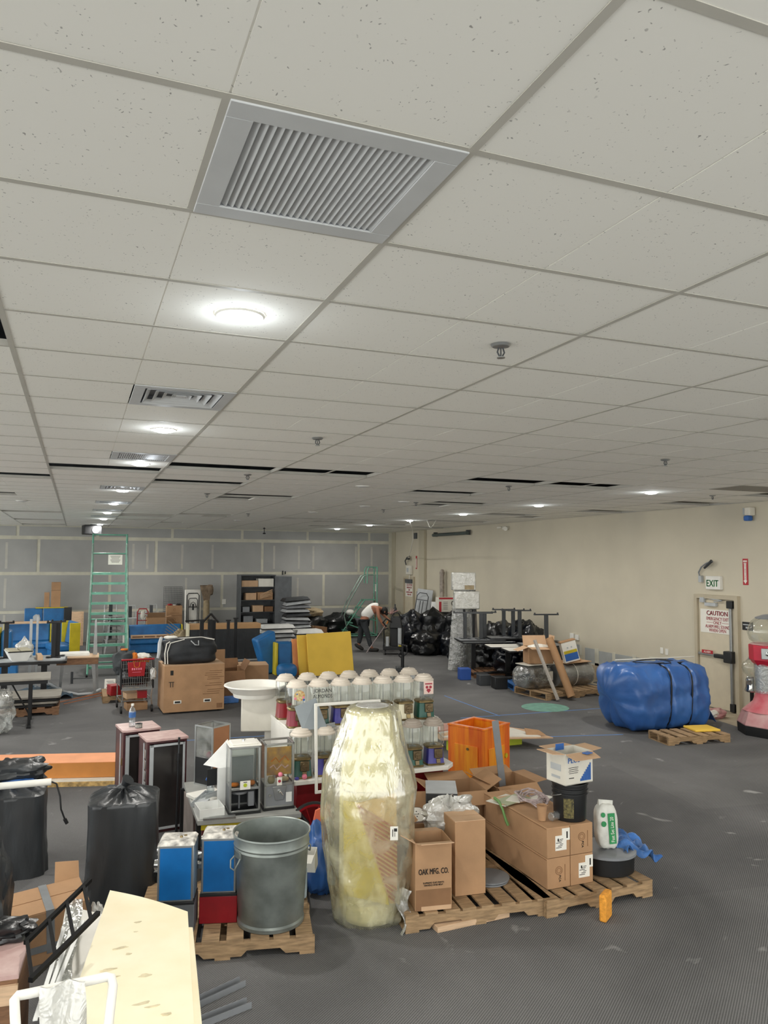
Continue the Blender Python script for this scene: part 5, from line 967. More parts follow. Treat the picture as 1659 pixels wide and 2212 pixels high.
# front folding table
t = thing('folding_table', 'narrow folding table with worn grey top and black legs at the left edge', 'table', (-.92, 13.62, 0), .02)
part('top', t, mat('worn_top', '9B968C', .6, var=.15, scale=5, stretch=(1, 8, 1)), ('box', 0, 0, .715, 1.18, .74, .03), bv=.004); part('apron', t, 'black_metal', ('box', 0, -.33, .66, 1.1, .03, .055), ('box', 0, .33, .66, 1.1, .03, .055))
for x in (.30,): 
    for y in (-.3, .3): part('leg', t, 'black_metal', ('box', x, y, 0, .045, .045, .67))
    part('leg_brace', t, 'black_metal', ('cyl', (x, -.3, .12), (x, .3, .12), .014), ('cyl', (x, .0, .12), (x-.3, 0, .68), .012))
part('leg', t, 'black_metal', ('box', -.5, -.3, 0, .045, .045, .67)); part('leg', t, 'black_metal', ('box', -.5, .3, 0, .045, .045, .67)); part('foot', t, 'black_metal', ('box', .30, -.36, 0, .06, .16, .03))
# table B with inverted table
t = thing('pedestal_table', 'dark round-cornered pedestal table standing upright behind the folding table', 'table', (-.78, 15.75, 0), 0)
part('top', t, 'black_plastic', ('flat', rtop(1.34, .8, .09), .70, .745), bv=.004); part('pedestal_column', t, 'black_metal', ('box', .28, 0, .02, .10, .10, .68)); part('pedestal_column', t, 'black_metal', ('box', -.38, 0, .02, .10, .10, .68)); part('foot', t, 'black_metal', ('box', .28, 0, 0, .07, .6, .03)); part('foot', t, 'black_metal', ('box', -.38, 0, 0, .07, .6, .03)); part('bracket', t, 'black_metal', ('box', .28, 0, .66, .2, .5, .04), ('box', -.38, 0, .66, .2, .5, .04))
t = thing('inverted_table', 'upside-down cafe table with black columns pointing up, on the dark table', 'table', (-.78, 15.78, .747), 0)
part('top', t, 'light_grey', ('flat', rtop(1.28, .74, .09), 0, .03), bv=.003)
ped_up(t, .43, -.08, .03, .66, .26, m='black_metal'); ped_up(t, .50, .12, .03, .66, .26, m='black_metal'); ped_up(t, -.38, .08, .03, .66, .26, m='black_metal')
t = thing('light_fixture', 'white trapezoid light fixture box with beige top lying on the upturned table', 'light fixture', (-.93, 15.5, .78), .2); part('housing', t, 'white_metal', ('hexa', [(-.12, -.22, 0), (.12, -.22, 0), (.12, .22, 0), (-.12, .22, 0), (-.2, -.26, .17), (.2, -.26, .17), (.2, .3, .17), (-.2, .3, .17)])); part('top_slats', t, mat('beige_slat', 'B5AF98', .6, var=.06), ('box', -.1, .02, .172, .17, .54, .02), ('box', .1, .02, .172, .17, .54, .02), bv=.003); part('edge_strip', t, 'black_metal', ('box', 0, -.262, .16, .4, .006, .02))
solo('plastic_bag', 'clear crumpled plastic bag peaked behind the light fixture box', 'plastic', 'wrap_milky', (-.86, 16.0, .78), 0, ('blob', 0, 0, .16, .14, .14, .20, {'seed': 6, 'amp': .35, 'pinch': .3, 'floor': 0}))
solo('wood_block', 'short pale wood block on the upturned table', 'block', 'wood_pale', (-.58, 15.55, .78), .1, ('box', 0, 0, 0, .09, .5, .08), bv=.004)
solo('metal_post', 'pair of pale metal uprights standing behind the plastic bag', 'posts', 'light_grey', (-.72, 16.3, .0), 0, ('box', -.05, 0, 0, .05, .03, 1.45), ('box', .06, .02, 0, .04, .03, 1.5))
# table C
t = thing('work_table', 'brown box-edged work table on splayed grey metal legs', 'table', (.08, 16.2, 0), -.02)
part('tray_body', t, 'wood_brown', ('box', 0, 0, .60, .74, .60, .12), bv=.004); part('rim', t, 'wood_pale', ('box', 0, 0, .72, .76, .62, .02))
for x, y, s in ((.28, -.26, .05), (.33, .26, .04), (-.28, .26, -.04)): part('leg', t, 'steel', ('hexa', [(x+s-.02, y-.015, 0), (x+s+.02, y-.015, 0), (x+s+.02, y+.015, 0), (x+s-.02, y+.015, 0), (x-.035, y-.02, .6), (x+.035, y-.02, .6), (x+.035, y+.02, .6), (x-.035, y+.02, .6)]))
part('upright', t, 'steel', ('hexa', [(.27, .05, .74), (.35, .05, .74), (.35, .08, .74), (.27, .08, .74), (.29, .05, 1.40), (.32, .05, 1.44), (.32, .08, 1.44), (.29, .08, 1.40)]), label='grey folded leg standing upright')
for k, (x, y, z, sx) in enumerate(((-.1, .05, .742, .62), (-.08, .12, .765, .56))): solo('foam_board', ['lower', 'upper'][k]+' white foam board lying on the brown work table', 'board', 'white_foam', (.08+x, 16.2+y, z), -.02+.04*k, ('box', 0, 0, 0, sx, .4, .022), group='white foam boards')
solo('leg_stub', 'small folded steel leg standing on the carpet behind the work table', 'leg', 'dark_grey', (-.02, 17.6, 0), 0, ('box', 0, 0, 0, .05, .05, .25), ('cyl', (0, 0, .1), (.45, 0, .1), .01))
# stacked tops on red-brown pallet, plastic
pallet('dark reddish pallet under a stack of table tops at the left edge', (-.78, 14.65, 0), 1.15, .9, 0, m='wood_brown', n=6, seed=12)
for k in range(4): solo('table_top', ['lowest', 'second', 'third', 'topmost'][k]+' table top of the flat stack on the dark red pallet', 'table top', 'worn_top' if k % 2 else 'black_plastic', (-.76+.02*k, 14.68, .127+k*.045), .02*(k % 3-1), ('flat', rtop(1.05, .8, .08), 0, .035), bv=.004, group='stacked table tops')
solo('plastic_bag', 'clear glossy plastic bag bulging at the left picture edge', 'plastic', 'wrap_clear', (-1.08, 12.95, 0), 0, ('blob', 0, 0, .32, .26, .2, .33, {'seed': 4, 'amp': .25, 'n': 40, 'm': 28, 'floor': 0}))
# ---- rolling ladders
def rladder(label, loc, rz, n, h_plat, w, run, rail_h, sign=True, group='green rolling ladders'):
    t = thing('rolling_ladder', label, 'ladder', loc, rz, group)          # steps rise along +y
    dz = h_plat/n; dy = run/n; G = 'ladder_green'
    for s in (-1, 1):
        x = s*w/2
        part('stringer', t, G, ('tube', [(x*1.05, -.05, .08), (x, run, h_plat)], .021)); part('rear_post', t, G, ('tube', [(x*1.1, run+.42, .08), (x, run+.42, h_plat), (x, run+.42, h_plat+rail_h)], .021))
        part('base_rail', t, G, ('tube', [(x*1.05, -.05, .08), (x*1.1, run+.42, .08)], .021)); part('brace', t, G, ('tube', [(x, run*.35, h_plat*.35), (x*1.1, run+.42, .1)],   .016), ('tube', [(x, run*.55, h_plat*.55), (x, run+.42, h_plat*.45)], .016))
        part('handrail', t, 'ladder_worn', ('tube', [(x*1.1, dy*1.2, dz*1.2), (x*1.1, dy*1.1-.08, dz*1.2+.45), (x*1.06, dy*1.6, dz*1.6+.78), (x, run-.05, h_plat+rail_h*.72), (x, run+.1, h_plat+rail_h*.76), (x, run+.42, h_plat+rail_h*.76)], .019))
        part('guard_loop', t, G, ('tube', [(x, run+.08, h_plat+rail_h*.5), (x, run+.08, h_plat+rail_h*.9), (x, run+.13, h_plat+rail_h), (x, run+.36, h_plat+rail_h), (x, run+.42, h_plat+rail_h*.95), (x, run+.42, h_plat)], .019))
        for y in (0, run+.42): part('caster', t, 'black_plastic', ('cyl', (x*1.08-.02, y, .05), (x*1.08+.02, y, .05), .05, .05, 12))
    for k in range(1, n+1):
        q = k*dy-.05*0
        part('step' if k < n else 'platform', t, G, ('box', 0, k*dy+(.0 if k < n else .2), k*dz-.02, w, .16 if k < n else .46, .022), ('box', 0, k*dy-.08 if k < n else run-.03, k*dz-.05, w, .01, .052))
    part('cross_bar', t, G, ('cyl', (-w/2, run+.42, h_plat+rail_h), (w/2, run+.42, h_plat+rail_h), .018), ('cyl', (-w/2, run+.42, h_plat+rail_h*.5), (w/2, run+.42, h_plat+rail_h*.5), .018), ('cyl', (-w/2*1.1, run+.42, .1), (w/2*1.1, run+.42, .1), .018), ('cyl', (-w/2, run+.42, h_plat*.5), (w/2, run+.42, h_plat*.5), .018))
    if sign:
        s = part('warning_sign', t, 'paper', ('box', w*.17, run+.40, h_plat+rail_h*.5-.27, w*.42, .006, .24)); part('lettering', s, 'ink_black', *[('box', w*.17, run+.395, h_plat+rail_h*.5-.07-.03*k, w*.3-.03*(k % 3), .002, .009) for k in range(6)])
    return t
rladder('tall green rolling ladder with ten steps and a white sign, left of centre', (.70, 18.35, 0), -.03, 10, 2.28, .78, 1.35, .92)
rladder('smaller green rolling ladder seen from the side, in the far corner', (8.36, 25.05, 0), -1.75, 5, 1.28, .55, .80, 1.1)

# ================================================================ BACK LEFT: BOOTHS AND BOXES
def booth(label, loc, rz, L, back=True, seat=.42, bh=.92, side='vinyl_yellow', slats=False, rx=0, name='booth_bench'):
    t = thing(name, label, 'bench', loc, rz, 'blue vinyl booth benches', rx)
    part('seat', t, 'vinyl_blue', ('box', 0, -.06, seat-.16, L-.06, .50, .16), bv=.04); part('base', t, 'vinyl_blue', ('box', 0, -.04, .02, L-.08, .44, seat-.18), bv=.02)
    part('backrest', t, 'vinyl_blue', ('hexa', [(-L/2+.03, .16, seat-.02), (L/2-.03, .16, seat-.02), (L/2-.03, .34, seat-.02), (-L/2+.03, .34, seat-.02), (-L/2+.03, .24, bh), (L/2-.03, .24, bh), (L/2-.03, .34, bh), (-L/2+.03, .34, bh)]), bv=.04)
    for s in (-1, 1): part('side_panel', t, side, ('box', s*(L/2-.015), .22, .02, .03, .26, bh-.03), bv=.01)
    if slats: part('wood_rail', t, 'wood_pale', ('box', 0, .10, bh-.02, L-.05, .10, .06)); part('slot', t, 'wood_brown', ('box', -.28*L, .10, bh+.035, .36*L, .05, .01), ('box', .24*L, .10, bh+.035, .36*L, .05, .01))
    return t
booth('blue booth bench with a wooden rail on top, at the far left', (-1.15, 22.6, 0), 0, 1.15, bh=.90, slats=True)
booth('blue booth seat with a yellow rounded side panel facing left', (-.30, 21.8, 0), -1.35, .95, bh=.98)
booth('long blue booth bench in the centre with a slatted wooden rail', (2.13, 22.7, 0), 0, 1.50, bh=.76, slats=False)
t = thing('booth_rail', 'narrow slatted wood rail lying along the seat of the centre booth bench', 'rail', (2.10, 22.40, .425), 0); part('rail', t, 'wood_pale', ('box', 0, 0, 0, 1.32, .07, .10)); part('slot', t, 'wood_brown', *[('box', -.48+.32*k, -.037, .03, .28, .006, .04) for k in range(4)])
t = thing('booth_bench', 'sliver of a blue booth end with yellow edge at the left picture edge', 'bench', (-1.47, 19.2, 0), 0); part('backrest', t, 'vinyl_blue', ('box', .08, 0, .3, .22, .5, .72), bv=.06); part('side_panel', t, 'vinyl_yellow', ('box', -.06, -.05, .02, .04, .5, 1.05), bv=.02); part('base', t, 'vinyl_blue', ('box', .12, 0, 0, .4, .5, .32), bv=.03)
t = thing('tall_booth', 'tall blue vinyl booth back with yellow top edge standing by the far wall', 'booth back', (-.70, 25.5, 0), 0); part('panel', t, 'vinyl_blue', ('box', .18, 0, 0, .72, .14, 1.12), bv=.02); part('panel', t, 'vinyl_blue', ('box', -.45, .05, 0, .50, .12, 1.12), bv=.02); part('top_edge', t, 'vinyl_yellow', ('box', .05, 0, 1.12, .9, .15, .03)); part('worn_patch', t, 'light_grey', ('blob', -.36, -.02, .78, .09, .01, .15, {'seed': 3, 'amp': .3}))
solo('speaker_box', 'black box standing at the right end of the blue booth back', 'box', 'black_plastic', (-.20, 25.45, 0), 0, ('box', 0, 0, 0, .22, .2, 1.14), bv=.01)
carton('cardboard_box', 'tall narrow cardboard box on top of the blue booth back', (-.55, 25.5, 1.152), .26, .14, .50, 0, tape=False); carton('cardboard_box', 'narrower cardboard box right atop the tall one by the far wall', (-.55, 25.5, 1.66), .26, .14, .24, 0)
carton('cardboard_box', 'short flat cardboard piece left of the tall boxes on the booth back', (-.80, 25.5, 1.152), .14, .12, .44, 0, tape=False)
solo('wall_board', 'pale pinkish wooden panel leaning on the wall left of the green ladder', 'panel', 'wood_pale', (.08, 25.2, 0), 0, ('box', 0, 0, 0, .34, .03, 1.02), ('box', .1, -.02, 0, .04, .02, 1.0), rx=-.06)
# stacked metal chairs behind the ladder
def chair(label, loc, rz, group, m='steel'):
    t = thing('metal_chair', label, 'chair', loc, rz, group)
    part('seat', t, m, ('box', 0, 0, .44, .36, .36, .02), bv=.01)
    for x in (-1, 1):
        part('leg', t, m, ('tube', [(x*.15, -.15, .44), (x*.19, -.20, 0)], .011)); part('leg', t, m, ('tube', [(x*.15, .15, .44), (x*.19, .20, 0)], .011))
    part('back_frame', t, m, ('tube', [(-.16, .16, .44), (-.17, .20, .7), (-.15, .22, .82), (.15, .22, .82), (.17, .20, .7), (.16, .16, .44)], .011)); part('back_splat', t, 'dark_grey', ('box', 0, .20, .46, .10, .01, .34))
    return t
for k in range(6): chair('metal cafe chair of the stack behind the green ladder, %s' % ['lowest', 'second up', 'third up', 'fourth up', 'fifth up', 'topmost'][k], (.92+.01*k, 22.2, .12*k), .1+.05*k, 'stacked metal chairs')
chair('grey metal chair left of the red hand truck, by the far wall', (1.62, 24.9, .36), .2, 'chairs by the far wall', 'light_grey'); chair('grey metal chair right of the red hand truck, by the far wall', (2.18, 25.0, .38), -.15, 'chairs by the far wall', 'steel')
for k, x in enumerate((1.62, 2.18)): solo('plastic_bin', ['left', 'right'][k]+' white storage bin under a grey chair by the far wall', 'bin', 'white', (x, 24.95, 0), 0, ('box', 0, 0, 0, .48, .46, .36), bv=.02)
t = thing('hand_truck', 'red hand truck standing in front of the far wall', 'hand truck', (1.87, 24.1, 0), 0, rx=.06)
part('frame', t, 'red', ('tube', [(-.15, 0, .02), (-.15, 0, 1.05), (-.10, .02, 1.14), (.10, .02, 1.14), (.15, 0, 1.05), (.15, 0, .02)], .018), *[('cyl', (-.15, 0, z), (.15, 0, z), .012) for z in (.2, .5, .8, 1.0)]); part('toe_plate', t, 'red', ('box', 0, -.12, 0, .36, .24, .012)); part('wheel', t, 'black_plastic', ('cyl', (-.22, .08, .12), (-.17, .08, .12), .12, .12, 16)); part('wheel', t, 'black_plastic', ('cyl', (.17, .08, .12), (.22, .08, .12), .12, .12, 16)); part('coiled_rope', t, 'offwhite', ('blob', 0, -.03, .95, .06, .03, .12, {'seed': 2, 'amp': .3}))
t = carton('cardboard_box', 'open reddish cardboard box beside the red hand truck', (2.25, 24.2, .0), .52, .42, .88, 0, m='cardboard', open_=True, flaps=(40, 80, None, 30))
for k in range(2):
    t = carton('cardboard_box', ['lower', 'upper'][k]+' of two stacked brown cartons with a curved mark in front of the wire grid', (2.84, 24.7, .60+k*.295), .46, .36, .29, 0, m='cardboard'); part('smile_print', t, 'cardboard_dark', ('box', 0, -.1815, .06, .28, .001, .012), ('tube', [(.035*math.cos(a*.7), -.182, .17+.035*math.sin(a*.7)) for a in range(9)], .004, 6, True))
solo('plastic_bin', 'white bin carrying the two stacked brown cartons', 'bin', 'light_grey', (2.84, 24.7, 0), 0, ('box', 0, 0, 0, .46, .4, .595), bv=.02)
t = thing('red_items', 'small red and dark things lying on the top brown carton', 'tools', (2.84, 24.65, 1.194), 0); part('red_piece', t, 'red', ('blob', -.13, 0, .025, .07, .05, .025, {'seed': 3, 'amp': .3})); part('dark_piece', t, 'black_plastic', ('blob', .13, 0, .025, .07, .05, .025, {'seed': 5, 'amp': .3})); part('pale_piece', t, 'paper', ('box', 0, 0, 0, .08, .05, .02))
t = thing('wire_grid', 'black wire grid panel leaning against the far wall', 'grid panel', (2.94, 25.95, 0), 0, rx=.02)
part('wire', t, 'dark_grey', *([('cyl', (-.29+.58*k/12, 0, .02), (-.29+.58*k/12, 0, 1.72), .006, .006, 4) for k in range(13)]+[('cyl', (-.29, 0, .02+1.7*k/26), (.29, 0, .02+1.7*k/26), .006, .006, 4) for k in range(27)]), kind='stuff')
t = thing('folding_bed', 'upright folded white table with black tube frame by the far wall', 'folding table', (3.53, 25.55, 0), 0, rx=-.04)
part('panel', t, 'white', ('box', 0, 0, 0, .52, .06, 1.64), bv=.04); part('tube_frame', t, 'black_metal', ('tube', [(-.19, -.05, .02), (-.19, -.05, 1.45), (-.14, -.05, 1.52), (.14, -.05, 1.52), (.19, -.05, 1.45), (.19, -.05, .02)], .014), ('tube', [(-.14, -.06, .1), (-.14, -.06, 1.3), (-.10, -.06, 1.36), (.10, -.06, 1.36), (.14, -.06, 1.3), (.14, -.06, .1)], .011), ('cyl', (-.14, -.07, 1.08), (.14, -.07, 1.08), .012), ('tube', [(-.10, -.08, 1.08), (-.06, -.08, 1.2), (0, -.08, 1.24), (.06, -.08, 1.2), (.10, -.08, 1.08)], .010), ('box', 0, -.08, .98, .05, .03, .2)); part('mark', t, 'grey', ('blob', 0, -.032, .62, .05, .004, .04, {'n': 16, 'm': 8}))
t = thing('paper_roll', 'tall kraft paper bundle with a crumpled fan top standing by the far wall', 'paper bundle', (3.95, 25.5, 0), 0); part('tube', t, 'paper_bag', ('lathe', [(.10, 0), (.11, .3), (.10, 1.2), (.09, 1.3)], 14)); part('fan_top', t, mat('kraft_dark', '8A7762', .85, var=.25, scale=7), ('hexa', [(-.09, -.06, 1.28), (.09, -.06, 1.28), (.09, .06, 1.28), (-.09, .06, 1.28), (-.22, -.08, 1.74), (.16, -.05, 1.80), (.18, .05, 1.78), (-.20, .06, 1.78)]), ('blob', .11, 0, 1.62, .10, .07, .17, {'seed': 4, 'amp': .2}))
# counter and posts
t = thing('counter', 'low counter with dark corrugated front and wooden top, in the middle distance', 'counter', (3.63, 20.45, 0), -.02)
part('body', t, 'corrug', ('box', 0, 0, .02, 1.80, .5, .80)); part('rib', t, 'dark_grey', *[('box', -.88+.04*k, -.253, .03, .018, .008, .78) for k in range(45)], kind='stuff'); part('top', t, mat('tan_top', 'C49A6C', .7, var=.06), ('box', 0, 0, .82, 1.84, .54, .12)); part('end_panel', t, 'cream', ('box', -.925, -.02, .5, .03, .56, .46)); part('kick_strip', t, 'light_grey', ('box', 0, -.262, 0, 1.8, .02, .03))
for k, (x, y, h) in enumerate(((3.02, 18.9, 1.12), (3.40, 18.56, 1.13), (3.66, 19.0, 1.14), (2.86, 19.1, 1.10), (3.16, 19.2, 1.08))):
    t = thing('black_post', ['thick black post, second from left, before the counter', 'slim black post in front of the counter middle', 'slim black post, rightmost before the counter', 'thick black post, leftmost before the counter', 'thick black post, third from left before the counter'][k], 'post', (x, y, 0), 0, 'black posts before the counter'); part('column', t, 'black_metal', ('box', 0, 0, .02, .09 if k in (0, 3, 4) else .065, .07, h)); part('cap', t, 'black_metal', ('box', 0, 0, h+.02, .11, .08, .03)); part('foot', t, 'black_metal', ('box', 0, 0, 0, .3, .1, .02))
t = thing('fan_clamp', 'black angled metal pieces standing on the counter left end', 'metal parts', (2.85, 20.5, .94), 0); part('bar', t, 'black_metal', ('cyl', (-.2, 0, .08), (.3, 0, .10), .02), ('cyl', (.25, 0, .05), (.45, .02, .26), .03), ('cyl', (.45, .02, .26), (.65, 0, .03), .03))
solo('branch_bundle', 'bundle of thin pale sticks and scraps between the booth and the counter', 'sticks', 'paper_bag', (0, 0, 0), 0, *[('cyl', (2.6+.03*k, 21.2-.05*k, .45+.05*k), (2.2+.02*k, 21.0, .72+.07*k), .008) for k in range(5)], ('blob', 2.62, 21.2, .38, .18, .2, .36, {'seed': 3, 'amp': .3, 'floor': 0}))
# boxes in front of the counter
t = carton('cardboard_box', 'open cardboard box with raised flaps right of the large box', (2.78, 14.9, 0), .46, .46, .52, .05, m='cardboard_dark', open_=True, flaps=(150, 30, 30, 10), lip=.2); t = carton('cardboard_box', 'flat-topped tan cardboard box behind the white bowl', (3.28, 15.3, 0), .60, .55, .56, -.12, flapm='cardboard_pale')
solo('cardboard_flap', 'upright cardboard sheet leaning behind the large box, at its right end', 'cardboard', 'cardboard', (2.55, 14.75, 0), .1, ('box', 0, 0, 0, .2, .012, .92))
solo('blue_crate', 'small blue plastic crate on the floor under the boxes', 'crate', 'plastic_blue', (2.66, 14.35, 0), .05, ('box', 0, 0, 0, .32, .22, .10), bv=.012)
# blue booth cushions and yellow foam sheets
t = thing('booth_cushion', 'blue vinyl booth cushion standing on end, leaning left', 'cushion', (4.13, 17.75, 0), .1, 'blue vinyl cushions', ry=-.10); part('cushion', t, 'vinyl_blue', ('hexa', [(-.06, -.2, .0), (.26, -.2, .0), (.26, .2, .0), (-.06, .2, .0), (-.22, -.22, .80), (.24, -.22, .96), (.24, .22, .96), (-.22, .22, .80)]), bv=.04)
t = thing('booth_cushion', 'blue booth cushion with yellow edge beside the orange foam', 'cushion', (4.42, 17.45, 0), 0, 'blue vinyl cushions'); part('cushion', t, 'vinyl_blue', ('box', .05, 0, 0, .34, .3, .74), bv=.04); part('yellow_edge', t, 'vinyl_yellow', ('box', -.15, -.02, 0, .06, .32, .73), bv=.02)
solo('seat_cushion', 'round-ended blue vinyl seat lying before the blue cushions', 'cushion', 'vinyl_blue', (4.42, 16.95, 0), 0, ('blob', 0, 0, .15, .22, .2, .16, {'seed': 1, 'amp': .02, 'sq': 3, 'floor': 0}))
def leaning(label, name, m, x0, x1, y, h, lean, rz=0, th=.05, top=0, cat='foam sheet', group=None):
    return solo(name, label, cat, m, (0, 0, 0), 0, ('hexa', [(x0, y, 0), (x1, y+rz, 0), (x1, y+rz+th, 0), (x0, y+th, 0), (x0-.04, y+lean, h), (x1-.06, y+rz+lean, h+top), (x1-.06, y+rz+lean+th, h+top), (x0-.04, y+lean+th, h)]), bv=.006, group=group)
leaning('ragged orange foam sheet behind the yellow foam sheets', 'foam_sheet', 'orange_foam', 4.66, 5.3, 17.2, .80, .12)
leaning('narrower yellow foam sheet standing behind the big one', 'foam_sheet', 'yellow_foam', 4.74, 5.5, 17.05, .90, .10)
leaning('big bright yellow foam sheet standing on edge in the middle distance', 'foam_sheet', 'yellow_foam', 4.93, 6.02, 16.92, .93, .10, rz=.05, top=.03)
# supply cabinet
t = thing('storage_cabinet', 'grey steel cabinet full of boxes and supplies by the far wall', 'cabinet', (5.44, 24.9, 0), 0); W, D, Hh = 1.12, .6, 2.10
part('carcass', t, 'mid_grey', ('box', -W/2, 0, 0, .03, D, Hh), ('box', W/2, 0, 0, .03, D, Hh), ('box', 0, 0, Hh, W+.03, D, .03), ('box', 0, D/2, 0, W, .02, Hh), ('box', 0, 0, 0, W, D, .06))
part('door', t, 'mid_grey', ('hexa', [(W/2+.0, -D/2, .03), (W/2+.46, -D/2-.30, .03), (W/2+.46, -D/2-.27, .03), (W/2, -D/2+.03, .03), (W/2, -D/2, Hh-.02), (W/2+.46, -D/2-.30, Hh-.02), (W/2+.46, -D/2-.27, Hh-.02), (W/2, -D/2+.03, Hh-.02)]))
for z in (.55, .92, 1.30, 1.72): part('shelf', t, 'dark_grey', ('box', 0, 0, z, W-.03, D-.02, .025))
for x, z, sx, sz, m, l in ((-.25, 1.746, .52, .2, 'cardboard_pale', 'long tan box on the top cabinet shelf'), (.26, 1.746, .5, .26, 'paper', 'pile of white rolled papers on the top cabinet shelf'), (-.22, 1.326, .34, .22, 'cardboard_pale', 'tan box on the second cabinet shelf'), (.24, 1.326, .5, .24, 'cardboard', 'heap of kraft paper on the second cabinet shelf'),
        (-.38, .946, .22, .16, 'grey', 'grey tin on the third cabinet shelf'), (.02, .946, .34, .2, 'cardboard_pale', 'tan carton in the middle of the third cabinet shelf'), (.36, .946, .28, .16, 'cardboard_dark', 'stack of brown folders on the third cabinet shelf'), (-.3, .576, .3, .24, 'grey', 'grey boxes on the fourth cabinet shelf'), (.15, .576, .35, .14, 'light_grey', 'pale scrap on the fourth cabinet shelf')):
    solo('shelf_box', l, 'box', m, (5.44+x, 24.82, z), random.uniform(-.1, .1), ('box', 0, 0, 0, sx, .34, sz), bv=.004)
for k in range(5): solo('cardboard_tube', ['lowest', 'second', 'middle', 'fourth', 'topmost'][k]+' loose kraft tube on the second cabinet shelf', 'tube', 'cardboard_pale', (5.70, 24.58, 1.37+.03*k), 0, ('cyl', (-.2, 0, 0), (.2, -.0, .1+.015*k), .014), group='kraft tubes in the cabinet')
solo('drywall_bracket', 'small black bracket on the far wall above the cabinet', 'bracket', 'black_metal', (6.62, 26.105, 2.1), 0, ('box', 0, 0, 0, .03, .03, .14), ('box', .09, 0, .02, .03, .03, .1))
# piles of light fixtures (grey trays)
def fixture(label, loc, rz, group, sx=1.15, sy=.58, hh=.10, ry=0, rx=0, m='light_grey'):
    t = thing('light_fixture', label, 'light fixture', loc, rz, group, rx, ry)
    part('tray', t, m, ('hexa', [(-sx/2+.06, -sy/2+.06, hh), (sx/2-.06, -sy/2+.06, hh), (sx/2-.06, sy/2-.06, hh), (-sx/2+.06, sy/2-.06, hh), (-sx/2, -sy/2, .02), (sx/2, -sy/2, .02), (sx/2, sy/2, .02), (-sx/2, sy/2, .02)][4:]+[(-sx/2+.06, -sy/2+.06, hh), (sx/2-.06, -sy/2+.06, hh), (sx/2-.06, sy/2-.06, hh), (-sx/2+.06, sy/2-.06, hh)])); part('edge_frame', t, 'black_metal', ('box', 0, 0, 0, sx+.01, sy+.01, .02))
    return t
NM = ['lowest', 'second', 'third', 'fourth', 'fifth', 'sixth', 'seventh', 'eighth', 'ninth', 'tenth', 'eleventh', 'topmost']
for k in range(12): fixture('grey light fixture tray of the tall leaning stack beside the cabinet, %s' % NM[k], (6.42+.03*math.sin(k*2.1), 23.6, .005+.122*k), .05*math.sin(k*1.7), 'tall stack of grey light fixtures', sx=.80, ry=-.05*((k*5) % 3-1)+(-.07 if k > 8 else 0), m=['light_grey', 'grey', 'light_grey', 'dark_grey'][k % 4])
for k in range(6): fixture('white light fixture tray of the low left pile behind the blue cushions, %s' % NM[k if k < 5 else 11], (5.42+.03*math.sin(k*3), 22.1, .005+.125*k), .06*math.sin(k*2.7), 'low left pile of white light fixtures', sx=.98, hh=.11, m='white_metal' if k > 3 else 'light_grey')
for k in range(4): fixture('white light fixture tray of the low right pile, %s' % NM[k if k < 3 else 11], (6.46, 22.45, .005+.14*k), .10*math.sin(k*2+1), 'low right pile of white light fixtures', sx=.86, hh=.12, m='white_metal' if k % 2 else 'light_grey')
# rubbish right of the fixtures
solo('trash_bag', 'dark bag with pale bundle on top, left of the corner ladder', 'trash bag', 'black_bag', (7.15, 24.3, 0), 0, ('blob', 0, 0, .42, .42, .4, .45, {'seed': 33, 'amp': .3, 'floor': 0})); solo('cloth_bundle', 'pale olive cloth bundle on the dark bag left of the corner ladder', 'bundle', 'paper_bag', (7.1, 24.1, .86), 0, ('blob', 0, 0, .08, .32, .2, .12, {'seed': 12, 'amp': .3}))
carton('cardboard_box', 'crushed brown box before the dark bag near the corner ladder', (7.12, 23.4, 0), .55, .4, .34, -.3, m='cardboard_dark'); carton('cardboard_box', 'tilted brown box atop the crushed one near the corner ladder', (7.10, 23.42, .36), .42, .34, .18, .25, m='cardboard_dark', ry=.12)
solo('trash_bag', 'black bag lying under the corner ladder', 'trash bag', 'black_bag', (8.55, 25.6, 0), 0, ('blob', 0, 0, .36, .62, .36, .38, {'seed': 35, 'amp': .3, 'floor': 0})); solo('trash_bag', 'low black bag behind the corner ladder steps', 'trash bag', 'black_bag', (7.75, 25.5, 0), 0, ('blob', 0, 0, .3, .34, .3, .32, {'seed': 36, 'amp': .3, 'floor': 0})); solo('hard_hat', 'white round helmet-like lid hanging on the corner ladder', 'helmet', 'white', (8.78, 25.22, .83), 0, ('blob', 0, 0, 0, .15, .13, .10, {'amp': .02, 'sq': 2}))

# ================================================================ PERSON
PX, PY, PZR = 8.02, 20.95, -.36
def skinbody(name, pts, edges, parent, m, sub=2, label=None):
    me = bpy.data.meshes.new(name); me.from_pydata([p[:3] for p in pts], edges, []); o = bpy.data.objects.new(name, me); COL.objects.link(o)
    sk = o.modifiers.new('skin', 'SKIN'); sl = me.skin_vertices[0].data
    for i, p in enumerate(pts): sl[i].radius = (p[3], p[4] if len(p) > 4 else p[3]); 
    sl[0].use_root = True
    sd = o.modifiers.new('sub', 'SUBSURF'); sd.levels = sd.render_levels = sub
    sk.use_smooth_shade = True
    dg = bpy.context.evaluated_depsgraph_get(); m2 = bpy.data.meshes.new_from_object(o.evaluated_get(dg)); bpy.data.objects.remove(o)
    m2.name = name; m2.materials.clear(); m2.materials.append(MATS[m]); m2.polygons.foreach_set('use_smooth', [True]*len(m2.polygons))
    o = bpy.data.objects.new(name, m2); COL.objects.link(o); o.parent = parent
    if label: o['label'] = label
    return o
t = thing('person', 'person in a white sleeveless shirt and dark trousers bending over a cart with a pole', 'person', (PX, PY, 0), PZR)
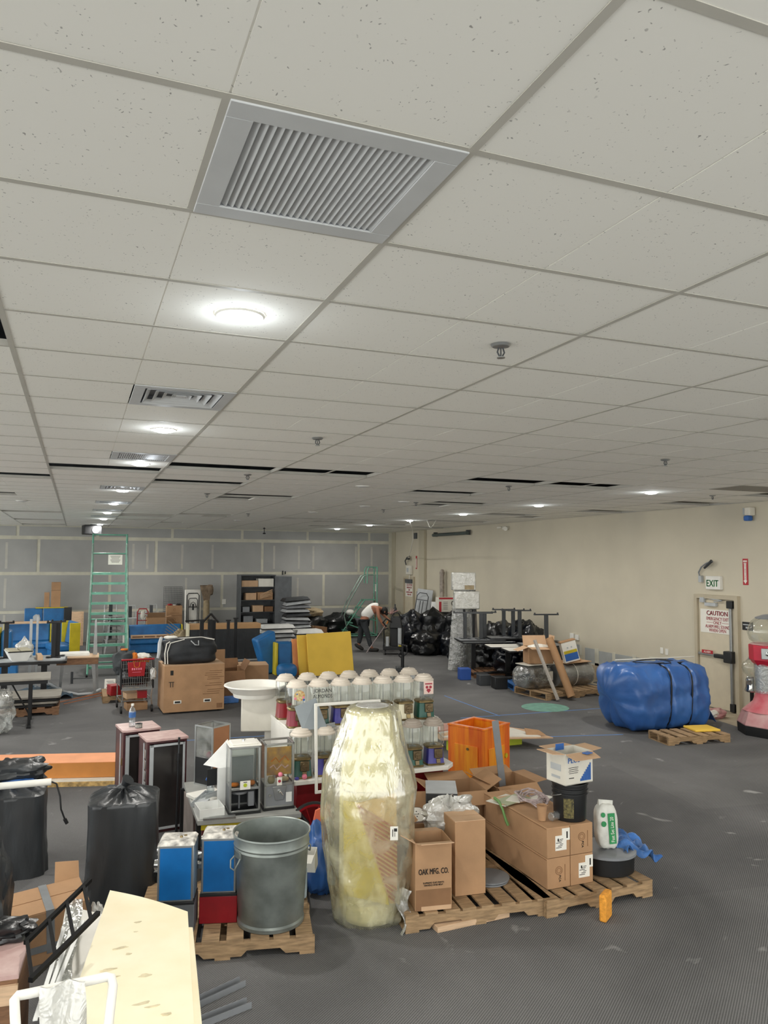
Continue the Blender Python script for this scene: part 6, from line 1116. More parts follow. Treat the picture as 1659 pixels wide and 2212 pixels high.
P = [(-.30, 0, .92, .145, .12), (-.18, 0, 1.08, .14, .15), (-.02, 0, 1.22, .13, .17), (.10, 0, 1.25, .10, .15), (.20, 0, 1.22, .055), (.27, 0, 1.19, .07, .065), (.33, -.0, 1.12, .085, .075), (.34, 0, 1.06, .05, .05),
     (.10, -.17, 1.21, .065), (.14, -.22, .98, .05), (.27, -.20, .78, .038), (.33, -.19, .70, .026),      # near arm
     (.12, .17, 1.21, .065), (.26, .19, 1.05, .048), (.42, .14, .90, .036), (.48, .12, .86, .026),        # far arm
     (-.30, -.09, .86, .09), (-.18, -.10, .50, .062), (-.06, -.10, .10, .04), (.06, -.10, .045, .035),      # near leg
     (-.34, .09, .86, .09), (-.36, .10, .50, .062), (-.44, .10, .16, .04), (-.34, .10, .07, .035)]
Ed = [(0, 1), (1, 2), (2, 3), (3, 4), (4, 5), (5, 6), (6, 7), (3, 8), (8, 9), (9, 10), (10, 11), (3, 12), (12, 13), (13, 14), (14, 15), (0, 16), (16, 17), (17, 18), (18, 19), (0, 20), (20, 21), (21, 22), (22, 23)]
body = skinbody('body', P, Ed, t, 'skin')
for (hx, hy, hz_, dx, dz) in ((.33, -.19, .70, .55, -.8), (.48, .12, .86, .8, -.5)):     # fingers closed round the pole and the cart rim
    for k in range(4):
        q = skinbody('finger', [(hx-.01, hy-.027+.018*k, hz_-.005, .009), (hx+.045*dx, hy-.027+.018*k, hz_+.045*dz, .0085), (hx+.075*dx+.012, hy-.025+.017*k, hz_+.055*dz, .008), (hx+.075*dx+.02, hy-.022+.015*k, hz_+.03*dz, .007)], [(0, 1), (1, 2), (2, 3)], t, 'skin', 1)
    skinbody('thumb', [(hx-.01, hy-.02, hz_, .011), (hx+.02, hy-.05, hz_-.01, .010), (hx+.05, hy-.045, hz_-.02, .009)], [(0, 1), (1, 2)], t, 'skin', 1)
skinbody('shirt', [(-.32, 0, .93, .17, .165), (-.18, 0, 1.09, .16, .175), (-.02, 0, 1.23, .145, .19), (.09, 0, 1.25, .115, .16), (.13, 0, 1.24, .095, .12)], [(0, 1), (1, 2), (2, 3), (3, 4)], t, 'shirt')
skinbody('trousers', [(-.30, 0, .93, .165, .15), (-.29, -.09, .84, .115), (-.18, -.10, .50, .085), (-.08, -.10, .13, .065), (-.35, .09, .84, .115), (-.37, .10, .50, .085), (-.43, .10, .20, .065)], [(0, 1), (1, 2), (2, 3), (0, 4), (4, 5), (5, 6)], t, 'trousers')
part('shoe', t, 'shoe', ('blob', .0, -.10, .05, .15, .055, .055, {'seed': 1, 'amp': .04, 'sq': 2.6, 'floor': 0})); sh = part('shoe', t, 'shoe', ('blob', 0, 0, 0, .15, .055, .055, {'seed': 2, 'amp': .04, 'sq': 2.6})); sh.location = (-.42, .10, .115); sh.rotation_euler = (0, .55, 0)
part('hair', t, 'hair', ('blob', .295, 0, 1.165, .105, .098, .105, {'seed': 3, 'amp': .06, 'sq': 2.1, 'fq': 6})); part('beard', t, 'hair', ('blob', .365, 0, 1.075, .045, .06, .05, {'seed': 4, 'amp': .08, 'sq': 2.1, 'fq': 6})); part('ear', t, 'skin', ('blob', .31, -.092, 1.13, .018, .012, .03, {'amp': 0, 'sq': 2, 'n': 12, 'm': 8}), ('blob', .31, .092, 1.13, .018, .012, .03, {'amp': 0, 'sq': 2, 'n': 12, 'm': 8}))
part('nose', t, 'skin', ('blob', .415, 0, 1.10, .014, .014, .022, {'amp': 0, 'sq': 2, 'n': 12, 'm': 8})); part('eye', t, 'ink_black', ('blob', .405, -.035, 1.135, .008, .010, .007, {'amp': 0, 'sq': 2, 'n': 10, 'm': 6}), ('blob', .405, .035, 1.135, .008, .010, .007, {'amp': 0, 'sq': 2, 'n': 10, 'm': 6}))
t = thing('push_pole', 'long pale pole slanting from the bending person to the floor', 'pole', (0, 0, 0)); cR, sR = math.cos(PZR), math.sin(PZR)
def pw(x, y, z): return (PX+x*cR-y*sR, PY+x*sR+y*cR, z)
part('pole', t, 'rope', ('cyl', pw(-.20, -.30, .0), pw(.40, -.20, .86), .012)); part('grip', t, 'clothes_orange', ('cyl', pw(.36, -.205, .80), pw(.41, -.195, .88), .018))
# cleaning cart in front of the person
t = thing('floor_machine', 'black wheeled cart with a vacuum-like machine beside the bending person', 'machine cart', (8.30, 20.15, 0), -.36)
part('tray', t, 'black_plastic', ('box', 0, 0, .14, .58, .5, .09), bv=.01); part('tower', t, 'black_plastic', ('box', .02, .02, .22, .22, .3, .55), bv=.02); part('head', t, 'black_plastic', ('hexa', [(-.12, -.2, .72), (.26, -.2, .72), (.26, .2, .72), (-.12, .2, .72), (-.06, -.14, 1.05), (.20, -.14, 1.05), (.20, .14, 1.05), (-.06, .14, 1.05)]), bv=.03); part('handle', t, 'black_metal', ('tube', [(-.05, -.1, 1.03), (.02, -.12, 1.15), (.14, -.12, 1.15), (.2, -.1, 1.03)], .018)); part('frame', t, 'black_metal', ('tube', [(-.27, -.22, .2), (-.27, -.22, .72)], .018), ('tube', [(.27, -.22, .2), (.27, -.22, .78)], .018), ('tube', [(-.27, -.22, .70), (-.15, -.22, .74)], .018))
part('canister', t, 'light_grey', ('cyl', (.17, -.2, .24), (.17, -.2, .74), .055), ('cyl', (-.17, -.2, .24), (-.17, -.2, .5), .05)); part('yellow_tag', t, 'vinyl_yellow', ('box', .19, -.27, .24, .1, .03, .05)); part('hose', t, 'black_plastic', ('tube', [(-.05, -.2, .9), (-.2, -.25, 1.0), (-.3, -.25, .9), (-.2, -.2, .78)], .022))
for x in (-.22, .22):
    for y in (-.18, .18): part('caster', t, 'black_plastic', ('cyl', (x-.015, y, .055), (x+.015, y, .055), .055, .055, 12), ('box', x, y, .06, .03, .04, .09))
# pallet jack handle
t = thing('pallet_jack_handle', 'black loop handle of a pallet jack rising behind the gumball stand', 'pallet jack', (7.22, 16.95, 0), -.35)
part('shaft', t, 'black_metal', ('cyl', (0, 0, .06), (0, 0, .35), .04), ('cyl', (0, 0, .0), (0, 0, .62), .028)); part('loop', t, 'black_metal', ('tube', [(0, 0, .30), (-.08, 0, .36), (-.09, 0, .42)], .016), ('tube', [(0, 0, .34), (.10, 0, .42), (.11, 0, .52), (.08, 0, .60), (-.04, 0, .62)], .018)); part('grip', t, 'chrome', ('tube', [(-.1, 0, .64), (.0, 0, .61), (.11, 0, .59)], .014)); part('base', t, 'dark_grey', ('box', 0, .1, 0, .3, .4, .1), bv=.02)

# ================================================================ RIGHT BACK: CLUTTER BY THE FAR DOOR
solo('clutter_heap', 'brown cloths and odds and ends heaped on a low bin behind the machine cart', 'clutter', mat('olive_cloth', '6E6A58', .9, var=.3, scale=6), (9.25, 22.3, 0), 0, ('blob', 0, 0, .48, .36, .30, .52, {'seed': 41, 'amp': .25, 'floor': 0, 'sq': 3})); solo('branches', 'tangle of pale reddish sticks on the clutter heap', 'sticks', 'dust_red', (9.0, 22.1, .92), 0, *[('cyl', (0, 0, .05), (.3*math.cos(k*.7), .12*math.sin(k), .16+.1*math.sin(k*1.9)), .012, .006, 5) for k in range(12)]); solo('spray_can', 'dark bottle standing on the clutter heap', 'bottle', 'dark_grey', (9.2, 22.2, .98), 0, ('lathe', [(.05, 0), (.055, .15), (.02, .2), (.02, .28), (.005, .29)], 12)); solo('wood_stick', 'wooden stick standing upright against the corner behind the person', 'stick', 'wood_brown', (9.95, 25.7, 0), 0, ('cyl', (0, 0, 0), (-.08, .1, 1.45), .03))
t = thing('wheeled_rack', 'black wheeled frame with a brown tray and grey sheets, before the far door', 'cart', (9.75, 22.7, 0), -.4); part('frame', t, 'black_metal', ('tube', [(-.35, -.2, .9), (-.15, -.2, .35), (.35, -.2, .35), (.4, -.2, .9)], .028), ('tube', [(-.35, .2, .9), (-.15, .2, .35), (.35, .2, .35)], .028)); part('tray', t, 'cardboard_dark', ('box', .12, 0, .42, .5, .35, .25)); part('sheet', t, 'grey', ('hexa', [(-.55, -.1, .1), (-.2, -.15, .1), (-.2, -.13, .1), (-.55, -.08, .1), (-.42, 0, 1.0), (-.36, 0, .98), (-.36, .02, .98), (-.42, .02, 1.0)])); part('base', t, 'black_metal', ('box', .0, 0, .1, .6, .45, .05)); 
for x in (-.25, .25): part('caster', t, 'black_plastic', ('cyl', (x-.02, -.2, .055), (x+.02, -.2, .055), .055, .055, 12), ('cyl', (x-.02, .2, .055), (x+.02, .2, .055), .055, .055, 12))
for k in range(3): solo('leaning_panel', ['white framed folding table top leaning beside the far door', 'narrow pale panel leaning right of the framed table top', 'grey panel leaning right of the narrow pale panel'][k], 'panel', ['light_grey', 'white_metal', 'mid_grey'][k], (10.10+.11*k, 22.55-.75*k, 0), -.9+.15*k, ('box', 0, 0, 0, [.55, .18, .4][k], .04, [1.72, 1.35, 1.25][k]), rx=-.16, ry=.10 if k == 0 else .05)
t = thing('folding_leg_frame', 'dark U-shaped leg frame on the leaning white table top', 'frame', (10.02, 22.46, .0), -.9, rx=-.16, ry=.10); part('tube', t, 'mid_grey', ('tube', [(-.2, -.06, .1), (-.2, -.06, 1.5), (-.12, -.06, 1.6), (.12, -.06, 1.6), (.2, -.06, 1.5), (.2, -.06, .1)], .016), ('cyl', (-.2, -.06, 1.38), (.2, -.06, 1.38), .014), ('tube', [(-.05, -.07, .8), (-.05, -.07, 1.35)], .014), ('tube', [(.05, -.07, .8), (.05, -.07, 1.35)], .014), ('cyl', (-.2, -.06, .75), (.2, -.06, .75), .014))
t = thing('wrapped_tube', 'tall crumpled tube wrapped in grey film standing behind the game boxes', 'tube', (10.52, 21.6, 0), 0); part('tube', t, mat('film_grey', '9C9084', .4, var=.25, scale=10, bump=.4, bscale=12), ('lathe', [(.06, 0), (.065, 1.0), (.075, 1.8), (.07, 2.15), (.085, 2.25), (.05, 2.33), (.01, 2.35)], 14))
t = thing('printed_crate', 'box covered in red, white and black print on top of the dark chest', 'box', (10.3, 20.9, 1.10), -.2); part('box', t, 'offwhite', ('box', .0, 0, 0, .52, .4, .42)); part('print', t, 'sign_red', ('box', -.0, -.202, .37, .52, .004, .05), ('box', -.22, -.202, .0, .07, .004, .3)); part('print', t, 'ink_black', ('tube', [(.17+.045*math.cos(a*.6), -.205, .25+.07*math.sin(a*.6)) for a in range(11)], .010, 6, True), *[('box', -.06+.0*k, -.203, .08+.05*k, .14, .003, .012) for k in range(5)], ('box', .17, -.203, .08, .08, .003, .02))
solo('chest', 'dark chest under the printed box behind the trash bags', 'chest', 'black_plastic', (10.24, 20.9, 0), -.2, ('box', 0, 0, 0, .62, .5, 1.095), bv=.01)
# trash bags
BG = [(9.15, 19.75, .42, .40, .34, 51, 'knotted black trash bag at the front left of the heap'), (9.05, 20.55, .40, .38, .60, 52, 'tall black trash bag at the back left of the heap'), (9.62, 20.35, .42, .38, .62, 53, 'glossy black trash bag high in the heap behind the wrapped racks'),
      (9.72, 19.5, .34, .32, .34, 54, 'black trash bag right of the front one'), (10.1, 19.9, .34, .34, .62, 55, 'black trash bag against the wall end of the heap'), (9.35, 18.35, .24, .3, .34, 56, 'slumped black trash bag beside the wrapped racks'), (9.15, 19.98, .34, .26, .28, 57, 'small black trash bag on the carpet before the heap')]
for k, (x, y, rx_, ry_, rz_, sd, l) in enumerate(BG): solo('trash_bag', l, 'trash bag', ['black_bag', 'navy_bag'][k % 2], (x, y, 0), sd, ('blob', 0, 0, rz_*.96, rx_, ry_, rz_, {'seed': sd, 'amp': .28, 'floor': 0, 'n': 44, 'm': 30, 'sq': 2.4, 'pinch': .75}), group='black trash bags')
for k, (x, y, rx_, ry_, rz_, sd, l) in enumerate([(9.85, 16.9, .5, .4, .55, 61, 'black trash bag behind the upturned table legs, left'), (9.98, 16.0, .42, .5, .58, 62, 'big black trash bag against the wall behind the rightmost table leg'), (9.35, 16.6, .35, .35, .35, 63, 'black trash bag under the table tops'), (9.3, 15.5, .4, .4, .36, 64, 'navy trash bag under the white table tops'), (9.98, 14.9, .33, .5, .40, 65, 'low trash bag by the wall behind the rolls')]):
    solo('trash_bag', l, 'trash bag', ['black_bag', 'navy_bag'][k % 2], (x, y, 0), sd, ('blob', 0, 0, rz_*.96, rx_, ry_, rz_, {'seed': sd, 'amp': .26, 'floor': 0, 'n': 44, 'm': 30, 'sq': 2.4}), group='black trash bags')
# wrapped racks
t = thing('wrapped_rack', 'tall grey rack wrapped in clear film with two padded blocks at the top', 'rack', (8.74, 16.72, 0), -.30); t.scale = (1.035, 1, 1.03)
part('board', t, mat('rack_grey', '6E6862', .6, var=.1), ('hexa', [(-.32, -.02, 0), (.34, -.02, 0), (.34, .04, 0), (-.32, .04, 0), (-.16, .25, 2.2), (.3, .25, 2.2), (.3, .3, 2.2), (-.16, .3, 2.2)])); part('inner_panel', t, 'black_metal', ('box', .0, .02, .1, .05, .04, 1.3), ('box', .22, .02, .1, .05, .04, 1.3))
part('padded_block', t, 'wrap_milky', ('box', .0, .12, 1.84, .56, .22, .42), bv=.03); part('block_core', t, 'offwhite', ('box', 0, .12, 1.85, .52, .18, .40)); part('padded_block', t, 'wrap_milky', ('box', .06, .06, 1.40, .60, .22, .42), bv=.03); part('block_core', t, 'offwhite', ('box', .06, .06, 1.41, .56, .18, .40)); part('print_strip', t, 'paper_bag', ('box', .12, .005, 1.86, .22, .006, .1))
part('clear_film', t, 'wrap_clear', ('sheet', lambda u, v: (-.40+.20*v+.55*u*(1-.2*v)+.015*math.sin(u*20), -.06-.04*math.sin(u*3.1)+.22*v, .0+2.2*v), 16, 20, {'th': .003}))
# tables with upturned tables on them
def tstack(label, loc, rz, sx, sy, m='white_metal', h=.72, cols=((0, 0),)):
    t = thing('cafe_table', label, 'table', loc, rz, 'dark cafe tables on the right')
    part('top', t, 'black_plastic', ('flat', rtop(sx, sy, .06), h, h+.03)); part('laminate', t, m, ('flat', rtop(sx-.02, sy-.02, .055), h+.03, h+.034))
    for x, y in cols: part('pedestal_column', t, 'black_metal', ('box', x, y, .02, .10, .08, h-.02)); part('foot', t, 'black_metal', ('box', x, y, 0, .5, .07, .03), ('box', x, y, 0, .07, .5, .03)); part('mounting_plate', t, 'black_metal', ('box', x, y, h-.03, .4, .3, .03))
    return t
tstack('dark cafe table behind the blue cube, carrying upturned tables', (8.95, 16.05, 0), -.25, 1.25, .75, 'light_grey', cols=((-.3, 0), (.28, 0)))
tstack('white-topped cafe table in the middle of the right row', (8.98, 15.1, 0), -.25, .95, .62, 'white', h=.70); tstack('white-topped cafe table nearest the open carton', (8.97, 14.28, 0), -.25, 1.0, .66, 'white', h=.71)
def upt(label, loc, rz, sx, sy, cols, h=.62):
    t = thing('inverted_table', label, 'table', loc, rz, 'upturned cafe tables on the right'); part('top', t, 'black_plastic', ('flat', rtop(sx, sy, .06), 0, .03)); part('laminate', t, 'grey', ('flat', rtop(sx-.03, sy-.03, .05), .03, .034))
    for x, y in cols: ped_up(t, x, y, .034, h, .56, m='dark_grey')
upt('upturned cafe table at the left end, its crossbars overlapping', (8.82, 16.10, .758), -.25, 1.1, .7, ((-.34, .05), (.0, -.12), (.16, .15)), .62); upt('upturned cafe table in the middle with three black columns', (9.38, 15.95, .80), -.25, .8, .6, ((.05, .18), (.2, -.08), (.32, -.2)), .64)
upt('upturned cafe table with a single column, rightmost, over a grey slab', (9.50, 14.6, .765), -.25, .9, .7, ((.12, -.05),), .66)
# cubes, blue pallet
solo('foam_cube', 'bright blue cube on the carpet at the foot of the wrapped rack', 'cube', mat('cube_blue', '2450A0', .6, var=.06), (8.02, 15.35, 0), -.25, ('box', 0, 0, 0, .25, .25, .25), bv=.012, group='foam cubes'); solo('foam_cube', 'black cube farther from the camera, left of the other black one', 'cube', 'dark_grey', (8.06, 14.55, 0), -.2, ('box', 0, 0, 0, .25, .25, .22), bv=.012, group='foam cubes'); solo('foam_cube', 'black cube nearer the camera, beside the blue pallet', 'cube', 'black_plastic', (8.15, 14.05, 0), -.2, ('box', 0, 0, 0, .27, .27, .24), bv=.012, group='foam cubes')
pallet('dark pallet with hoses under the left cafe table', (8.95, 15.75, 0), 1.1, 1.0, -.25, h=.11, m='wood_brown', n=7, seed=22); 
for k in range(2): solo('black_hose', ['long dark hose lying on the dark pallet', 'second dark hose coiled on the blue pallet'][k], 'hose', 'black_plastic', (8.8+.2*k, 15.15-.75*k, .135), .0, ('tube', [(-.6, .1, 0), (-.3, -.05, .02), (0, .05, 0), (.3, -.05, .02), (.5, .02, 0)], .025, 8), ('tube', [(-.5, -.1, 0), (-.2, -.02, .03), (.2, -.12, .0), (.45, -.1, .02)], .022, 8), group='dark hoses on pallets')
pallet('blue-painted pallet beside the film-wrapped roll', (8.75, 13.95, 0), .85, .95, -.25, h=.12, m='pallet_blue', n=6, seed=23)
# rolls on a pallet
pallet('light wooden pallet under the film-wrapped carpet rolls', (8.95, 13.05, 0), 1.50, 1.0, .10, h=.13, n=8, seed=24)
t = thing('wrapped_roll', 'fat black roll wrapped in clear film with a white label', 'roll', (8.42, 13.15, .36), .12); part('roll', t, 'dark_grey', ('cyl', (-.34, 0, 0), (.24, 0, 0), .20, .20, 28)); part('film', t, 'wrap_clear', ('blob', -.05, 0, 0, .40, .23, .225, {'seed': 8, 'amp': .06, 'sq': 3.4, 'n': 44, 'm': 26})); part('label', t, 'paper', ('box', .22, -.20, -.07, .10, .05, .17))
t = thing('carpet_roll', 'dark grey roll lying on the light pallet, right end', 'roll', (9.25, 13.15, .36), .12); part('roll', t, 'mid_grey', ('cyl', (-.42, 0, 0), (.42, 0, 0), .21, .21, 32)); part('film', t, 'wrap_clear', ('cyl', (-.44, 0, 0), (.44, 0, 0), .225, .225, 32)); part('strap', t, 'paper', ('lathe', [(.227, -.008), (.229, 0), (.227, .008)], 32, {'caps': False}))
kids(t)[-1].rotation_euler.y = math.pi/2
solo('flat_board', 'pale flat board lying on top of the rolls under the open carton', 'board', 'offwhite', (8.5, 13.15, .595), .12, ('box', 0, 0, 0, .8, .4, .015)); solo('board_stack', 'pale boards and scraps lying on the dark grey roll', 'boards', 'cardboard_pale', (9.35, 13.2, .59), .2, ('box', 0, 0, 0, .7, .36, .014), ('box', -.05, .02, .014, .4, .26, .02, .3), ('box', 0.05, 0, .034, .25, .12, .03, -.3))
t = carton('cardboard_box', 'open cardboard box with white filling on the film-wrapped roll', (8.50, 13.15, .615), .50, .34, .32, -.25, open_=True, flaps=(95, 10, 30, 110), lip=.22, flapm='cardboard_pale'); part('filling', t, 'paper', ('blob', .02, .02, .27, .20, .12, .08, {'seed': 7, 'amp': .3}))
t = thing('product_box', 'small white box with yellow and blue stripes leaning on the rolls', 'box', (9.17, 12.98, .64), -.30, ry=-.25); part('box', t, 'paper', ('box', 0, 0, 0, .30, .16, .40), bv=.004); part('stripe', t, 'vinyl_yellow', ('box', 0, -.082, .17, .27, .003, .06)); part('stripe', t, 'ink_blue', ('box', 0, -.082, .03, .27, .003, .14)); part('top_rim', t, 'cardboard', ('box', 0, 0, .40, .31, .17, .02)); part('print', t, 'light_grey', *[('box', -.04+.08*k, -.082, .27, .03, .003, .03) for k in range(2)])
def leantube(label, name, p0, p1, r, m, n=20, cat='tube', sides=None):
    return solo(name, label, cat, m, (0, 0, 0), 0, ('cyl', p0, p1, r, r, n))
leantube('thick brown cardboard tube leaning on the rolls', 'cardboard_tube', (8.72, 12.36, .065), (8.56, 12.85, 1.12), .075, mat('tube_brown', 'A9825C', .7, var=.06))
leantube('slim pale grey bundle of strips leaning left of the brown tube', 'strip_bundle', (8.42, 12.36, .03), (8.20, 12.80, 1.10), .035, mat('strip_grey', 'B0A79D', .6, var=.15, scale=20, stretch=(9, 9, .5)), 6, 'strips')
solo('floor_rails', 'thin dark rail lying on the concrete strip by the wall', 'rail', 'dark_grey', (10.05, 12.35, .01), -.5, ('box', 0, 0, 0, .7, .02, .012))
# blue tarp bale on pallet
t = thing('tarp_bale', 'huge blue tarpaulin bale tied with two dark straps', 'bale', (8.58, 10.02, .02), -.06)
b = MB(); n1, n2 = 72, 56; vs = []
for i in range(n1+1):
    u = i/n1; x = -.80+1.62*u
    for j in range(n2):
        a = 2*math.pi*j/n2; c, s = math.cos(a), math.sin(a); q = 1/((abs(c)**4.2+abs(s)**4.2)**(1/4.2))
        ex = 1.0
        if u < .16: ex = .16+.84*math.sqrt(max(0, 1-((.16-u)/.16)**2))
        if u > .90: ex = .55+.45*math.sqrt(max(0, 1-((u-.9)/.1)**2))
        rr = .47*q*ex
        st = sum(math.exp(-((u-p)/.018)**2) for p in (.50, .74))
        f = .022*noise.noise(Vector((x*2.5, c*1.5, s*1.5)))+.042*max(0, ridge(x*2.2, c*2.2, s*2.2+5))+.024*max(0, ridge(x*5+c*2, c*4, s*4+9)) 
        f = f*(1-min(1, st)*.9) - .012*min(1, st)
        if u < .24: f += .035*math.sin(a*11+3*noise.noise(Vector((x*6, c, s))))*(1-u/.24)
        f += .012*math.sin(a*17+x*9)*min(1, st)*(1-min(1, st))*3
        yy, zz = c*(rr+f), .485+s*(rr+f)*.99
        if zz < 0: zz = 0
        vs.append((x+(-.06*s if u < .3 else 0), yy, zz))
b.add(vs, [(i*n2+j, i*n2+(j+1) % n2, (i+1)*n2+(j+1) % n2, (i+1)*n2+j) for i in range(n1) for j in range(n2)]+[tuple(range(n2))[::-1], tuple(n1*n2+j for j in range(n2))])
b.build('tarpaulin', 'tarp_blue', t, ang=70)
for p in (.50, .74):
    x = -.80+1.62*p; pts = []
    for j in range(40):
        a = 2*math.pi*j/40; c, s = math.cos(a), math.sin(a); q = 1/((abs(c)**4.2+abs(s)**4.2)**(1/4.2)); pts.append((x+.03*s, c*(.474*q), max(.004, .485+s*.474*q)))
    part('strap', t, 'black_metal', ('tube', pts, .014, 6, True)); part('buckle', t, 'black_metal', ('box', x+.05, -.16, .975, .14, .05, .02, .3))
part('loose_cord', t, 'black_plastic', ('tube', [(-.3+.4*math.cos(a*.5)*(1-.02*a)+.3, -.05+.22*math.sin(a*.5), 1.0+.01*math.sin(a)) for a in range(16)], .008, 6)); part('tail_sheet', t, 'tarp_blue', ('sheet', lambda u, v: (.78+.22*u*(1-v*.3), -.3+.5*v, .40-.36*u+.03*math.sin(v*8)), 8, 8, {'th': .004}))
t = solo('white_pole', 'thin white stick lying across the top of the blue bale', 'pole', 'offwhite', (8.6, 10.1, 1.035), -.06, ('cyl', (-.55, .1, 0), (1.0, .12, 0), .010))
pallet('small wooden pallet in front of the blue bale', (8.42, 9.04, 0), 1.02, .50, -.13, h=.12, n=6, seed=31)
solo('foam_pad', 'thin yellow foam pad lying on the small pallet', 'foam pad', 'yellow_foam', (8.72, 9.10, .122), -.2, ('box', 0, 0, 0, .40, .34, .03), bv=.008)
t = thing('rope_bundle', 'small pinkish cloth bundle with rope on the floor before the door', 'bundle', (10.0, 10.15, 0), 0); part('bundle', t, 'dust_red', ('blob', 0, 0, .07, .18, .12, .09, {'seed': 5, 'amp': .35, 'floor': 0})); part('cloth', t, 'paper', ('blob', -.10, -.06, .09, .10, .07, .06, {'seed': 6, 'amp': .3}))

# ================================================================ GIANT GUMBALL MACHINE
t = thing('giant_gumball_machine', 'giant dusty red and pink gumball machine at the right picture edge', 'gumball machine', (9.93, 8.95, 0), -.1)
part('plinth', t, 'black_plastic', ('lathe', [(.46, 0), (.47, .14)], 8)); part('base_skirt', t, 'dust_red', ('lathe', [(.47, .14), (.47, .16), (.40, .33), (.385, .345)], 8), bv=.008, ang=20)
part('base_flare', t, mat('pink_red', 'B5404E', .5, var=.25, scale=3, hx2='CB8F90'), ('lathe', [(.385, .345), (.36, .37), (.24, .48), (.20, .60), (.195, .66)], 40)); part('column', t, 'dark_red', ('lathe', [(.19, .62), (.185, 1.02)], 8), ang=20)
part('column_window', t, 'wrap_clear', ('lathe', [(.215, .62), (.215, 1.08)], 24, {'caps': False})); part('grey_panel', t, 'light_grey', ('lathe', [(.197, .62), (.197, 1.04)], 24, {'caps': False}))
part('red_housing', t, mat('bright_red', 'B81F38', .35, var=.06), ('lathe', [(.20, 1.02), (.25, 1.08), (.28, 1.12), (.285, 1.34), (.25, 1.35)], 8), bv=.006, ang=20); b = MB(); b.at(-.20, -.215, 1.15, 0, 0, -.62); b.box(0, 0, 0, .20, .03, .16); b.build('coin_plate', 'steel', t, bv=.006); b = MB(); b.at(-.21, -.232, 1.23, 0, 0, -.62); b.blob(0, 0, 0, .05, .02, .035, amp=.02, sq=2, n=16, m=8); b.build('turn_handle', 'chrome', t)
part('pink_rim', t, 'dust_red', ('lathe', [(.25, 1.345), (.265, 1.35), (.25, 1.36)], 40)); part('globe', t, 'glass', ('lathe', [(.20, 1.36), (.27, 1.42), (.30, 1.52), (.29, 1.60), (.24, 1.70), (.18, 1.75)], 44, {'caps': False})); part('cap', t, 'grey', ('lathe', [(.18, 1.74), (.185, 1.76), (.08, 1.80), (.01, 1.81)], 36))
s = thing('small_gumball_machine', 'small chrome gumball machine with a round glass globe behind the giant one', 'gumball machine', (10.07, 9.42, -.07), 0); part('stand', s, 'black_metal', ('cyl', (0, 0, 0), (0, 0, .62), .03), ('lathe', [(.16, 0), (.15, .03), (.03, .05)], 24)); part('body', s, 'chrome', ('lathe', [(.10, .62), (.11, .64), (.09, .70), (.09, .82), (.07, .86)], 24)); part('globe', s, 'glass', ('lathe', [(.06, .86), (.12, .92), (.145, 1.0), (.12, 1.08), (.06, 1.13)], 32, {'caps': False})); part('lid', s, 'chrome', ('lathe', [(.06, 1.13), (.05, 1.16), (.01, 1.18)], 24)); part('coin_knob', s, 'chrome', ('cyl', (-.09, -.05, .78), (-.14, -.08, .78), .04))

# ================================================================ WALL THINGS
RW = -math.pi/2; tx = math.pi/2
t = thing('exit_sign', 'white EXIT sign with green letters above the emergency door', 'sign', (XW-.03, 10.74, 2.12), 0); part('case', t, 'white', ('box', -.005, 0, 0, .07, .34, .24), bv=.006); part('lettering', t, 'ink_green', ('text', 'EXIT', .17, -.0415, 0.01, .05, tx, 0, RW, {'sx': .82}), ('text', 'EXIT', .17, -.0415, 0.004, .053, tx, 0, RW, {'sx': .82}))
t = thing('emergency_lamp', 'small white sensor box on a curved grey conduit beside the EXIT sign', 'wall lamp', (XW, 11.0, 2.3), 0); part('conduit', t, 'grey', ('tube', [(-.04, .07, .02), (-.05, .09, .12), (-.07, .0, .22), (-.09, -.15, .29), (-.09, -.28, .32)], .014)); part('lamp_head', t, 'dark_grey', ('cyl', (-.09, -.27, .33), (-.10, -.10, .20), .03, .02)); part('junction', t, 'light_grey', ('box', -.03, .06, -.06, .06, .07, .12), bv=.004)
t = thing('extinguisher_sign', 'red vertical fire extinguisher sign with white arrow', 'sign', (XW-.006, 10.06, 2.22), 0); part('plate', t, 'sign_red', ('box', 0, 0, 0, .008, .11, .45)); part('arrow', t, 'paper', ('box', -.006, 0, .07, .003, .045, .30), ('hexa', [(-.008, -.001, .02), (-.005, -.001, .02), (-.005, .001, .02), (-.008, .001, .02), (-.008, -.04, .075), (-.005, -.04, .075), (-.005, .04, .075), (-.008, .04, .075)]), ('box', -.006, 0, .395, .003, .08, .025)); part('lettering', t, 'sign_red', ('text', 'E\nX\nT\nI\nN\nG\nU\nI\nS\nH\nE\nR', .028, -.0085, 0, .345, tx, 0, RW, {'space': .82})); part('lettering', t, 'paper', ('text', 'FIRE', .035, -.0055, 0, .36, tx, 0, RW))
t = thing('room_plaque', 'black wall plaque right of the emergency door', 'plaque', (XW-.008, 10.04, 1.45), 0); part('plate', t, 'black_plastic', ('box', 0, 0, 0, .014, .22, .14), bv=.004); part('print', t, 'light_grey', ('box', -.008, 0, .085, .002, .18, .018), ('box', -.008, -.0, .03, .002, .07, .03))
t = thing('security_camera', 'white and blue alarm camera high on the right wall', 'camera', (XW, 9.92, 3.36), 0); part('mount', t, 'light_grey', ('box', -.03, .07, .06, .06, .10, .12), bv=.004); part('body', t, 'offwhite', ('box', -.08, -.05, .04, .14, .12, .14), bv=.02); part('lens_cover', t, 'ink_blue', ('box', -.10, -.03, -.05, .12, .10, .09), bv=.02)
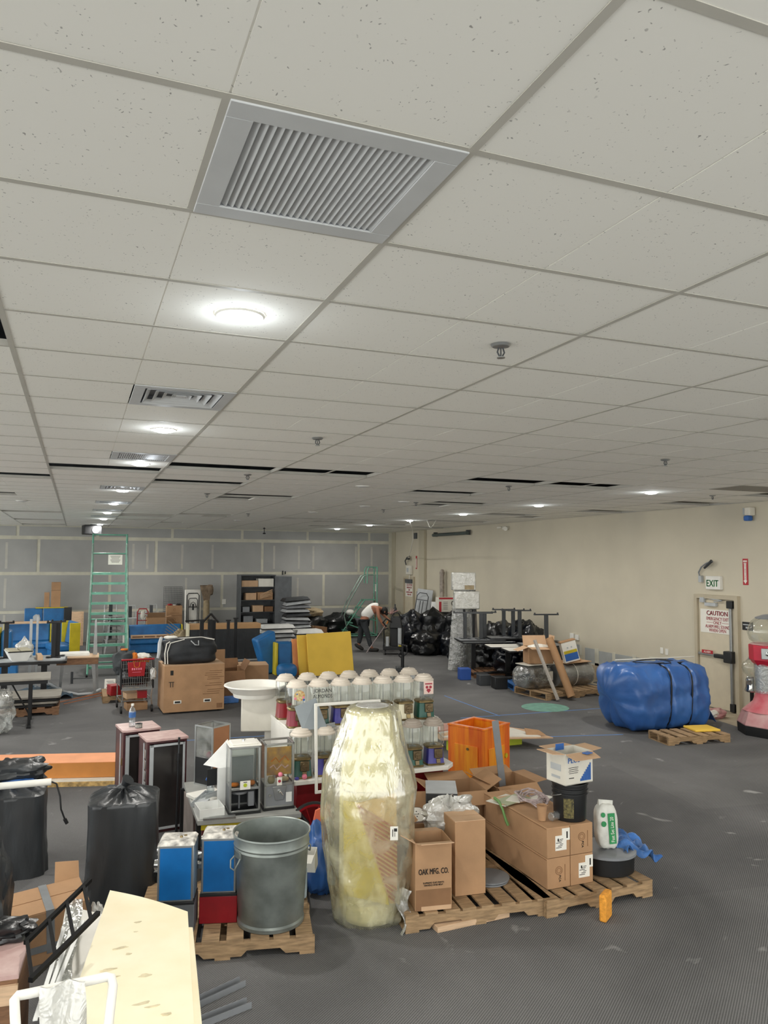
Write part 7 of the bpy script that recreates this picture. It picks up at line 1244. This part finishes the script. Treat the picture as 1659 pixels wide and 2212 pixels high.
t = thing('emergency_light', 'small round emergency light at the top of the right wall', 'wall lamp', (XW, 18.0, 3.46), 0); part('base', t, 'offwhite', ('box', -.03, 0, 0, .06, .28, .08), bv=.01); part('lamp_head', t, 'offwhite', ('cyl', (-.06, -.08, .03), (-.12, -.14, .01), .05, .06)); part('lamp_head', t, 'offwhite', ('cyl', (-.06, .14, .06), (-.12, .26, .05), .02, .035))
t = thing('tube_fixture', 'dark horizontal tube fixture at the top of the far right wall', 'light fixture', (XW-.16, 21.1, 3.42), 0); part('tube', t, mat('dark_teal', '4A5552', .4, var=.1), ('cyl', (0, -1.15, 0), (0, 1.15, 0), .05, .05, 14)); part('bracket', t, 'dark_grey', ('box', .06, -1.1, -.05, .12, .06, .14), ('box', .06, 1.1, -.05, .12, .06, .14))
t = thing('exit_box', 'white box sign with hanging wires above the far door', 'sign', (XW-.03, 24.4, 2.14), 0); part('case', t, 'offwhite', ('box', -.02, 0, 0, .08, .42, .30), bv=.006); part('lettering', t, 'light_grey', ('box', -.062, .05, .08, .002, .16, .14)); part('arm', t, 'dark_grey', ('tube', [(-.05, .2, .32), (-.08, .22, .46), (-.08, .05, .58), (-.06, -.1, .62)], .02), ('box', -.08, -.05, .5, .06, .14, .06)); part('cable', t, 'paper', ('tube', [(-.06, -.12, -.02), (-.07, -.13, -.16)], .012))
t = thing('extinguisher_sign', 'narrow red and white sign strip right of the far door', 'sign', (XW-.006, 23.9, 2.33), 0); part('plate', t, 'sign_red', ('box', 0, 0, 0, .008, .09, .44)); part('arrow', t, 'paper', ('box', -.006, 0, .04, .003, .05, .32))
solo('wall_plate', 'small grey plate beside the far door', 'plate', 'grey', (XW-.01, 23.78, 1.38), 0, ('box', 0, 0, 0, .02, .14, .2)); solo('wall_speaker', 'small dark grey vent high on the wall near the far door', 'vent', 'mid_grey', (XW-.02, 23.95, 3.35), 0, ('box', 0, 0, 0, .04, .22, .2), bv=.004)
solo('hanging_wire', 'white wire hanging from the fourth right ceiling light to the box sign', 'wire', 'paper', (0, 0, 0), 0, ('tube', [(7.85, 18.0, 3.60), (8.37, 19, 3.43), (9.05, 20.5, 3.23), (9.86, 22.5, 2.92), (10.58, 24.4, 2.71)], .011, 6))
solo('hanging_wire', 'short white looped wire dangling from the ceiling beside the right lights', 'wire', 'paper', (8.35, 17.8, 0), -.3, ('tube', [(-.10, 0, ZC), (-.03, 0, ZC-.16), (0, 0, ZC-.18), (.06, 0, ZC-.12), (.10, 0, ZC-.05), (.13, 0, ZC)], .009, 6))
t = thing('projector', 'black wall speaker box hanging under the ceiling above the green ladder', 'speaker', (.40, 24.6, 3.33), .2); part('body', t, 'black_plastic', ('box', 0, 0, 0, .50, .4, .28), bv=.02); part('cone', t, 'dark_grey', ('cyl', (.06, -.2, .13), (.06, -.21, .13), .10, .10, 20)); part('bracket', t, 'black_metal', ('box', 0, .1, .28, .06, .06, .04))
t = thing('hanging_clamp', 'small black clamp hanging below the far ceiling, left of middle', 'clamp', (5.47, 24.0, 3.44), 0); part('rod', t, 'black_metal', ('cyl', (0, 0, .0), (0, 0, .19), .012), ('box', 0, 0, -.02, .08, .04, .04), ('box', 0, 0, .14, .07, .04, .03))
for x, z in ((3.52, 1.18),): part('wall_plate', wb, 'white', ('box', 4.62, YB+.01, 1.12, .13, .02, .17), bv=.004)

# ================================================================ FLOOR MARKS
solo('teal_disc', 'pale green round painted spot on the carpet', 'floor mark', 'teal_paint', (7.86, 11.94, .001), 0, ('cyl', (0, 0, 0), (0, 0, .002), .42, .42, 40), ('cyl', (0, 0, .002), (0, 0, .0035), .012)); 
def tapeline(label, a, b):
    a = Vector(a); b = Vector(b); d = (b-a); solo('tape_line', label, 'tape', 'tape_blue', ((a.x+b.x)/2, (a.y+b.y)/2, .0005), math.atan2(d.y, d.x), ('box', 0, 0, 0, d.length, .024, .0015), group='blue chalk lines on the carpet')
tapeline('blue line running diagonally behind the gumball stand', (6.69, 13.63, 0), (6.70, 11.55, 0)); tapeline('blue line running right past the green spot', (6.0, 11.62, 0), (9.17, 11.50, 0)); tapeline('blue line running to the foot of the blue bale', (5.74, 10.15, 0), (7.75, 9.68, 0)); tapeline('blue line left of the display case', (.9, 11.62, 0), (3.3, 11.4, 0))
